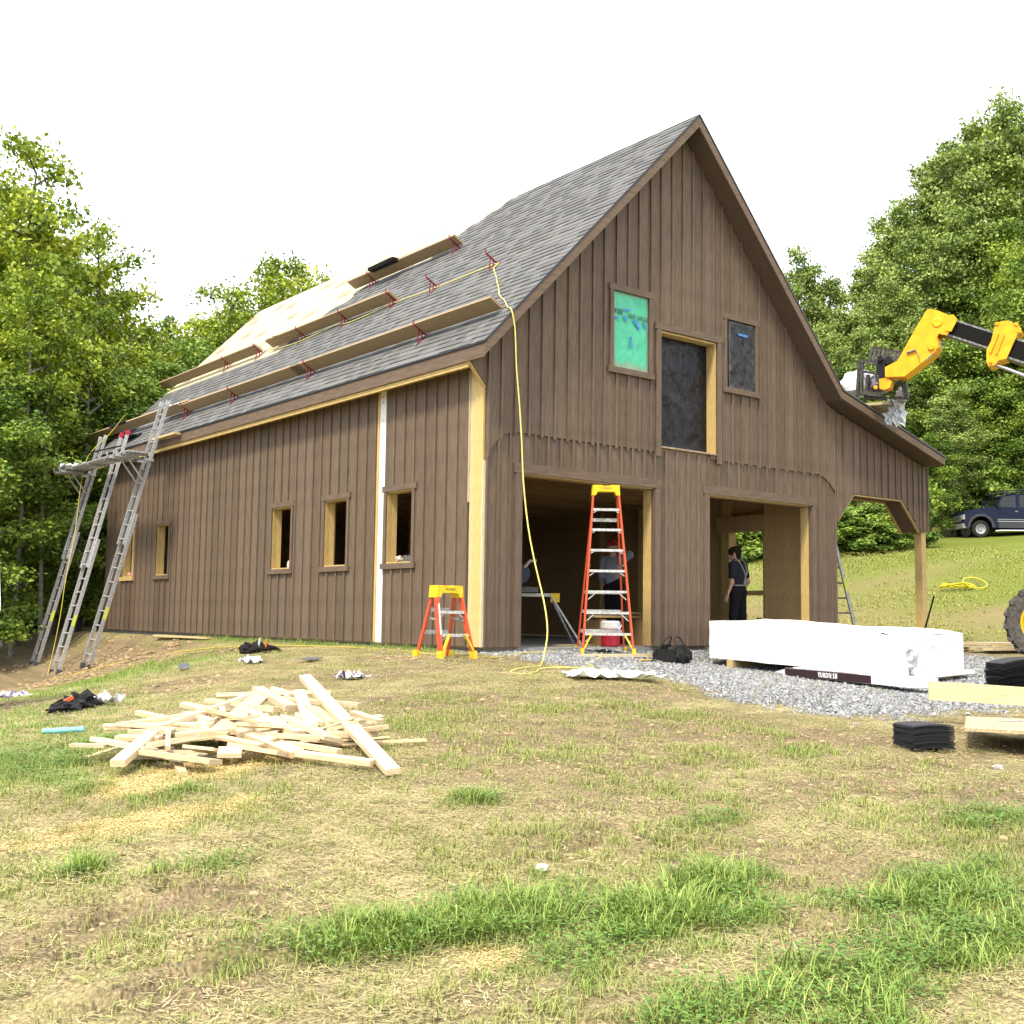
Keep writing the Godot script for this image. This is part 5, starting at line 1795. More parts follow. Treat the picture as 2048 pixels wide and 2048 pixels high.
	lone("wrapper", crumple(Vector3(0.45, 0.1, 0.4), 19, Vector3(0.7, 0.7, 0.74), Vector3(0.2, 0.15, 0.25)), M.plastic, "white and violet wrapper at the left edge, below the ladders on the dirt bank", "wrapper", on_ground(-4.7, -4.9, 0.0), 0.3)
	var bk := thing("dropped_jacket", "black jacket or bag in the grass with an orange tool, left of the scrap heap", "jacket", on_ground(-5.8, 1.35, 0.0), 0.6)
	part("cloth", lump_of(Vector3(0.42, 0.2, 0.3), 27, 0.9, Vector3(0.02, 0.02, 0.023)), M.cloth, bk).position = Vector3(0.06, 0.06, 0)
	part("cloth", lump_of(Vector3(0.3, 0.12, 0.25), 28, 0.9, Vector3(0.018, 0.018, 0.02)), M.cloth, bk).position = Vector3(-0.22, 0.04, 0.05)
	s = Shape.new()
	s.tint(0.75, 0.12, 0.03)
	s.beam(Vector3(-0.2, 0.1, 0.03), Vector3(-0.13, 0.14, 0.07), 0.03, 0.03)
	part("tool_handle", s, M.plastic, bk)
	lone("wrapper", crumple(Vector3(0.25, 0.09, 0.22), 29, Vector3(0.78, 0.78, 0.78)), M.plastic, "white wrapper tucked behind the black jacket in the grass", "wrapper", on_ground(-5.45, 1.25, 0.03), 0.9)
	for q in [[-2.65, 0.08, 0.32, 0.2, "flat grey shingle scrap on the straw below the short window row", 0.3], [-3.4, -1.9, 0.35, 0.14, "bent grey shingle scrap in the grass left of the white wrapper", 0.9]]:
		s = Shape.new()
		s.tint(0.17, 0.18, 0.2)
		s.box(Vector3(-q[2] * 0.25, 0.0, 0), Vector3(q[2] * 0.5, 0.006, q[3]))
		s.beam(Vector3(0, 0, 0), Vector3(q[2] * 0.5, 0.05 * q[5], 0), q[3], 0.006)
		lone("shingle_scrap", s, M.granule, q[4], "shingle", on_ground(q[0], q[1], 0.03), 0.3 + q[5])
	s = Shape.new()
	s.tint(0.62, 0.48, 0.24)
	s.box(Vector3.ZERO, Vector3(0.14, 0.035, 2.4))
	lone("wall_board", s, M.lumber_z, "single pine board lying in the grass along the left wall", "board", on_ground(-0.45, -9.2, 0.05), 0.05)
	s = Shape.new()
	s.tint(0.2, 0.55, 0.55)
	s.tube([Vector3(-0.16, 0, 0), Vector3(0.16, 0.02, 0)], 0.022, 10)
	lone("pipe_offcut", s, M.plastic, "short turquoise pipe offcut in the grass left of the scrap heap", "pipe", on_ground(-6.5, 3.3, 0.03), -0.65)
	for q in [[-5.93, 8.42, 0.04, 0.6, "pale stone at the upper edge of the tall grass clump"], [-1.75, 8.3, 0.05, 0.3, "small grey stone below the black shingle stack"]]:
		lone("field_stone", lump_of(Vector3(q[2] * 1.6, q[2], q[2] * 1.2), int(q[0] * -50), 0.5, Vector3(q[3], q[3] * 0.95, q[3] * 0.88)), M.stone, q[4], "stone", on_ground(q[0], q[1], 0.012), rr(0, 3))

	# lawn: coil, cord, bar
	var co := thing("rope_coil", "bright yellow coil of cord thrown on the lawn right of the lean-to", "cord", on_ground(19.5, -4.3, 0.05), -0.67)
	for k in 5:
		var c := []
		for i in 25:
			var a := TAU * i / 24.0
			c.append(Vector3(cos(a) * (0.9 - k * 0.06) - 0.35, 0.05 + 0.035 * k + 0.04 * sin(a * 3.0 + k), sin(a) * (0.14 + 0.05 * k)))
		s = Shape.new()
		s.tint(0.8, 0.68, 0.02)
		s.tube(c, 0.028, 6)
		part("loop", s, M.plastic, co)
	var big := []
	for i in 21:
		var a := TAU * i / 20.0
		big.append(Vector3(0.5 + cos(a) * 0.55, 0.25 + sin(a) * 0.26, sin(a) * -0.5))
	s = Shape.new()
	s.tint(0.8, 0.68, 0.02)
	s.tube(big, 0.022, 6)
	part("loop", s, M.plastic, co)
	co.scale = Vector3(0.55, 0.6, 0.55)
	var yc := []
	for q in [[9.2, 1.6], [10.0, 1.2], [11.2, 0.9], [12.6, 1.0], [14.0, 1.6]]:
		yc.append(Vector3(q[0], height(q[0], q[1]) + 0.02, q[1]))
	s = Shape.new()
	s.tint(0.68, 0.58, 0.08)
	s.tube(smooth(yc, 3), 0.014, 5)
	lone("ground_cord", s, M.plastic, "yellow cord on the ground between the bundle and the tyre", "cord")
	s = Shape.new()
	s.tint(0.03, 0.028, 0.03)
	s.tube([Vector3(0, -0.05, 0), Vector3(-0.13, 0.93, 0.4)], [0.02, 0.016], 6)
	lone("iron_bar", s, M.steel, "dark iron bar stuck in the ground right of the lean-to post", "bar", Vector3(10.16, -0.03, 0.2))
	# things at the left edge
	var fwd := Vector3(0.6155, 0, -0.783); var right := Vector3(0.785, 0, 0.62)
	var corner := Vector3(-6.13, 0.5, -0.17)
	var up_edge := fwd * 0.9 - right * 0.461 + Vector3.UP * 0.75
	var eave := (-right * 0.9 - fwd * 0.461).normalized() * 2.6
	var wh := thing("white_shed", "low shed with white ribbed metal roof, only its roof corner showing at the left edge", "shed", Vector3(corner.x, 0, corner.z))
	var at0 := Vector3(0, corner.y, 0)
	s = Shape.new()
	s.tint(0.78, 0.79, 0.8)
	var thick := Vector3(0, -0.03, 0)
	s.hexa([at0, at0 + up_edge, at0 + up_edge + eave, at0 + eave, at0 + thick, at0 + up_edge + thick, at0 + up_edge + eave + thick, at0 + eave + thick])
	var sheet := part("roof", s, M.paint, wh)
	for k in 12:
		s = Shape.new()
		s.tint(0.78, 0.79, 0.8)
		var o2 := at0 + eave * ((k + 0.1) / 12.0)
		s.beam(o2 + Vector3(0, 0.008, 0), o2 + up_edge + Vector3(0, 0.008, 0), 0.03, 0.018)
		part("rib", s, M.paint, sheet)
	s = Shape.new()
	s.tint(0.7, 0.7, 0.7)
	s.beam(at0 + Vector3(0, -0.06, 0), at0 + eave + Vector3(0, -0.06, 0), 0.06, 0.06)
	part("eave_trim", s, M.paint, wh)
	s = Shape.new()
	s.tint(0.55, 0.54, 0.5)
	var inn := up_edge * 0.12 + eave * 0.3
	var along := up_edge * Vector3(1.5, 0, 1.5)
	var low := Vector3(0, -1.7, 0)
	var base := [at0 + inn + thick, at0 + inn + eave * 0.65 + thick, at0 + inn + eave * 0.65 + along + thick, at0 + inn + along + thick]
	var legs := []
	for q in base:
		legs.append(Vector3(q.x, -1.2, q.z))
	s.hexa([base[0], base[1], base[2], base[3], legs[0], legs[1], legs[2], legs[3]])
	part("wall", s, M.paint, wh)
	s = Shape.new()
	s.tint(0.42, 0.44, 0.43)
	s.box(Vector3.ZERO, Vector3(2.2, 0.28, 0.3))
	lone("concrete_block", s, M.concrete, "grey block lying before the dark trees left of the ladders", "block", on_ground(-2.4, -17.8, 0.1), 0.5)

	# inside the left door
	var tb := thing("saw_stand", "folding saw stand with a mitre saw inside the left door", "saw stand", Vector3(1.72, 0, -1.55), -0.55)
	s = Shape.new()
	s.tint(0.55, 0.55, 0.52)
	s.box(Vector3(0.0, 0.76, 0), Vector3(1.5, 0.05, 0.1))
	part("rail", s, M.alu, tb)
	for q in [[0.62, 1.05], [-0.62, -1.05]]:
		for z in [-1, 1]:
			s = Shape.new()
			s.tint(0.6, 0.6, 0.6)
			s.tube([Vector3(q[0], 0.74, z * 0.05), Vector3(q[1], 0.0, z * 0.35)], 0.018, 6)
			part("leg", s, M.alu, tb)
	s = Shape.new()
	s.tint(0.7, 0.5, 0.02)
	s.box(Vector3(0.68, 0.72, 0), Vector3(0.14, 0.14, 0.14))
	part("bracket", s, M.plastic, tb)
	var sw := thing("mitre_saw", "dark mitre saw set on the saw stand inside the left door", "saw", Vector3(1.72, 0.79, -1.55), -0.55)
	s = Shape.new()
	s.tint(0.16, 0.16, 0.16)
	s.box(Vector3(0.1, 0.05, 0), Vector3(0.6, 0.08, 0.3))
	part("table", s, M.steel, sw)
	s = Shape.new()
	s.tint(0.03, 0.04, 0.07)
	s.lathe([[0.0, -0.05], [0.16, -0.05], [0.17, 0.0], [0.16, 0.05], [0.0, 0.05]], Transform3D(Basis(Vector3.RIGHT, PI / 2), Vector3(0.12, 0.3, 0.0)), 18)
	part("blade_guard", s, M.plastic, sw)
	s = Shape.new()
	s.tint(0.6, 0.5, 0.42)
	s.tube([Vector3(0.2, 0.4, 0.03), Vector3(0.28, 0.5, 0.06), Vector3(0.38, 0.5, 0.06)], 0.025, 8)
	part("handle", s, M.plastic, sw)
	s = Shape.new()
	s.tint(0.5, 0.36, 0.06)
	s.box(Vector3(-0.28, 0.14, 0.02), Vector3(0.2, 0.16, 0.2))
	part("motor", s, M.plastic, sw)
	var cw := thing("water_cooler", "red drinks cooler with white lid on the slab inside the left door", "cooler", Vector3(2.66, -0.015, -0.3))
	s = Shape.new()
	s.tint(0.5, 0.02, 0.04)
	s.lathe([[0.0, 0.0], [0.13, 0.0], [0.145, 0.02], [0.15, 0.27], [0.0, 0.27]], Transform3D(), 20)
	part("tank", s, M.plastic, cw)
	s = Shape.new()
	s.tint(0.78, 0.78, 0.78)
	s.lathe([[0.152, 0.27], [0.155, 0.285], [0.15, 0.37], [0.12, 0.39], [0.0, 0.39]], Transform3D(), 20)
	part("lid", s, M.plastic, cw)
	s = Shape.new()
	s.tint(0.7, 0.7, 0.7)
	s.tube([Vector3(-0.14, 0.25, 0.07), Vector3(-0.02, 0.2, 0.17), Vector3(0.1, 0.33, 0.14)], 0.01, 6)
	part("handle", s, M.plastic, cw)
	for q in [[2.9, 0.5, -0.75, 1.2, "upper"], [2.9, 0.44, -0.7, 1.25, "lower"]]:
		s = Shape.new()
		s.tint(0.6, 0.42, 0.18)
		s.box(Vector3.ZERO, Vector3(q[3], 0.035, 0.14))
		lone("saw_horse_board", s, M.lumber_x, "%s of two pine boards lying waist low inside the left door" % q[4], "board", Vector3(q[0] + 0.3, q[1], q[2]), 0.1)
	for x in [2.75, 3.65]:
		s = Shape.new()
		s.tint(0.35, 0.22, 0.1)
		s.box(Vector3(0, 0.2, 0), Vector3(0.08, 0.41, 0.4))
		lone("wood_block", s, M.lumber_y, "wooden support under the two low boards inside the left door", "support", Vector3(x, -0.01, -0.73), 0.0, "supports under the low boards")
	s = Shape.new()
	s.tint(0.6, 0.46, 0.22)
	s.box(Vector3.ZERO, Vector3(0.9, 0.02, 0.1))
	lone("slab_offcut", s, M.lumber_x, "thin offcut on the slab behind the tall stepladder", "board", Vector3(2.3, 0.0, -0.7), 0.1)
	lone("floor_wrapper", crumple(Vector3(0.5, 0.05, 0.4), 37, Vector3(0.3, 0.3, 0.3)), M.plastic, "grey crumpled sheet on the door sill by the tall stepladder", "wrapper", Vector3(2.0, -0.06, 0.25), 0.2)
	for q in [[0.5, -2.3, 0.25, "upright"], [0.55, -1.75, -0.3, "slanted"]]:
		s = Shape.new()
		s.tint(0.62, 0.44, 0.18)
		s.beam(Vector3(0, 0, 0), Vector3(0.1, 1.95 - q[2] * 0.3, q[2] if q[2] < 0.0 else 0.0), 0.14, 0.03, Vector3.BACK)
		lone("leaning_board", s, M.lumber_y, "%s board seen through the window nearest the gable" % q[3], "board", Vector3(q[0], 0.0, q[1]), 0.0)
	s = Shape.new()
	s.tint(0.25, 0.24, 0.22)
	s.box(Vector3(0, 0.05, 0), Vector3(0.12, 0.09, 0.3))
	lone("tool_tray", s, M.steel, "grey tool tray on the sill of the window nearest the gable", "tray", Vector3(0.1, 1.222, -1.93))
	lone("work_glove", lump_of(Vector3(0.1, 0.1, 0.16), 44, 0.7, Vector3(0.6, 0.5, 0.45)), M.cloth, "pale work glove beside the tray on the window sill", "glove", Vector3(0.06, 1.26, -2.2))
	lone("drink_bottle", lump_of(Vector3(0.06, 0.16, 0.06), 45, 0.1, Vector3(0.6, 0.62, 0.65)), M.plastic, "small clear bottle on the third window's sill from the gable", "bottle", Vector3(0.08, 1.27, -5.85))
	lone("wound_string", lump_of(Vector3(0.1, 0.12, 0.1), 46, 0.3, Vector3(0.6, 0.3, 0.3)), M.matte, "small pink roll on the sill of the far left window", "string", Vector3(0.04, 1.25, -13.6))
	# at the right door
	lone("green_bag", lump_of(Vector3(0.45, 0.3, 0.4), 47, 0.7, Vector3(0.06, 0.34, 0.24), Vector3(0.6, 0.62, 0.58)), M.plastic, "green and white plastic bag at the left foot of the right door", "bag", Vector3(4.78, 0.07, -0.35))
	s = Shape.new()
	s.tint(0.62, 0.44, 0.2)
	s.box(Vector3.ZERO, Vector3(0.05, 0.09, 2.2))
	lone("cross_rail", s, M.lumber_z, "pine rail fixed across the side door opening behind the worker", "board", Vector3(7.98, 0.93, -2.0))
	s = Shape.new()
	s.tint(0.02, 0.02, 0.025)
	s.box(Vector3(0, 0.13, 0), Vector3(0.3, 0.26, 0.2))
	s.box(Vector3(0, 0.28, 0), Vector3(0.12, 0.05, 0.05))
	lone("tool_case", s, M.plastic, "small black tool case on the slab by the side door", "case", Vector3(7.4, 0.15, -1.35), 0.2)
	s = Shape.new()
	s.tint(0.3, 0.2, 0.1)
	s.box(Vector3(0, 0.07, 0), Vector3(0.5, 0.14, 0.4))
	lone("sill_block", s, M.lumber_x, "low wooden block under the tool case by the side door", "block", Vector3(7.4, 0.0, -1.35), 0.2)

func bag_shape(o: Node3D, size: Vector3, c: Vector3) -> void:
	for k in [-1, 1]:
		var s := Shape.new()
		s.tint(c.x, c.y, c.z)
		var pts := [Vector2(-0.5, 0), Vector2(0.5, 0), Vector2(0.46, 0.75), Vector2(0.3, 0.95), Vector2(-0.32, 0.9), Vector2(-0.47, 0.7)]
		for i in pts.size():
			pts[i] = Vector2(pts[i].x * size.x, pts[i].y * size.y)
		s.prism(pts, -0.012, 0.012, Transform3D(Basis(Vector3.RIGHT, -k * 0.12), Vector3(0, 0, k * size.z * 0.5)))
		part("side", s, M.cloth, o)
		for x in [-0.16, 0.14]:
			part("pocket", lump_of(Vector3(0.2, 0.2, 0.1), int(x * 100) + k + 60, 0.5, c * 1.3), M.cloth, o).position = Vector3(x, 0.1, k * (size.z * 0.5 + 0.03))
		s = Shape.new()
		s.tint(c.x * 2.0, c.y * 2.0, c.z * 2.0)
		s.tube(smooth([Vector3(-0.12, size.y * 0.85, k * 0.12), Vector3(-0.08, size.y * 1.25, k * 0.06), Vector3(0.08, size.y * 1.28, k * 0.06), Vector3(0.13, size.y * 0.85, k * 0.12)], 3), 0.012, 6)
		part("handle", s, M.cloth, o)
		s = Shape.new()
		s.tint(c.x, c.y, c.z)
		s.box(Vector3(k * size.x * 0.48, size.y * 0.36, 0), Vector3(0.025, size.y * 0.7, size.z * 0.9))
		part("end", s, M.cloth, o)
	var s2 := Shape.new()
	s2.tint(c.x, c.y, c.z)
	s2.box(Vector3(0, 0.015, 0), Vector3(size.x * 0.95, 0.03, size.z * 0.95))
	part("base", s2, M.cloth, o)
	part("contents", lump_of(Vector3(size.x * 0.8, 0.16, size.z * 0.7), 66, 0.9, Vector3(0.06, 0.055, 0.05)), M.cloth, o).position = Vector3(0, 0.13, 0)

# ------------------------------------------------------------------ machines
func wheel(parent: Node3D, called: String, c: Vector3, r: float, width: float, rim_r: float, tyre: Vector3, rim: Vector3, lugs: int, axle := Vector3(0, 0, 1)) -> void:
	var t := Transform3D(Basis(Quaternion(Vector3.UP, axle)), c)
	var s := Shape.new()
	s.tint(tyre.x, tyre.y, tyre.z)
	var h := width * 0.5
	s.lathe([[rim_r, -h * 0.8], [rim_r + (r - rim_r) * 0.35, -h * 0.98], [r * 0.9, -h * 0.95], [r * 0.96, -h * 0.7], [r * 0.97, 0.0], [r * 0.96, h * 0.7], [r * 0.9, h * 0.95], [rim_r + (r - rim_r) * 0.35, h * 0.98], [rim_r, h * 0.8]], t, 36)
	var w := part(called, s, M.rubber, parent)
	if lugs > 0:
		s = Shape.new()
		s.tint(tyre.x, tyre.y, tyre.z)
		for i in lugs:
			for k in [-1, 1]:
				var a := TAU * (i + (0.5 if k > 0 else 0.0)) / lugs
				var a2 := a + 0.16
				var p := []
				for q in [[r * 0.93, 0.0], [r, 0.0]]:
					p.append_array([t * Vector3(cos(a) * q[0], k * h * 1.0, sin(a) * q[0]), t * Vector3(cos(a + 0.09) * q[0], k * h * 1.0, sin(a + 0.09) * q[0]), t * Vector3(cos(a2 + 0.07) * q[0], k * h * 0.05, sin(a2 + 0.07) * q[0]), t * Vector3(cos(a2) * q[0], k * h * 0.05, sin(a2) * q[0])])
				s.hexa(p)
				p = []
				for y in [h * 0.93, h * 1.03]:
					p.append_array([t * Vector3(cos(a) * r * 0.86, k * y, sin(a) * r * 0.86), t * Vector3(cos(a + 0.09) * r * 0.86, k * y, sin(a + 0.09) * r * 0.86), t * Vector3(cos(a + 0.09) * r * 0.99, k * y, sin(a + 0.09) * r * 0.99), t * Vector3(cos(a) * r * 0.99, k * y, sin(a) * r * 0.99)])
				s.hexa(p)
		part("tread_lug", s, M.rubber, w)
	s = Shape.new()
	s.tint(rim.x, rim.y, rim.z)
	s.lathe([[0.0, h * 0.35], [rim_r * 0.45, h * 0.35], [rim_r * 0.55, h * 0.2], [rim_r * 0.85, h * 0.3], [rim_r * 0.98, h * 0.82], [rim_r * 1.06, h * 0.84]], t, 30)
	s.lathe([[rim_r * 1.06, -h * 0.84], [rim_r * 0.98, -h * 0.82], [0.0, -h * 0.3]], t, 24)
	part("rim", s, M.paint if lugs > 0 else M.alu, w)
	s = Shape.new()
	s.tint(rim.x * 0.5, rim.y * 0.5, rim.z * 0.5)
	for i in 8:
		var a := TAU * i / 8
		var q := t * Vector3(cos(a) * rim_r * 0.36, h * 0.37, sin(a) * rim_r * 0.36)
		s.box(q, Vector3(0.03, 0.03, 0.03))
	part("wheel_nut", s, M.steel, w)

func build_telehandler() -> void:
	rng.seed = 61
	var o := thing("telehandler", "yellow and black telehandler whose boom reaches over the lean-to roof from the right", "telehandler", Vector3(8.65, 5.87, 1.5), -1.186)
	var yel := Vector3(0.86, 0.42, 0.006)
	var L := func(x: float, y: float) -> Vector2: return Vector2((x - 1130.0) / 513.0, -(y - 100.0) / 489.0)
	var poly := func(q: Array) -> Array:
		var out := []
		for i in range(0, q.size(), 2):
			out.append(L.call(float(q[i]), float(q[i + 1])))
		return out
	var s := Shape.new()
	s.tint(yel.x, yel.y, yel.z)
	var outline: Array = poly.call([1100, 112, 1112, 98, 1132, 94, 1200, 115, 1280, 160, 1312, 200, 1300, 300, 1275, 340, 1205, 318, 1190, 350, 1195, 430, 1165, 480, 905, 660, 735, 650, 735, 565, 845, 520, 872, 478, 960, 330])
	s.prism(outline, 0.13, 0.16)
	var head := part("boom_head", s, M.paint, o)
	s = Shape.new()
	s.tint(yel.x, yel.y, yel.z)
	s.prism(outline, -0.21, -0.18)
	part("side_plate", s, M.paint, head)
	s = Shape.new()
	s.tint(yel.x * 0.97, yel.y * 0.97, yel.z)
	for e in [[735, 652, 905, 662], [905, 662, 1165, 482], [1165, 482, 1197, 430], [1197, 430, 1192, 348], [845, 520, 735, 565], [1100, 112, 960, 330], [960, 330, 872, 478], [872, 478, 845, 520], [1132, 96, 1280, 160], [1280, 160, 1312, 200]]:
		var a: Vector2 = L.call(float(e[0]), float(e[1])); var b: Vector2 = L.call(float(e[2]), float(e[3]))
		s.beam(Vector3(a.x, a.y, -0.025), Vector3(b.x, b.y, -0.025), 0.31, 0.02, Vector3(-(b - a).y, (b - a).x, 0))
	part("web_plate", s, M.paint, head)
	for q in [[1195, 220, 0.085, 0.175], [1140, 430, 0.055, 0.19]]:
		s = Shape.new()
		s.tint(yel.x, yel.y, yel.z)
		var c: Vector2 = L.call(float(q[0]), float(q[1]))
		s.lathe([[0.0, 0.155], [q[2], 0.155], [q[2], q[3]], [q[2] * 0.8, q[3] + 0.008], [0.0, q[3] + 0.004]], Transform3D(Basis(Vector3.RIGHT, PI / 2), Vector3(c.x, c.y, 0)), 20)
		part("boss", s, M.paint, head)
	s = Shape.new()
	s.tint(yel.x, yel.y, yel.z)
	s.prism(poly.call([1270, 170, 1335, 168, 1366, 215, 1312, 312, 1262, 300, 1275, 230]), 0.155, 0.175)
	part("sleeve_plate", s, M.paint, head)
	s = Shape.new()
	s.tint(0.16, 0.15, 0.13)
	s.prism(poly.call([1080, 548, 1115, 510, 1160, 475, 1145, 508, 1105, 536]), 0.161, 0.164)
	part("slot", s, M.matte, head)
	s = Shape.new()
	s.tint(0.5, 0.42, 0.28)
	var h1: Vector2 = L.call(930.0, 460.0); var h2: Vector2 = L.call(1005.0, 440.0); var h3: Vector2 = L.call(1045.0, 560.0)
	s.tube([Vector3(h1.x, h1.y, 0.18), Vector3(h2.x, h2.y, 0.19)], 0.022, 8)
	s.tube([Vector3(h2.x, h2.y, 0.18), Vector3(lerpf(h2.x, h3.x, 0.6), lerpf(h2.y, h3.y, 0.4), 0.175), Vector3(h3.x, h3.y, 0.17)], 0.007, 5)
	part("hose_coupling", s, M.steel, head)
	# telescoping sections, collar
	var dirv := Vector2(0.9, -0.4206).normalized()
	var perp := Vector2(-dirv.y, dirv.x)
	var p0: Vector2 = L.call(1290.0, 262.0)
	var section := func(from: float, to: float, high: float, wide: float, called: String, shift := 0.0):
		var a := p0 + dirv * from + perp * shift; var b := p0 + dirv * to + perp * shift
		var q := Shape.new()
		q.tint(0.012, 0.012, 0.015)
		q.beam(Vector3(a.x, a.y, -0.02), Vector3(b.x, b.y, -0.02), wide, high - 0.05, Vector3(perp.x, perp.y, 0))
		var n := part(called, q, M.dark_paint, o)
		q = Shape.new()
		q.tint(0.33, 0.33, 0.34)
		for k in [-1, 1]:
			var e: Vector2 = perp * (high * 0.5 - 0.014) * k
			q.beam(Vector3(a.x + e.x, a.y + e.y, -0.02), Vector3(b.x + e.x, b.y + e.y, -0.02), wide + 0.012, 0.03, Vector3(perp.x, perp.y, 0))
		part("flange", q, M.steel, n)
	section.call(-0.05, 1.05, 0.30, 0.24, "boom_section")
	section.call(0.95, 6.6, 0.36, 0.31, "outer_boom", -0.02)
	s = Shape.new()
	s.tint(yel.x, yel.y, yel.z)
	s.prism(poly.call([1675, 300, 1690, 282, 1735, 272, 1775, 272, 1860, 320, 1888, 375, 1850, 398, 1760, 590, 1700, 598, 1660, 636, 1612, 638, 1598, 600, 1602, 500, 1640, 430]), -0.2, 0.19)
	var col := part("collar", s, M.paint, o)
	s = Shape.new()
	s.tint(yel.x * 0.95, yel.y * 0.95, yel.z)
	for q in [[1700, 370, 1630, 530], [1745, 380, 1680, 545]]:
		var a: Vector2 = L.call(float(q[0]), float(q[1])); var b: Vector2 = L.call(float(q[2]), float(q[3]))
		s.beam(Vector3(a.x, a.y, 0.205), Vector3(b.x, b.y, 0.205), 0.03, 0.035, Vector3.BACK)
	var cp: Vector2 = L.call(1632.0, 605.0)
	s.lathe([[0.0, 0.19], [0.03, 0.19], [0.03, 0.215], [0.0, 0.22]], Transform3D(Basis(Vector3.RIGHT, PI / 2), Vector3(cp.x, cp.y, 0)), 14)
	for q in [[1690, 290], [1870, 372], [1845, 310]]:
		var a: Vector2 = L.call(float(q[0]), float(q[1]))
		s.box(Vector3(a.x, a.y, 0.06), Vector3(0.06, 0.05, 0.3), Basis(Vector3.BACK, -0.4))
	part("rib", s, M.paint, col)
	s = Shape.new()
	s.tint(0.7, 0.7, 0.7)
	var ra: Vector2 = L.call(1650.0, 612.0)
	s.tube([Vector3(ra.x, ra.y, 0.05), Vector3(ra.x + 3.0, ra.y - 1.55, 0.05)], 0.035, 12)
	part("lift_ram", s, M.chrome, o)
	# knuckle, link and fork carriage
	s = Shape.new()
	s.tint(0.03, 0.03, 0.032)
	s.prism(poly.call([665, 480, 700, 470, 728, 500, 735, 560, 728, 640, 690, 655, 655, 600, 650, 540]), -0.1, 0.1)
	for q in [[690, 480, 0.05], [765, 505, 0.07]]:
		var c: Vector2 = L.call(float(q[0]), float(q[1]))
		s.lathe([[0.0, -0.14], [q[2], -0.14], [q[2], 0.14], [0.0, 0.14]], Transform3D(Basis(Vector3.RIGHT, PI / 2), Vector3(c.x, c.y, 0)), 16)
	part("knuckle", s, M.steel, o)
	s = Shape.new()
	s.tint(yel.x * 0.95, yel.y * 0.9, yel.z)
	s.prism(poly.call([678, 660, 748, 652, 790, 690, 770, 745, 720, 758, 680, 745]), -0.12, 0.12)
	var orb: Vector2 = L.call(646.0, 732.0)
	s.lathe([[0.0, 0.1], [0.035, 0.1], [0.035, 0.14], [0.0, 0.145]], Transform3D(Basis(Vector3.RIGHT, PI / 2), Vector3(orb.x, orb.y, 0)), 14)
	part("link", s, M.paint, o)
	var car := part("carriage", _bars(L, [[455, 440, 430, 760, -0.3, 0.05], [485, 455, 470, 720, -0.3, 0.035], [455, 440, 670, 482, -0.3, 0.045], [485, 535, 660, 580, -0.3, 0.04], [540, 575, 520, 730, -0.25, 0.05], [470, 740, 660, 775, -0.2, 0.075], [500, 775, 700, 800, -0.25, 0.06], [615, 590, 665, 720, -0.2, 0.03], [860, 680, 880, 815, -0.25, 0.09], [740, 800, 895, 822, -0.2, 0.045], [790, 700, 850, 670, -0.15, 0.03]], Vector3(0.11, 0.105, 0.095)), M.steel, o)
	s = Shape.new()
	for k in 11:
		var x := 515.0 + k * 36.0
		var a: Vector2 = L.call(x + 25.0, 292.0 + k * 9.5); var b: Vector2 = L.call(x, 415.0 + k * 9.5)
		s.tint(0.07, 0.068, 0.06, rr(0.8, 1.2))
		s.beam(Vector3(a.x, a.y, -0.6), Vector3(b.x, b.y, -0.55), 0.05, 0.025, Vector3.BACK)
	for q in [[540, 292, 900, 387], [515, 415, 875, 510]]:
		var a: Vector2 = L.call(float(q[0]), float(q[1])); var b: Vector2 = L.call(float(q[2]), float(q[3]))
		s.beam(Vector3(a.x, a.y, -0.6), Vector3(b.x, b.y, -0.6), 0.03, 0.04, Vector3.UP)
	part("load_guard", s, M.steel, car)
	# chassis, cab and wheels: mostly outside the picture
	s = Shape.new()
	s.tint(yel.x, yel.y, yel.z)
	s.prism([Vector2(2.5, -5.1), Vector2(2.5, -4.6), Vector2(3.0, -4.5), Vector2(6.6, -4.3), Vector2(6.7, -5.2), Vector2(6.2, -5.5), Vector2(2.6, -5.5)], -0.55, 0.55)
	part("chassis", s, M.paint, o)
	s = Shape.new()
	s.tint(yel.x, yel.y, yel.z)
	s.prism([Vector2(5.2, -4.4), Vector2(5.5, -2.6), Vector2(6.3, -2.6), Vector2(6.6, -4.4)], -0.4, 0.3)
	part("boom_tower", s, M.paint, o)
	s = Shape.new()
	s.tint(0.02, 0.02, 0.022)
	for q in [[3.2, 0.0], [3.2, 0.75], [4.4, 0.0], [4.4, 0.75]]:
		s.beam(Vector3(q[0], -4.7, q[1]), Vector3(q[0] + (0.3 if q[0] < 4.0 else 0.0), -3.2, q[1]), 0.06, 0.06, Vector3.BACK)
	s.box(Vector3(3.95, -3.17, 0.38), Vector3(1.2, 0.06, 0.85))
	part("cab_frame", s, M.paint, o)
	wheel(o, "front_wheel", Vector3(1.76, -5.44, 0.44), 0.64, 0.42, 0.36, Vector3(0.115, 0.105, 0.092), yel, 18)
	wheel(o, "front_wheel", Vector3(1.76, -5.44, -1.3), 0.64, 0.42, 0.36, Vector3(0.115, 0.105, 0.092), yel, 18, Vector3(0, 0, -1))
	wheel(o, "rear_wheel", Vector3(5.0, -5.35, 0.44), 0.64, 0.42, 0.36, Vector3(0.115, 0.105, 0.092), yel, 18)
	wheel(o, "rear_wheel", Vector3(5.0, -5.35, -1.3), 0.64, 0.42, 0.36, Vector3(0.115, 0.105, 0.092), yel, 18, Vector3(0, 0, -1))
	# what the forks carry
	var at := func(x: float, y: float, z: float) -> Vector3:
		var q: Vector2 = L.call(x, y)
		return o.transform * Vector3(q.x, q.y, z)
	var turn := -1.186
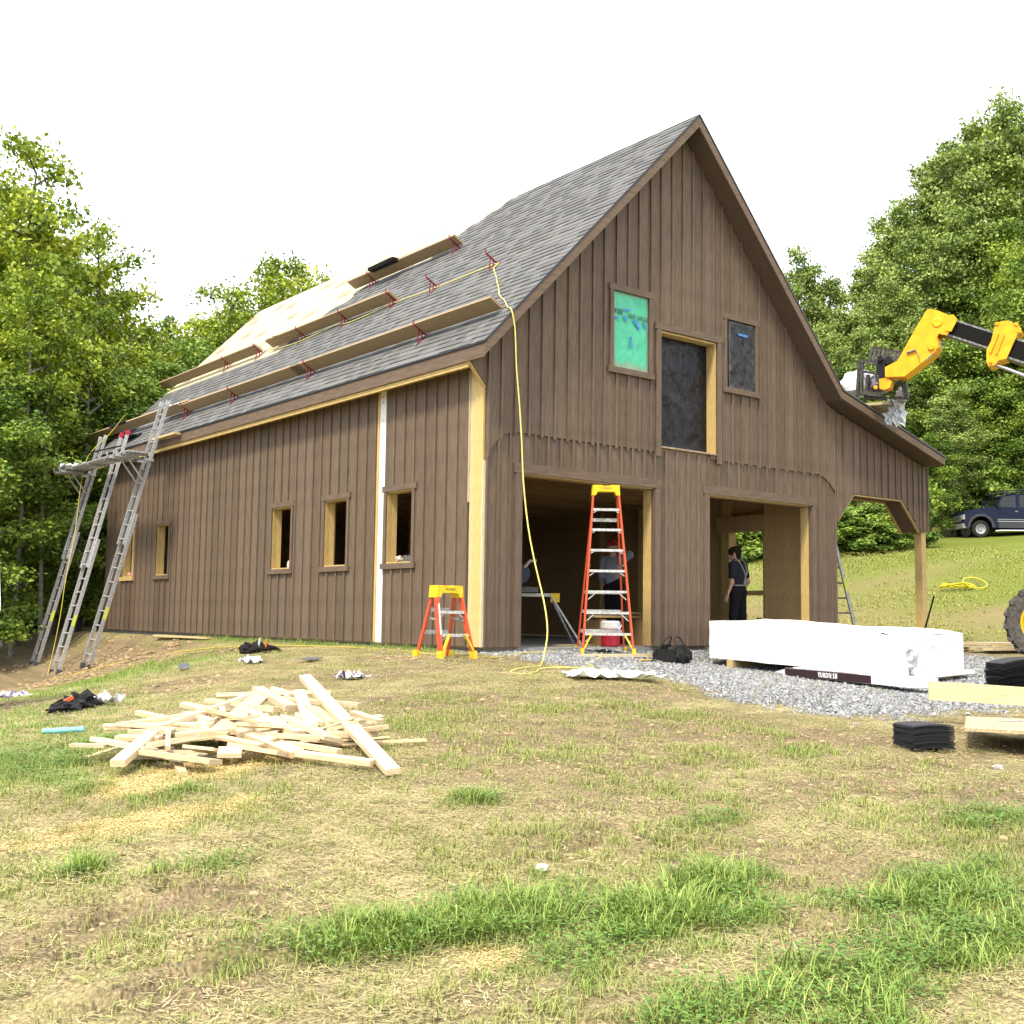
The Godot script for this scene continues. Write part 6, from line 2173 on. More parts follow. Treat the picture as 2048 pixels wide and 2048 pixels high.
	lone("roofing_bundle", lump_of(Vector3(0.75, 0.55, 0.9), 71, 0.35, Vector3(0.82, 0.82, 0.83)), M.sheet, "white wrapped roofing bundle on the forks over the lean-to roof", "roofing bundle", at.call(400.0, 620.0, -0.75), turn)
	lone("roofing_bundle", lump_of(Vector3(0.38, 0.4, 0.6), 72, 0.35, Vector3(0.14, 0.12, 0.17), Vector3(0.3, 0.28, 0.33)), M.plastic, "purple grey bundle behind the fork carriage", "roofing bundle", at.call(590.0, 655.0, -0.6), turn)
	lone("hanging_wrap", crumple(Vector3(0.36, 0.14, 0.5), 73, Vector3(0.72, 0.74, 0.75), Vector3(0.62, 0.68, 0.68)), M.plastic, "white plastic wrap hanging down below the forks at the lean-to roof", "plastic wrap", at.call(765.0, 920.0, -0.5), turn)
	get_child(get_child_count() - 1).rotation = Vector3(1.35, turn, 0.1)
	lone("hanging_wrap", lump_of(Vector3(0.16, 0.3, 0.2), 74, 0.5, Vector3(0.78, 0.77, 0.74)), M.plastic, "pale plastic wrap bunched at the right of the fork carriage", "plastic wrap", at.call(815.0, 775.0, -0.4), turn)
	s = Shape.new()
	s.tint(0.45, 0.38, 0.22)
	s.box(Vector3.ZERO, Vector3(0.5, 0.05, 0.9))
	lone("carried_pallet", s, M.lumber_x, "small wooden pallet under the load on the forks", "pallet", at.call(600.0, 850.0, -0.6), turn)
	s = Shape.new()
	s.tint(0.55, 0.42, 0.3)
	s.beam(Vector3.ZERO, Vector3(0.12, 0.04, -0.6), 0.09, 0.04)
	lone("roof_block", s, M.lumber_z, "small wood end showing over the right roof edge above the dark window", "board", Vector3(5.6, 6.72, 0.1))

func _bars(L: Callable, list: Array, c: Vector3) -> Shape:
	var s := Shape.new()
	for q in list:
		s.tint(c.x, c.y, c.z, rr(0.8, 1.25))
		var a: Vector2 = L.call(float(q[0]), float(q[1])); var b: Vector2 = L.call(float(q[2]), float(q[3]))
		s.beam(Vector3(a.x, a.y, q[4]), Vector3(b.x, b.y, q[4]), 0.09, q[5], Vector3(-(b - a).y, (b - a).x, 0))
	return s

func build_truck() -> void:
	rng.seed = 71
	var p := Vector3(35.7, 0, -12.95)
	p.y = height(p.x, p.z)
	var o := thing("pickup_truck", "dark blue pickup truck parked on the lawn before the trees at the right", "truck", p, -0.668)
	var blue := Vector3(0.007, 0.009, 0.03)
	var s := Shape.new()
	s.tint(blue.x, blue.y, blue.z)
	var lower := [Vector2(-0.70, 0.62), Vector2(-0.70, 0.98), Vector2(-0.66, 1.06), Vector2(-0.56, 1.13), Vector2(-0.07, 1.24), Vector2(0.55, 1.31), Vector2(0.72, 1.28), Vector2(3.7, 1.33), Vector2(5.5, 1.36), Vector2(5.55, 0.6), Vector2(4.75, 0.52)]
	for i in 9:
		lower.append(Vector2(4.2 + cos(i * PI / 8.0) * 0.5, 0.42 + sin(i * PI / 8.0) * 0.46))
	lower.append(Vector2(0.5, 0.42))
	for i in 9:
		lower.append(Vector2(cos(i * PI / 8.0) * 0.47, 0.42 + sin(i * PI / 8.0) * 0.48))
	lower.append(Vector2(-0.62, 0.42))
	s.prism(lower, -1.85, 0.0)
	var body := part("body", s, M.gloss, o)
	s = Shape.new()
	s.tint(blue.x, blue.y, blue.z)
	var z0 := -1.72; var z1 := -0.12
	s.hexa([Vector3(0.95, 1.76, z0), Vector3(3.5, 1.84, z0), Vector3(3.62, 1.9, z0 + 0.15), Vector3(1.25, 1.9, z0 + 0.15), Vector3(0.95, 1.76, z1), Vector3(3.5, 1.84, z1), Vector3(3.62, 1.9, z1 - 0.15), Vector3(1.25, 1.9, z1 - 0.15)])
	part("roof", s, M.gloss, o)
	for q in [[0.66, 1.3, 0.98, 1.77, 0.06], [1.6, 1.3, 1.62, 1.85, 0.14], [2.55, 1.32, 2.6, 1.85, 0.1], [3.62, 1.33, 3.5, 1.85, 0.12]]:
		for z in [[-0.05, -0.14], [-1.8, -1.7]]:
			s = Shape.new()
			s.tint(blue.x, blue.y, blue.z)
			s.beam(Vector3(q[0], q[1] - 0.02, z[0]), Vector3(q[2], q[3], z[1]), q[4], 0.06, Vector3.BACK)
			part("pillar", s, M.gloss, o)
	for q in [[0.7, 1.3, 1.53, 1.3, 1.55, 1.82, 1.0, 1.76], [1.67, 1.3, 2.5, 1.32, 2.55, 1.84, 1.69, 1.83], [2.6, 1.32, 3.55, 1.33, 3.45, 1.84, 2.64, 1.84]]:
		for z in [[-0.06, -0.14], [-1.79, -1.7]]:
			s = Shape.new()
			s.poly([Vector3(q[0], q[1], z[0]), Vector3(q[2], q[3], z[0]), Vector3(q[4], q[5], z[1]), Vector3(q[6], q[7], z[1])], Vector3(0, 0, 1))
			part("window", s, M.glass, o)
	s = Shape.new()
	s.poly([Vector3(0.68, 1.32, -0.14), Vector3(0.68, 1.32, -1.7), Vector3(1.02, 1.78, -1.62), Vector3(1.02, 1.78, -0.22)], Vector3(-0.8, 0.6, 0))
	part("windscreen", s, M.glass, o)
	s = Shape.new()
	s.tint(0.04, 0.04, 0.045)
	for x in [1.35, 2.3]:
		for z in [-0.5, -1.3]:
			s.box(Vector3(x + 0.25, 1.3, z), Vector3(0.16, 0.75, 0.45), Basis(Vector3.BACK, -0.2))
	s.box(Vector3(1.9, 0.95, -0.9), Vector3(2.6, 0.3, 1.5))
	part("seat", s, M.cloth, o)
	s = Shape.new()
	s.tint(0.05, 0.05, 0.055)
	s.box(Vector3(2.1, 0.55, 0.004), Vector3(2.7, 0.26, 0.02))
	part("sill", s, M.plastic, body)
	s = Shape.new()
	s.tint(0.5, 0.5, 0.5)
	s.box(Vector3(2.3, 0.7, 0.01), Vector3(3.2, 0.03, 0.02))
	s.box(Vector3(2.3, 0.78, 0.01), Vector3(3.2, 0.02, 0.016))
	part("side_trim", s, M.alu, body)
	var fl := Shape.new()
	fl.tint(0.05, 0.05, 0.055)
	for i in 8:
		var a0 := i * PI / 8.0; var a1 := (i + 1) * PI / 8.0
		var pp := []
		for z in [-0.02, 0.05]:
			for e in [[a0, 0.47], [a1, 0.47], [a1, 0.57], [a0, 0.57]]:
				pp.append(Vector3(cos(e[0]) * e[1], 0.44 + sin(e[0]) * e[1], z))
		fl.hexa(pp)
	part("wheel_arch", fl, M.plastic, body)
	s = Shape.new()
	s.tint(0.35, 0.35, 0.36)
	s.box(Vector3(-0.62, 0.5, -0.925), Vector3(0.26, 0.2, 1.8))
	part("bumper", s, M.alu, o)
	s = Shape.new()
	s.tint(0.3, 0.3, 0.3)
	s.box(Vector3(-0.7, 0.86, -0.12), Vector3(0.06, 0.2, 0.26))
	s.box(Vector3(-0.7, 0.86, -1.73), Vector3(0.06, 0.2, 0.26))
	part("headlight", s, M.gloss, o)
	s = Shape.new()
	s.tint(0.12, 0.12, 0.12)
	s.box(Vector3(-0.7, 0.82, -0.925), Vector3(0.04, 0.28, 1.3))
	part("grille", s, M.plastic, o)
	s = Shape.new()
	s.tint(0.72, 0.72, 0.72)
	s.tube([Vector3(0.6, 0.28, 0.02), Vector3(0.8, 0.3, 0.08), Vector3(3.3, 0.32, 0.08), Vector3(3.5, 0.34, 0.02)], 0.045, 10)
	part("running_board", s, M.chrome, o)
	s = Shape.new()
	s.tint(0.02, 0.02, 0.03)
	s.box(Vector3(0.75, 1.32, 0.1), Vector3(0.1, 0.13, 0.16))
	part("mirror", s, M.gloss, o)
	s = Shape.new()
	s.tint(0.3, 0.3, 0.32)
	s.box(Vector3(1.5, 1.12, 0.012), Vector3(0.11, 0.045, 0.03))
	s.box(Vector3(2.5, 1.13, 0.012), Vector3(0.11, 0.045, 0.03))
	part("door_handle", s, M.alu, body)
	s = Shape.new()
	s.tint(0.025, 0.025, 0.027)
	s.tube([Vector3(0.98, 1.98, -0.25), Vector3(1.6, 2.05, -0.25), Vector3(3.6, 2.12, -0.25)], 0.025, 6)
	s.tube([Vector3(0.98, 1.98, -1.6), Vector3(1.6, 2.08, -1.6), Vector3(3.6, 2.15, -1.6)], 0.025, 6)
	for x in [1.1, 2.0, 2.9, 3.5]:
		s.tube([Vector3(x, 1.9, -0.25), Vector3(x, 2.04, -0.25), Vector3(x, 2.06, -1.6), Vector3(x, 1.9, -1.6)], 0.02, 6)
	part("roof_rack", s, M.plastic, o)
	for x in [0.0, 4.2]:
		wheel(o, "wheel", Vector3(x, 0.37, -0.13), 0.375, 0.25, 0.2, Vector3(0.025, 0.025, 0.026), Vector3(0.5, 0.5, 0.52), 0)
		wheel(o, "wheel", Vector3(x, 0.37, -1.72), 0.375, 0.25, 0.2, Vector3(0.025, 0.025, 0.026), Vector3(0.5, 0.5, 0.52), 0, Vector3(0, 0, -1))

# ------------------------------------------------------------------ people
func flesh(bones: Array, cell: float, blend: float, tint_of: Callable) -> ArrayMesh:  # tapered capsules joined smoothly, meshed as surface nets
	var lo := Vector3.ONE * 1e9; var hi := -Vector3.ONE * 1e9
	for b in bones:
		var r: float = maxf(b[2], b[3]) + cell * 2.5
		for q in 2:
			lo = lo.min(b[q] - Vector3.ONE * r)
			hi = hi.max(b[q] + Vector3.ONE * r)
	var n := Vector3i(((hi - lo) / cell).ceil()) + Vector3i.ONE
	var field := PackedFloat32Array()
	field.resize(n.x * n.y * n.z)
	field.fill(1.0)
	for b in bones:
		var a: Vector3 = b[0]; var e: Vector3 = b[1]
		var ra: float = b[2]; var rb: float = b[3]
		var flat: Vector3 = b[4] if b.size() > 4 else Vector3.ONE  # squashes the capsule along an axis
		var r := maxf(ra, rb) + blend + cell * 2.0
		var i0 := Vector3i(((a.min(e) - Vector3.ONE * r - lo) / cell).floor()).clamp(Vector3i.ZERO, n - Vector3i.ONE)
		var i1 := Vector3i(((a.max(e) + Vector3.ONE * r - lo) / cell).ceil()).clamp(Vector3i.ZERO, n - Vector3i.ONE)
		var ab := e - a
		var l2 := maxf(ab.length_squared(), 1e-8)
		for z in range(i0.z, i1.z + 1):
			for y in range(i0.y, i1.y + 1):
				var at := (z * n.y + y) * n.x
				for x in range(i0.x, i1.x + 1):
					var p := lo + Vector3(x, y, z) * cell
					var t := clampf((p - a).dot(ab) / l2, 0.0, 1.0)
					var d := ((p - a - ab * t) * flat).length() - lerpf(ra, rb, t)
					var f := field[at + x]
					var h := maxf(blend - absf(f - d), 0.0) / blend
					field[at + x] = minf(f, d) - h * h * blend * 0.25
	var s := Shape.new()
	var spot := {}
	var corner := [Vector3i(0, 0, 0), Vector3i(1, 0, 0), Vector3i(0, 1, 0), Vector3i(1, 1, 0), Vector3i(0, 0, 1), Vector3i(1, 0, 1), Vector3i(0, 1, 1), Vector3i(1, 1, 1)]
	var edges := [[0, 1], [2, 3], [4, 5], [6, 7], [0, 2], [1, 3], [4, 6], [5, 7], [0, 4], [1, 5], [2, 6], [3, 7]]
	var sx := 1; var sy := n.x; var sz := n.x * n.y
	for z in n.z - 1:
		for y in n.y - 1:
			for x in n.x - 1:
				var at := (z * n.y + y) * n.x + x
				var f0 := field[at]
				if absf(f0) > cell * 2.0:
					continue
				var v := [f0, field[at + sx], field[at + sy], field[at + sx + sy], field[at + sz], field[at + sx + sz], field[at + sy + sz], field[at + sx + sy + sz]]
				var sum := Vector3.ZERO
				var k := 0
				for e in edges:
					var fa: float = v[e[0]]; var fb: float = v[e[1]]
					if (fa < 0.0) != (fb < 0.0):
						sum += Vector3(corner[e[0]]).lerp(Vector3(corner[e[1]]), fa / (fa - fb))
						k += 1
				if k:
					spot[at] = lo + (Vector3(x, y, z) + sum / k) * cell
	var grad := func(at: int) -> Vector3:
		return Vector3(field[at + sx] - field[at], field[at + sy] - field[at], field[at + sz] - field[at]).normalized()
	for at in spot:
		var f0 := field[at]
		for ax in 3:
			var step: int = [sx, sy, sz][ax]
			var f1 := field[at + step]
			if (f0 < 0.0) == (f1 < 0.0):
				continue
			var u: int = [sy, sz, sx][ax]; var w: int = [sz, sx, sy][ax]
			var q := [at, at - u, at - u - w, at - w]
			if q.all(func(i): return spot.has(i)):
				var m: Vector3 = (spot[q[0]] + spot[q[2]]) * 0.5
				s.col = tint_of.call(m)
				var g := []
				for i in q:
					g.append(grad.call(i))
				s.tri(spot[q[0]], spot[q[1]], spot[q[2]], g[0], g[1], g[2])
				s.tri(spot[q[0]], spot[q[2]], spot[q[3]], g[0], g[2], g[3])
	return s.mesh()

func hand_bones(wrist: Vector3, d: Vector3, palm_n: Vector3, thumb_side: Vector3) -> Array:  # relaxed hand hanging along d
	var b := []
	var side := thumb_side.normalized()
	for k in 4:
		var o := wrist + d * 0.025 + side * (0.026 - k * 0.018)
		b.append([wrist + side * (0.016 - k * 0.011), o + d * 0.06, 0.016, 0.0115])
		var l: float = [0.062, 0.072, 0.066, 0.05][k]
		var p1 := o + d * 0.06
		var p2 := p1 + (d * 0.9 + palm_n * 0.35).normalized() * l * 0.5
		var p3 := p2 + (d * 0.6 + palm_n * 0.8).normalized() * l * 0.42
		b.append([p1, p2, 0.0092, 0.0082])
		b.append([p2, p3, 0.0082, 0.007])
	var t0 := wrist + d * 0.02 + side * 0.025
	var t1 := t0 + (d * 0.7 + side * 0.6 + palm_n * 0.3).normalized() * 0.04
	b.append([t0, t1, 0.014, 0.0105])
	b.append([t1, t1 + (d * 0.95 + palm_n * 0.3).normalized() * 0.032, 0.0105, 0.008])
	return b

func head_bones(c: Vector3, f: Vector3, l: Vector3) -> Array:  # centre, facing, left
	var u := Vector3.UP
	return [[c + u * 0.035 - f * 0.02, c + u * 0.035 + f * 0.018, 0.086, 0.08], [c - u * 0.03 + f * 0.02, c - u * 0.075 + f * 0.045, 0.062, 0.038],
		[c - u * 0.07 + f * 0.06, c - u * 0.07 + f * 0.072, 0.022, 0.018], [c + u * 0.012 + f * 0.09, c - u * 0.022 + f * 0.112, 0.009, 0.014], [c - u * 0.046 + f * 0.088, c - u * 0.05 + f * 0.09, 0.014, 0.012],
		[c + u * 0.03 + f * 0.08 + l * 0.03, c + u * 0.03 + f * 0.08 - l * 0.03, 0.018, 0.018],
		[c + l * 0.078 + u * 0.02, c + l * 0.08 - u * 0.025, 0.014, 0.01], [c - l * 0.078 + u * 0.02, c - l * 0.08 - u * 0.025, 0.014, 0.01]]

func build_person(called: String, label: String, at: Vector3, turn: float, f: Vector3, J: Dictionary, shirt: Color, trousers: Color, hair: Color, cap: bool, braces: bool) -> void:
	var o := thing(called, label, "person", at, turn)
	var l := Vector3.UP.cross(f).normalized()
	var skin := Color(0.50, 0.28, 0.19)
	var boots := Color(0.035, 0.028, 0.024)
	var body := []
	body.append_array([[J.hip, J.waist, 0.115, 0.11], [J.waist, J.chest, 0.11, 0.135], [J.ls, J.rs, 0.06, 0.06], [J.chest, J.neck, 0.11, 0.06], [J.neck, J.head - Vector3.UP * 0.05, 0.052, 0.052]])
	for k in ["l", "r"]:
		body.append_array([[J[k + "s"], J[k + "e"], 0.05, 0.038], [J[k + "e"], J[k + "w"], 0.04, 0.026], [J[k + "h"], J[k + "k"], 0.085, 0.055], [J[k + "k"], J[k + "a"], 0.056, 0.036], [J[k + "a"], J[k + "t"], 0.045, 0.035]])
	var paint := func(p: Vector3) -> Color:
		return boots if p.y < 0.1 else skin
	put("body", flesh(body, 0.016, 0.04, paint), M.skin, o)
	var only := func(c: Color) -> Callable: return func(_p): return c
	put("head", flesh(head_bones(J.head, J.look, Vector3.UP.cross(J.look).normalized()), 0.007, 0.018, only.call(skin)), M.skin, o)
	for k in ["l", "r"]:
		var d: Vector3 = (J[k + "w"] - J[k + "e"]).normalized()
		var inward: Vector3 = -l if k == "l" else l
		var side: Vector3 = f - d * f.dot(d)
		put("hand", flesh(hand_bones(J[k + "w"], d, (inward - d * inward.dot(d)).normalized(), side), 0.005, 0.008, only.call(skin)), M.skin, o)
	var sh := [[J.hip + Vector3.UP * 0.04, J.waist, 0.132, 0.128], [J.waist, J.chest, 0.128, 0.152], [J.ls, J.rs, 0.077, 0.077], [J.chest, J.neck - Vector3.UP * 0.03, 0.12, 0.066]]
	var far: float = J.get("sleeve", 0.6)
	for k in ["l", "r"]:
		sh.append([J[k + "s"], J[k + "s"].lerp(J[k + "e"], minf(far, 1.0)), 0.074, 0.068])
		if far > 1.0:
			sh.append([J[k + "e"], J[k + "e"].lerp(J[k + "w"], far - 1.0), 0.066, 0.052])
	put("shirt", flesh(sh, 0.014, 0.04, only.call(shirt)), M.cloth, o)
	var tr := [[J.lh, J.rh, 0.12, 0.12], [J.hip, J.hip + Vector3.UP * 0.1, 0.14, 0.138]]
	for k in ["l", "r"]:
		tr.append_array([[J[k + "h"], J[k + "k"], 0.108, 0.082], [J[k + "k"], J[k + "a"], 0.082, 0.072]])
	put("trousers", flesh(tr, 0.015, 0.035, only.call(trousers)), M.cloth, o)
	var c: Vector3 = J.head
	var lk: Vector3 = J.look
	var hb := [[c + Vector3.UP * 0.055 - lk * 0.03, c + Vector3.UP * 0.05 + lk * 0.02, 0.098, 0.092], [c - lk * 0.06 + Vector3.UP * 0.0, c - lk * 0.06 - Vector3.UP * 0.06, 0.07, 0.05]]
	if cap:
		hb = [[c + Vector3.UP * 0.065 - lk * 0.02, c + Vector3.UP * 0.06 + lk * 0.03, 0.095, 0.09], [c + Vector3.UP * 0.05 + lk * 0.08, c + Vector3.UP * 0.035 + lk * 0.15, 0.05, 0.035, Vector3(1, 2.6, 1)]]
	put("cap" if cap else "hair", flesh(hb, 0.009, 0.02, only.call(hair)), M.cloth, o)
	if braces:
		var back: Vector3 = -f
		var s := Shape.new()
		s.tint(0.45, 0.44, 0.42)
		var meet: Vector3 = J.chest.lerp(J.waist, 0.4) + back * 0.15
		for k in ["l", "r"]:
			var top: Vector3 = J[k + "s"].lerp(J.neck, 0.45) + Vector3.UP * 0.075
			s.tube(smooth([J.chest + f * 0.15 + (top - J.neck) * 0.6, top + f * 0.06, top + back * 0.06, J.chest + back * 0.155 + (top - J.chest) * Vector3(0.5, 0.1, 0.5), meet], 3), 0.013, 6)
			s.tube(smooth([meet, J.waist + back * 0.14 + (l if k == "l" else -l) * 0.02, J.hip + Vector3.UP * 0.1 + back * 0.145 + (l if k == "l" else -l) * 0.05], 3), 0.013, 6)
		part("braces", s, M.cloth, o)
		s = Shape.new()
		s.tint(0.5, 0.49, 0.47)
		var ring := []
		for i in 17:
			var a := TAU * i / 16.0
			ring.append(J.hip + Vector3.UP * 0.1 + (f * cos(a) + l * sin(a)) * 0.143)
		s.tube(ring, 0.013, 6)
		part("shirt_hem", s, M.cloth, o)

func build_people() -> void:
	var f := Vector3(-0.75, 0, -0.66).normalized()
	var l := Vector3.UP.cross(f).normalized()
	var lean := Vector3(-0.01, 0, 0)
	var J := {
		"hip": Vector3(0.0, 0.95, 0), "waist": Vector3(0.005, 1.1, 0), "chest": Vector3(0.01, 1.29, 0), "neck": Vector3(-0.005, 1.47, 0) + f * 0.01, "head": Vector3(-0.04, 1.62, 0) + f * 0.02, "look": Vector3(-0.96, -0.05, -0.25).normalized(),
		"ls": Vector3(0.0, 1.41, 0) + l * 0.17, "rs": Vector3(0.01, 1.41, 0) - l * 0.17, "le": Vector3(-0.14, 1.1, 0.15), "lw": Vector3(-0.215, 0.87, 0.13), "re": Vector3(0.21, 1.13, -0.14), "rw": Vector3(0.13, 0.93, -0.2),
		"lh": Vector3(0, 0.92, 0) + l * 0.09, "rh": Vector3(0, 0.92, 0) - l * 0.09, "lk": Vector3(-0.01, 0.5, 0) + l * 0.1 + f * 0.02, "rk": Vector3(0.02, 0.5, 0) - l * 0.1, "la": Vector3(0.0, 0.08, 0) + l * 0.11, "ra": Vector3(0.03, 0.08, 0) - l * 0.11 - f * 0.02,
		"lt": Vector3(0.0, 0.04, 0) + l * 0.12 + f * 0.15, "rt": Vector3(0.03, 0.04, 0) - l * 0.13 + f * 0.13, "sleeve": 0.62}
	build_person("person", "person in dark shirt with pale braces and black trousers standing in the side doorway", Vector3(6.83, -0.015, -1.37), -0.668, f, J, Color(0.035, 0.038, 0.05), Color(0.012, 0.012, 0.018), Color(0.035, 0.02, 0.01), false, true)
	f = Vector3(0.7, 0, -0.7).normalized()
	l = Vector3.UP.cross(f).normalized()
	J = {
		"hip": Vector3(0.0, 0.95, 0), "waist": Vector3(-0.02, 1.1, 0), "chest": Vector3(-0.02, 1.3, 0), "neck": Vector3(-0.02, 1.48, 0), "head": Vector3(-0.03, 1.63, 0), "look": Vector3(0.3, -0.1, -0.9).normalized(),
		"ls": Vector3(-0.02, 1.41, 0) + l * 0.18, "rs": Vector3(-0.02, 1.41, 0) - l * 0.18, "le": Vector3(-0.2, 1.15, -0.1), "lw": Vector3(-0.18, 0.93, -0.22), "re": Vector3(0.24, 1.5, 0.12), "rw": Vector3(0.06, 1.6, -0.12),
		"lh": Vector3(0, 0.92, 0) + l * 0.09, "rh": Vector3(0, 0.92, 0) - l * 0.09, "lk": Vector3(0, 0.5, 0) + l * 0.1, "rk": Vector3(0, 0.5, 0) - l * 0.1 + f * 0.03, "la": Vector3(0, 0.08, 0) + l * 0.11, "ra": Vector3(0, 0.08, 0) - l * 0.12,
		"lt": Vector3(0, 0.04, 0) + l * 0.12 + f * 0.14, "rt": Vector3(0, 0.04, 0) - l * 0.14 + f * 0.14, "sleeve": 1.4}
	build_person("person", "person in pale shirt and red cap behind the tall stepladder inside the left door", Vector3(4.13, -0.015, -1.78), -0.668, f, J, Color(0.34, 0.37, 0.43), Color(0.014, 0.015, 0.022), Color(0.3, 0.02, 0.02), true, false)

# ------------------------------------------------------------------ trees
func crown(seed_at: int, k: Dictionary) -> Array:  # trunk mesh and crown mesh of a tree ten metres tall
	rng.seed = seed_at
	var wood := Shape.new()
	wood.tint(k.bark.x, k.bark.y, k.bark.z)
	var bend := Vector3(rr(-.3, .3), 0, rr(-.3, .3))
	var spine := func(h: float) -> Vector3:
		var t := h / 10.0
		return Vector3(bend.x * sin(t * 3.0), h, bend.z * sin(t * 2.4))
	var pts := []; var rad := []
	for i in 9:
		pts.append(spine.call(i * k.top / 8.0 - 0.3))
		rad.append(lerpf(k.trunk, 0.02, i / 8.0))
	wood.tube(pts, rad, 7)
	var v := PackedVector3Array(); var n := PackedVector3Array(); var c := PackedColorArray()
	for i in k.limbs:
		var t = (i + rng.randf()) / k.limbs
		var h: float = lerpf(k.base, k.top, pow(t, 0.85))
		var u: float = (h - k.base) / (10.0 - k.base)
		var reach: float = k.wide * k.shape.call(u) * rr(0.55, 1.1)
		var a = i * 2.4 + rr(-.5, .5)
		var d := Vector3(cos(a), 0, sin(a))
		var p0: Vector3 = spine.call(h)
		var p2 = p0 + d * reach + Vector3.UP * reach * k.rise * rr(0.5, 1.3)
		var p1 := p0.lerp(p2, 0.5) + Vector3.UP * reach * 0.08
		wood.tube([p0, p1, p2], [0.02 + 0.05 * (1.0 - u), 0.02, 0.006], 5)
		var clumps: int = maxi(2, int(k.clumps * (0.5 + reach / k.wide)))
		for m in clumps:
			var f := rr(0.25, 1.08)
			var q := (p0.lerp(p1, f * 2.0) if f < 0.5 else p1.lerp(p2, f * 2.0 - 1.0)) + Vector3(rr(-1, 1), rr(-.5, .7), rr(-1, 1)) * 0.32 * (reach * 0.5 + 0.3)
			var r: float = k.clump * rr(0.6, 1.25)
			var hue: Color = k.dark.lerp(k.light, clampf(rr(-0.2, 1.2), 0.0, 1.0))
			for j in k.leaves:
				var e := Vector3(rng.randfn(), rng.randfn() * 0.62, rng.randfn()) * 0.5
				if e.length_squared() > 1.6:
					e *= 0.6
				var o := q + e * r
				if j % 23 == 0:
					o += e * r * 0.4
				var nm := (e * 0.5 + Vector3(rr(-1, 1), rr(-0.2, 1.3), rr(-1, 1))).normalized()
				var s = nm.cross(Vector3(rr(-1, 1), rr(-1, 1), rr(-1, 1))).normalized() * k.leaf * rr(0.6, 1.15)
				var w := nm.cross(s) * rr(0.5, 0.8)
				var tip = o + s - nm * k.leaf * 0.25
				v.append_array([o - s, o + w, o - w, o + w, tip, o - w])
				n.append_array([nm, nm, nm, nm, nm, nm])
				var col := hue * rr(0.75, 1.25)
				for z in 6:
					c.append(col)
	var arr := []
	arr.resize(Mesh.ARRAY_MAX)
	arr[Mesh.ARRAY_VERTEX] = v
	arr[Mesh.ARRAY_NORMAL] = n
	arr[Mesh.ARRAY_COLOR] = c
	var m := ArrayMesh.new()
	m.add_surface_from_arrays(Mesh.PRIMITIVE_TRIANGLES, arr)
	return [wood.mesh(), m]

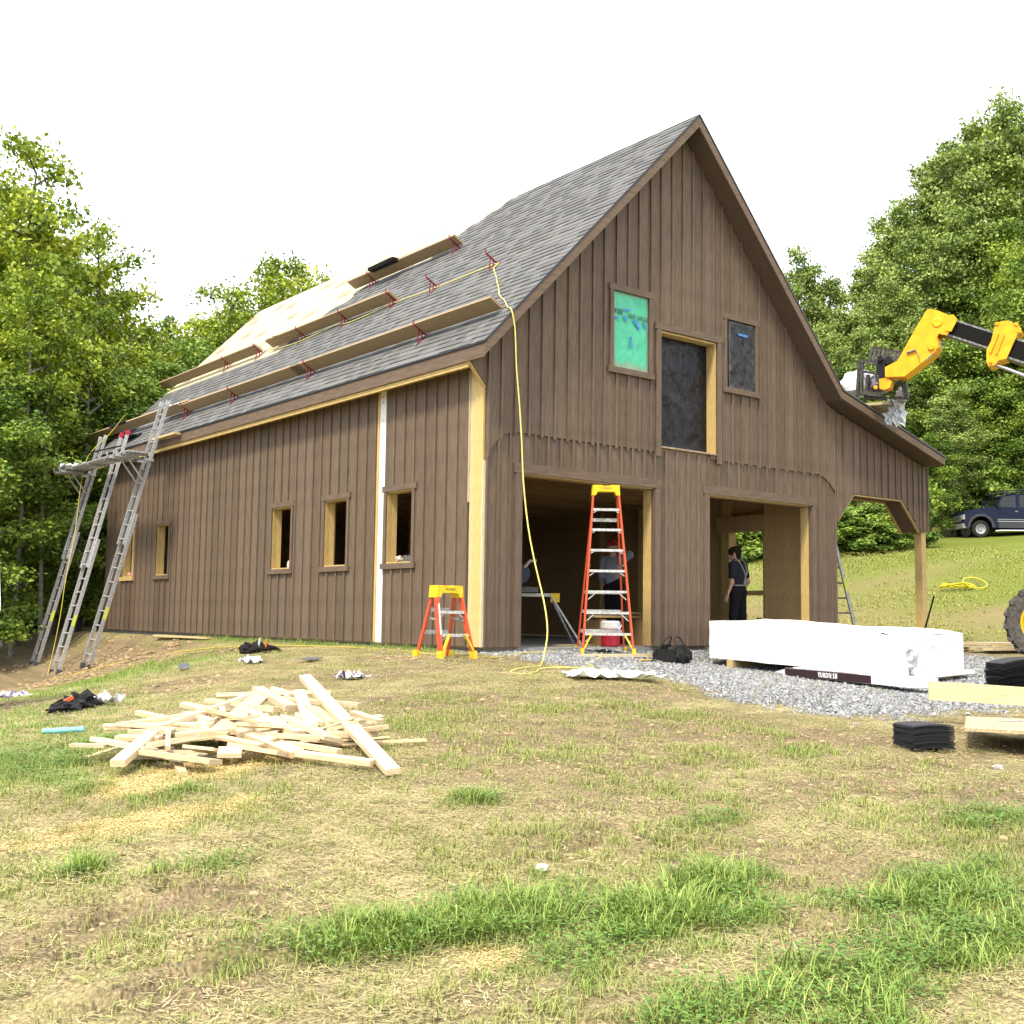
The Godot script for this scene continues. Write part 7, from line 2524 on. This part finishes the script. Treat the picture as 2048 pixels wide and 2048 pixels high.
func build_trees() -> void:
	var oval := func(u: float) -> float: return sqrt(maxf(0.02, sin(PI * clampf(u * 0.92 + 0.08, 0, 1)))) * (1.0 if u < 0.6 else 0.9)
	var cone := func(u: float) -> float: return 1.05 - u
	var bush := func(u: float) -> float: return sqrt(maxf(0.05, 1.0 - u * u))
	var grey := Vector3(0.2, 0.18, 0.15)
	var kinds := [
		{"bark": grey, "top": 9.4, "trunk": 0.14, "base": 2.2, "limbs": 26, "wide": 2.0, "shape": oval, "rise": 0.35, "clumps": 7, "clump": 0.5, "leaves": 55, "leaf": 0.075, "dark": Color(0.14, 0.2, 0.02), "light": Color(0.4, 0.42, 0.035)},
		{"bark": grey, "top": 9.6, "trunk": 0.12, "base": 2.6, "limbs": 24, "wide": 1.55, "shape": oval, "rise": 0.5, "clumps": 6, "clump": 0.42, "leaves": 45, "leaf": 0.07, "dark": Color(0.12, 0.19, 0.02), "light": Color(0.32, 0.38, 0.04)},
		{"bark": grey, "top": 9.2, "trunk": 0.13, "base": 0.8, "limbs": 30, "wide": 2.2, "shape": oval, "rise": 0.1, "clumps": 7, "clump": 0.55, "leaves": 120, "leaf": 0.07, "dark": Color(0.09, 0.16, 0.025), "light": Color(0.24, 0.32, 0.05)},
		{"bark": grey * 0.95, "top": 9.9, "trunk": 0.13, "base": 0.9, "limbs": 60, "wide": 1.6, "shape": cone, "rise": -0.15, "clumps": 4, "clump": 0.3, "leaves": 70, "leaf": 0.06, "dark": Color(0.05, 0.1, 0.03), "light": Color(0.1, 0.16, 0.045)},
		{"bark": Vector3(0.35, 0.33, 0.28), "top": 9.5, "trunk": 0.1, "base": 1.8, "limbs": 30, "wide": 1.6, "shape": oval, "rise": 0.5, "clumps": 7, "clump": 0.4, "leaves": 100, "leaf": 0.064, "dark": Color(0.13, 0.19, 0.045), "light": Color(0.3, 0.37, 0.1)},
		{"bark": grey, "top": 9.4, "trunk": 0.12, "base": 1.2, "limbs": 30, "wide": 2.1, "shape": oval, "rise": 0.2, "clumps": 7, "clump": 0.5, "leaves": 100, "leaf": 0.07, "dark": Color(0.1, 0.17, 0.025), "light": Color(0.28, 0.35, 0.05)},
		{"bark": grey, "top": 8.6, "trunk": 0.12, "base": 0.2, "limbs": 26, "wide": 5.0, "shape": bush, "rise": 0.25, "clumps": 6, "clump": 1.1, "leaves": 80, "leaf": 0.27, "dark": Color(0.09, 0.16, 0.03), "light": Color(0.26, 0.35, 0.06)}]
	kinds.append(kinds[1].duplicate())
	kinds[7].merge({"bark": Vector3(0.42, 0.4, 0.34), "base": 5.6, "trunk": 0.075, "limbs": 14, "wide": 1.3}, true)
	var made := []
	for i in kinds.size():
		made.append([crown(100 + i, kinds[i]), crown(200 + i, kinds[i])])
	var called := ["maple_tree", "slender_tree", "dark_tree", "spruce_tree", "poplar_tree", "broad_tree", "leafy_bush", "sapling"]
	var plain := ["yellow green maple in the wood behind the left end of the barn", "slender green tree in the wood behind the barn's left end", "dense low branched green tree at the edge of the wood", "dark pointed spruce between the left wood and the roof", "grey green poplar on the wooded hill right of the barn", "broad dark green tree on the wooded hill at the right", "low leafy bush at the edge of the lawn by the wood", "thin pale stemmed sapling before the dark wood left of the ladders"]
	var own := {0: "broad yellow green maple at the left picture edge", 2: "tallest tree of the left wood, its narrow top above all others", 5: "maple whose branches reach furthest right in the left wood", 8: "dark pointed spruce top between the left wood and the roof", 20: "rounded tree behind the bare roof sheathing, tallest of those over the roof line", 18: "tree just left of the bare sheathing's upper corner",
		27: "small pointed tree rising just right of the gable's right slope", 38: "tallest tree of the right hill, at the right picture edge", 37: "large poplar left of the tallest tree on the right hill", 53: "bright bushy tree with upright shoots below the yellow boom", 33: "poplar on the left shoulder of the tall group on the right hill", 28: "poplar whose rounded top shows above the fork carriage, right of the small pointed tree", 30: "poplar at the foot of the steep left edge of the right hill's tree mass", 31: "second poplar up the sloping left edge of the right hill's tree mass", 32: "third poplar up the sloping left edge of the right hill's tree mass", 35: "poplar second from the right picture edge among the tallest tops", 14: "tall tree behind the left edge maples, between the two highest tops", 3: "slender tree just right of the tallest top in the left wood", 52: "broad yellow green tree at the right edge, above the boom's collar", 44: "broad tree on the right hill, straight above the boom's black section", 57: "small tree between the lean-to eave and the truck"}
	var spots := [[-2.6, -19.3, 11.5, 0, 3.4], [-0.9, -21.6, 12.7, 0, 3.2], [-0.9, -19.0, 13.6, 1, 2.2], [1.2, -23.6, 12.4, 1, 2.0], [1.6, -22.0, 12.6, 1, 1.9], [2.7, -23.5, 11.4, 0, 1.9], [3.4, -26.6, 12.8, 1, 2.2], [6.8, -29.7, 11.0, 2, 2.2], [9.9, -37.2, 12.7, 3, 1.6], [2.3, -19.6, 8.2, 2, 2.4], [-2.7, -16.0, 7.4, 2, 2.4], [-1.3, -17.5, 6.7, 2, 2.2], [0.0, -19.1, 6.4, 2, 2.2], [0.8, -19.5, 8.1, 2, 2.2], [0.6, -29.0, 15.6, 1, 3.4], [-2.5, -24.1, 13.4, 0, 3.4], [3.0, -23.0, 7.5, 2, 2.2], [8.6, -30.8, 11.4, 2, 2.4], [10.0, -30.7, 13.2, 1, 2.7], [11.8, -30.4, 14.6, 1, 3.0], [14.2, -31.1, 13.8, 1, 2.6], [11.4, -36.0, 12.9, 0, 3], [14.3, -37.3, 14.4, 0, 3], [6.1, -25.4, 9.1, 2, 2], [17.1, -38.8, 15.3, 0, 3.2], [18.5, -35.2, 14.2, 0, 3],
		[39.4, -26.3, 13.4, 4, 2.6], [41.7, -26.7, 15.2, 4, 2.4], [43.2, -25.7, 13.8, 4, 2.6], [40.8, -22.8, 11.9, 4, 2.6], [46.4, -25.6, 14.8, 4, 2.6], [48.7, -26.1, 16.5, 4, 3.0], [51.1, -26.4, 18.4, 4, 3.2], [53.8, -26.5, 20.9, 4, 3.4], [52.9, -24.6, 22.1, 4, 3.4], [57.5, -25.7, 24.3, 4, 3.6], [57.0, -23.6, 24.6, 4, 3.8], [60.3, -23.3, 25.9, 4, 4.0], [58.2, -20.2, 23.6, 4, 4.0], [36.3, -21.4, 10.5, 4, 2.4], [38.7, -20.8, 10.2, 4, 2.6], [42.5, -21.3, 12.8, 4, 3.0], [45.6, -21.1, 15.4, 4, 3.2], [47.9, -20.3, 17.4, 4, 3.4], [48.5, -18.6, 16.5, 5, 3.4], [46.0, -15.8, 14.1, 5, 3.2], [35.8, -19.6, 7.8, 2, 2.2], [38.7, -19.7, 8.8, 4, 2.6], [40.1, -18.4, 10.7, 4, 2.8], [40.6, -16.8, 10.0, 2, 3], [41.2, -15.1, 9.3, 2, 3], [42.4, -14.2, 12.0, 2, 2.6], [43.3, -12.9, 14.6, 5, 3.4],
		[37.0, -15.1, 6.6, 4, 2.6], [35.4, -15.2, 4.8, 2, 2.0], [39.6, -15.7, 6.2, 2, 2.4], [41.1, -14.1, 7.8, 2, 2.6], [32.0, -14.3, 2.6, 2, 1.6], [43.3, -13.7, 8.6, 2, 2.6], [35.3, -24.9, 9.4, 4, 3], [31.5, -24.3, 7.8, 4, 3],
		[25.8, -12.4, 1.8, 6, 1.6], [26.0, -11.6, 1.2, 6, 1.5], [27.3, -11.7, 2.0, 6, 1.5], [26.5, -13.7, 1.9, 6, 1.6], [29.2, -12.6, 3.0, 6, 1.5], [26.5, -14.9, 2.0, 6, 1.6], [25.8, -15.5, 2.3, 6, 1.6], [24.9, -16.2, 2.2, 6, 1.8], [23.2, -16.3, 2.4, 6, 1.8], [39.0, -15.0, 3.7, 6, 2], [42.1, -15.0, 4.0, 6, 2.2], [-1.75, -16.3, 9.5, 7, 1.8], [-1.03, -16.5, 8.6, 7, 1.6], [-1.48, -18.1, 10.5, 7, 1.8], [0.3, -18.4, 9.0, 7, 1.6]]
	rng.seed = 77
	for i in spots.size():
		var q = spots[i]
		var k: int = q[3]
		var m: Array = made[k][i % 2]
		var label: String = own.get(i, plain[k])
		var o := thing(called[k], label, "bush" if k == 6 else "tree", Vector3(q[0], base_height(q[0], q[1]) - 0.1, q[1]), rr(0, TAU), "" if own.has(i) else "trees and bushes: " + plain[k])
		put("trunk", m[0], M.bark, o)
		put("crown", m[1], M.leaf, o)
		var h: float = q[2] / 10.0
		var w: float = h * 0.55 + q[4] / 2.0 * 0.45
		if k == 6:
			w = q[4] / 5.0
		o.scale = Vector3(w, h, w)
	# the wood beyond, read as one mass
	var far := []; var tint := []
	for i in 190:
		var left := i % 2 == 0
		var x := rr(-45.0, 26.0) if left else rr(26.0, 95.0)
		var z := rr(-70.0, -30.0) if left else rr(-62.0, 8.0)
		if left and (x > -4.0 and z > -42.0 or x > 12.0):
			z = rr(-85.0, -48.0)
		if not left and x < 52.0 and z > -30.0 or not left and x < 46.0:
			continue
		var h := rr(0.85, 1.2) if left else rr(1.2, 1.7)
		if not left:
			h = minf(h, 0.75 + (x - 40.0) * 0.03 + maxf(0.0, -z - 30.0) * 0.0)
		far.append(Transform3D(Basis(Vector3.UP, rr(0, TAU)).scaled(Vector3(1.5, h, 1.5)), Vector3(x, base_height(x, z) - 0.2, z)))
		tint.append(Color(1, 1, 1) * rr(0.8, 1.0))
	for i in 60:  # dark thicket behind the first trees on the left
		var x := rr(-16.0, 14.0); var z := rr(-40.0, -24.0)
		if x > 5.0:
			z -= 10.0
		far.append(Transform3D(Basis(Vector3.UP, rr(0, TAU)).scaled(Vector3(1.3, rr(0.5, 0.8), 1.3)), Vector3(x, base_height(x, z) - 0.4, z)))
		tint.append(Color(1, 1, 1) * rr(0.8, 1.0))
	scatter("distant_wood", made[2][0][1], M.leaf, far, tint, "wood behind the nearer trees on both sides of the barn", "wood")

func _ready() -> void:
	# camera
	var cam := Camera3D.new()
	cam.name = "camera"
	cam.fov = 48.18
	cam.near = 0.05
	cam.far = 900.0
	cam.transform = Transform3D(Basis(Vector3(0.78534, 0.01325, 0.61893), Vector3(-0.06638, 0.99581, 0.06291), Vector3(-0.6155, -0.09049, 0.78292)).orthonormalized(), Vector3(-9.3503, 0.4268, 12.5174))
	add_child(cam)
	# sky, exposure
	var around := WorldEnvironment.new()
	around.name = "environment"
	var env := Environment.new()
	env.background_mode = Environment.BG_SKY
	var sky := ProceduralSkyMaterial.new()
	sky.sky_top_color = Color(0.93, 0.96, 1.0)
	sky.sky_horizon_color = Color(0.98, 0.99, 1.0)
	sky.sky_curve = 0.2
	sky.ground_bottom_color = Color(0.4, 0.38, 0.3)
	sky.ground_horizon_color = Color(0.6, 0.6, 0.55)
	sky.sun_angle_max = 1.0
	sky.energy_multiplier = 1.0
	env.sky = Sky.new()
	env.sky.sky_material = sky
	env.ambient_light_source = Environment.AMBIENT_SOURCE_SKY
	env.tonemap_mode = Environment.TONE_MAPPER_LINEAR
	env.tonemap_exposure = 2.5
	env.sdfgi_enabled = true
	env.ssao_enabled = true
	env.ssil_enabled = true
	around.environment = env
	add_child(around)
	# sun behind thin cloud
	var sun := DirectionalLight3D.new()
	sun.name = "sun"
	sun.light_energy = 0.85
	sun.light_color = Color(1.0, 0.95, 0.86)
	sun.light_angular_distance = 10.0
	sun.shadow_enabled = true
	sun.look_at_from_position(Vector3(-0.5, 0.82, 0.22), Vector3.ZERO, Vector3.UP)
	add_child(sun)

	rng.seed = 1
	lumps.frequency = 0.35
	lumps.fractal_octaves = 3
	lumps.seed = 2
	fine.frequency = 0.6
	fine.fractal_octaves = 3
	fine.seed = 3
	patches.frequency = 0.45
	patches.fractal_octaves = 4
	patches.seed = 8
	tone.frequency = 0.8
	tone.fractal_octaves = 4
	tone.seed = 5
	materials()
	terrain()
	build_ground()
	build_barn()
	build_trees()
	build_telehandler()
	build_truck()
	build_roof_things()
	build_ladders()
	build_wood_pile()
	build_yard()
	build_people()
	build_ground_cover()
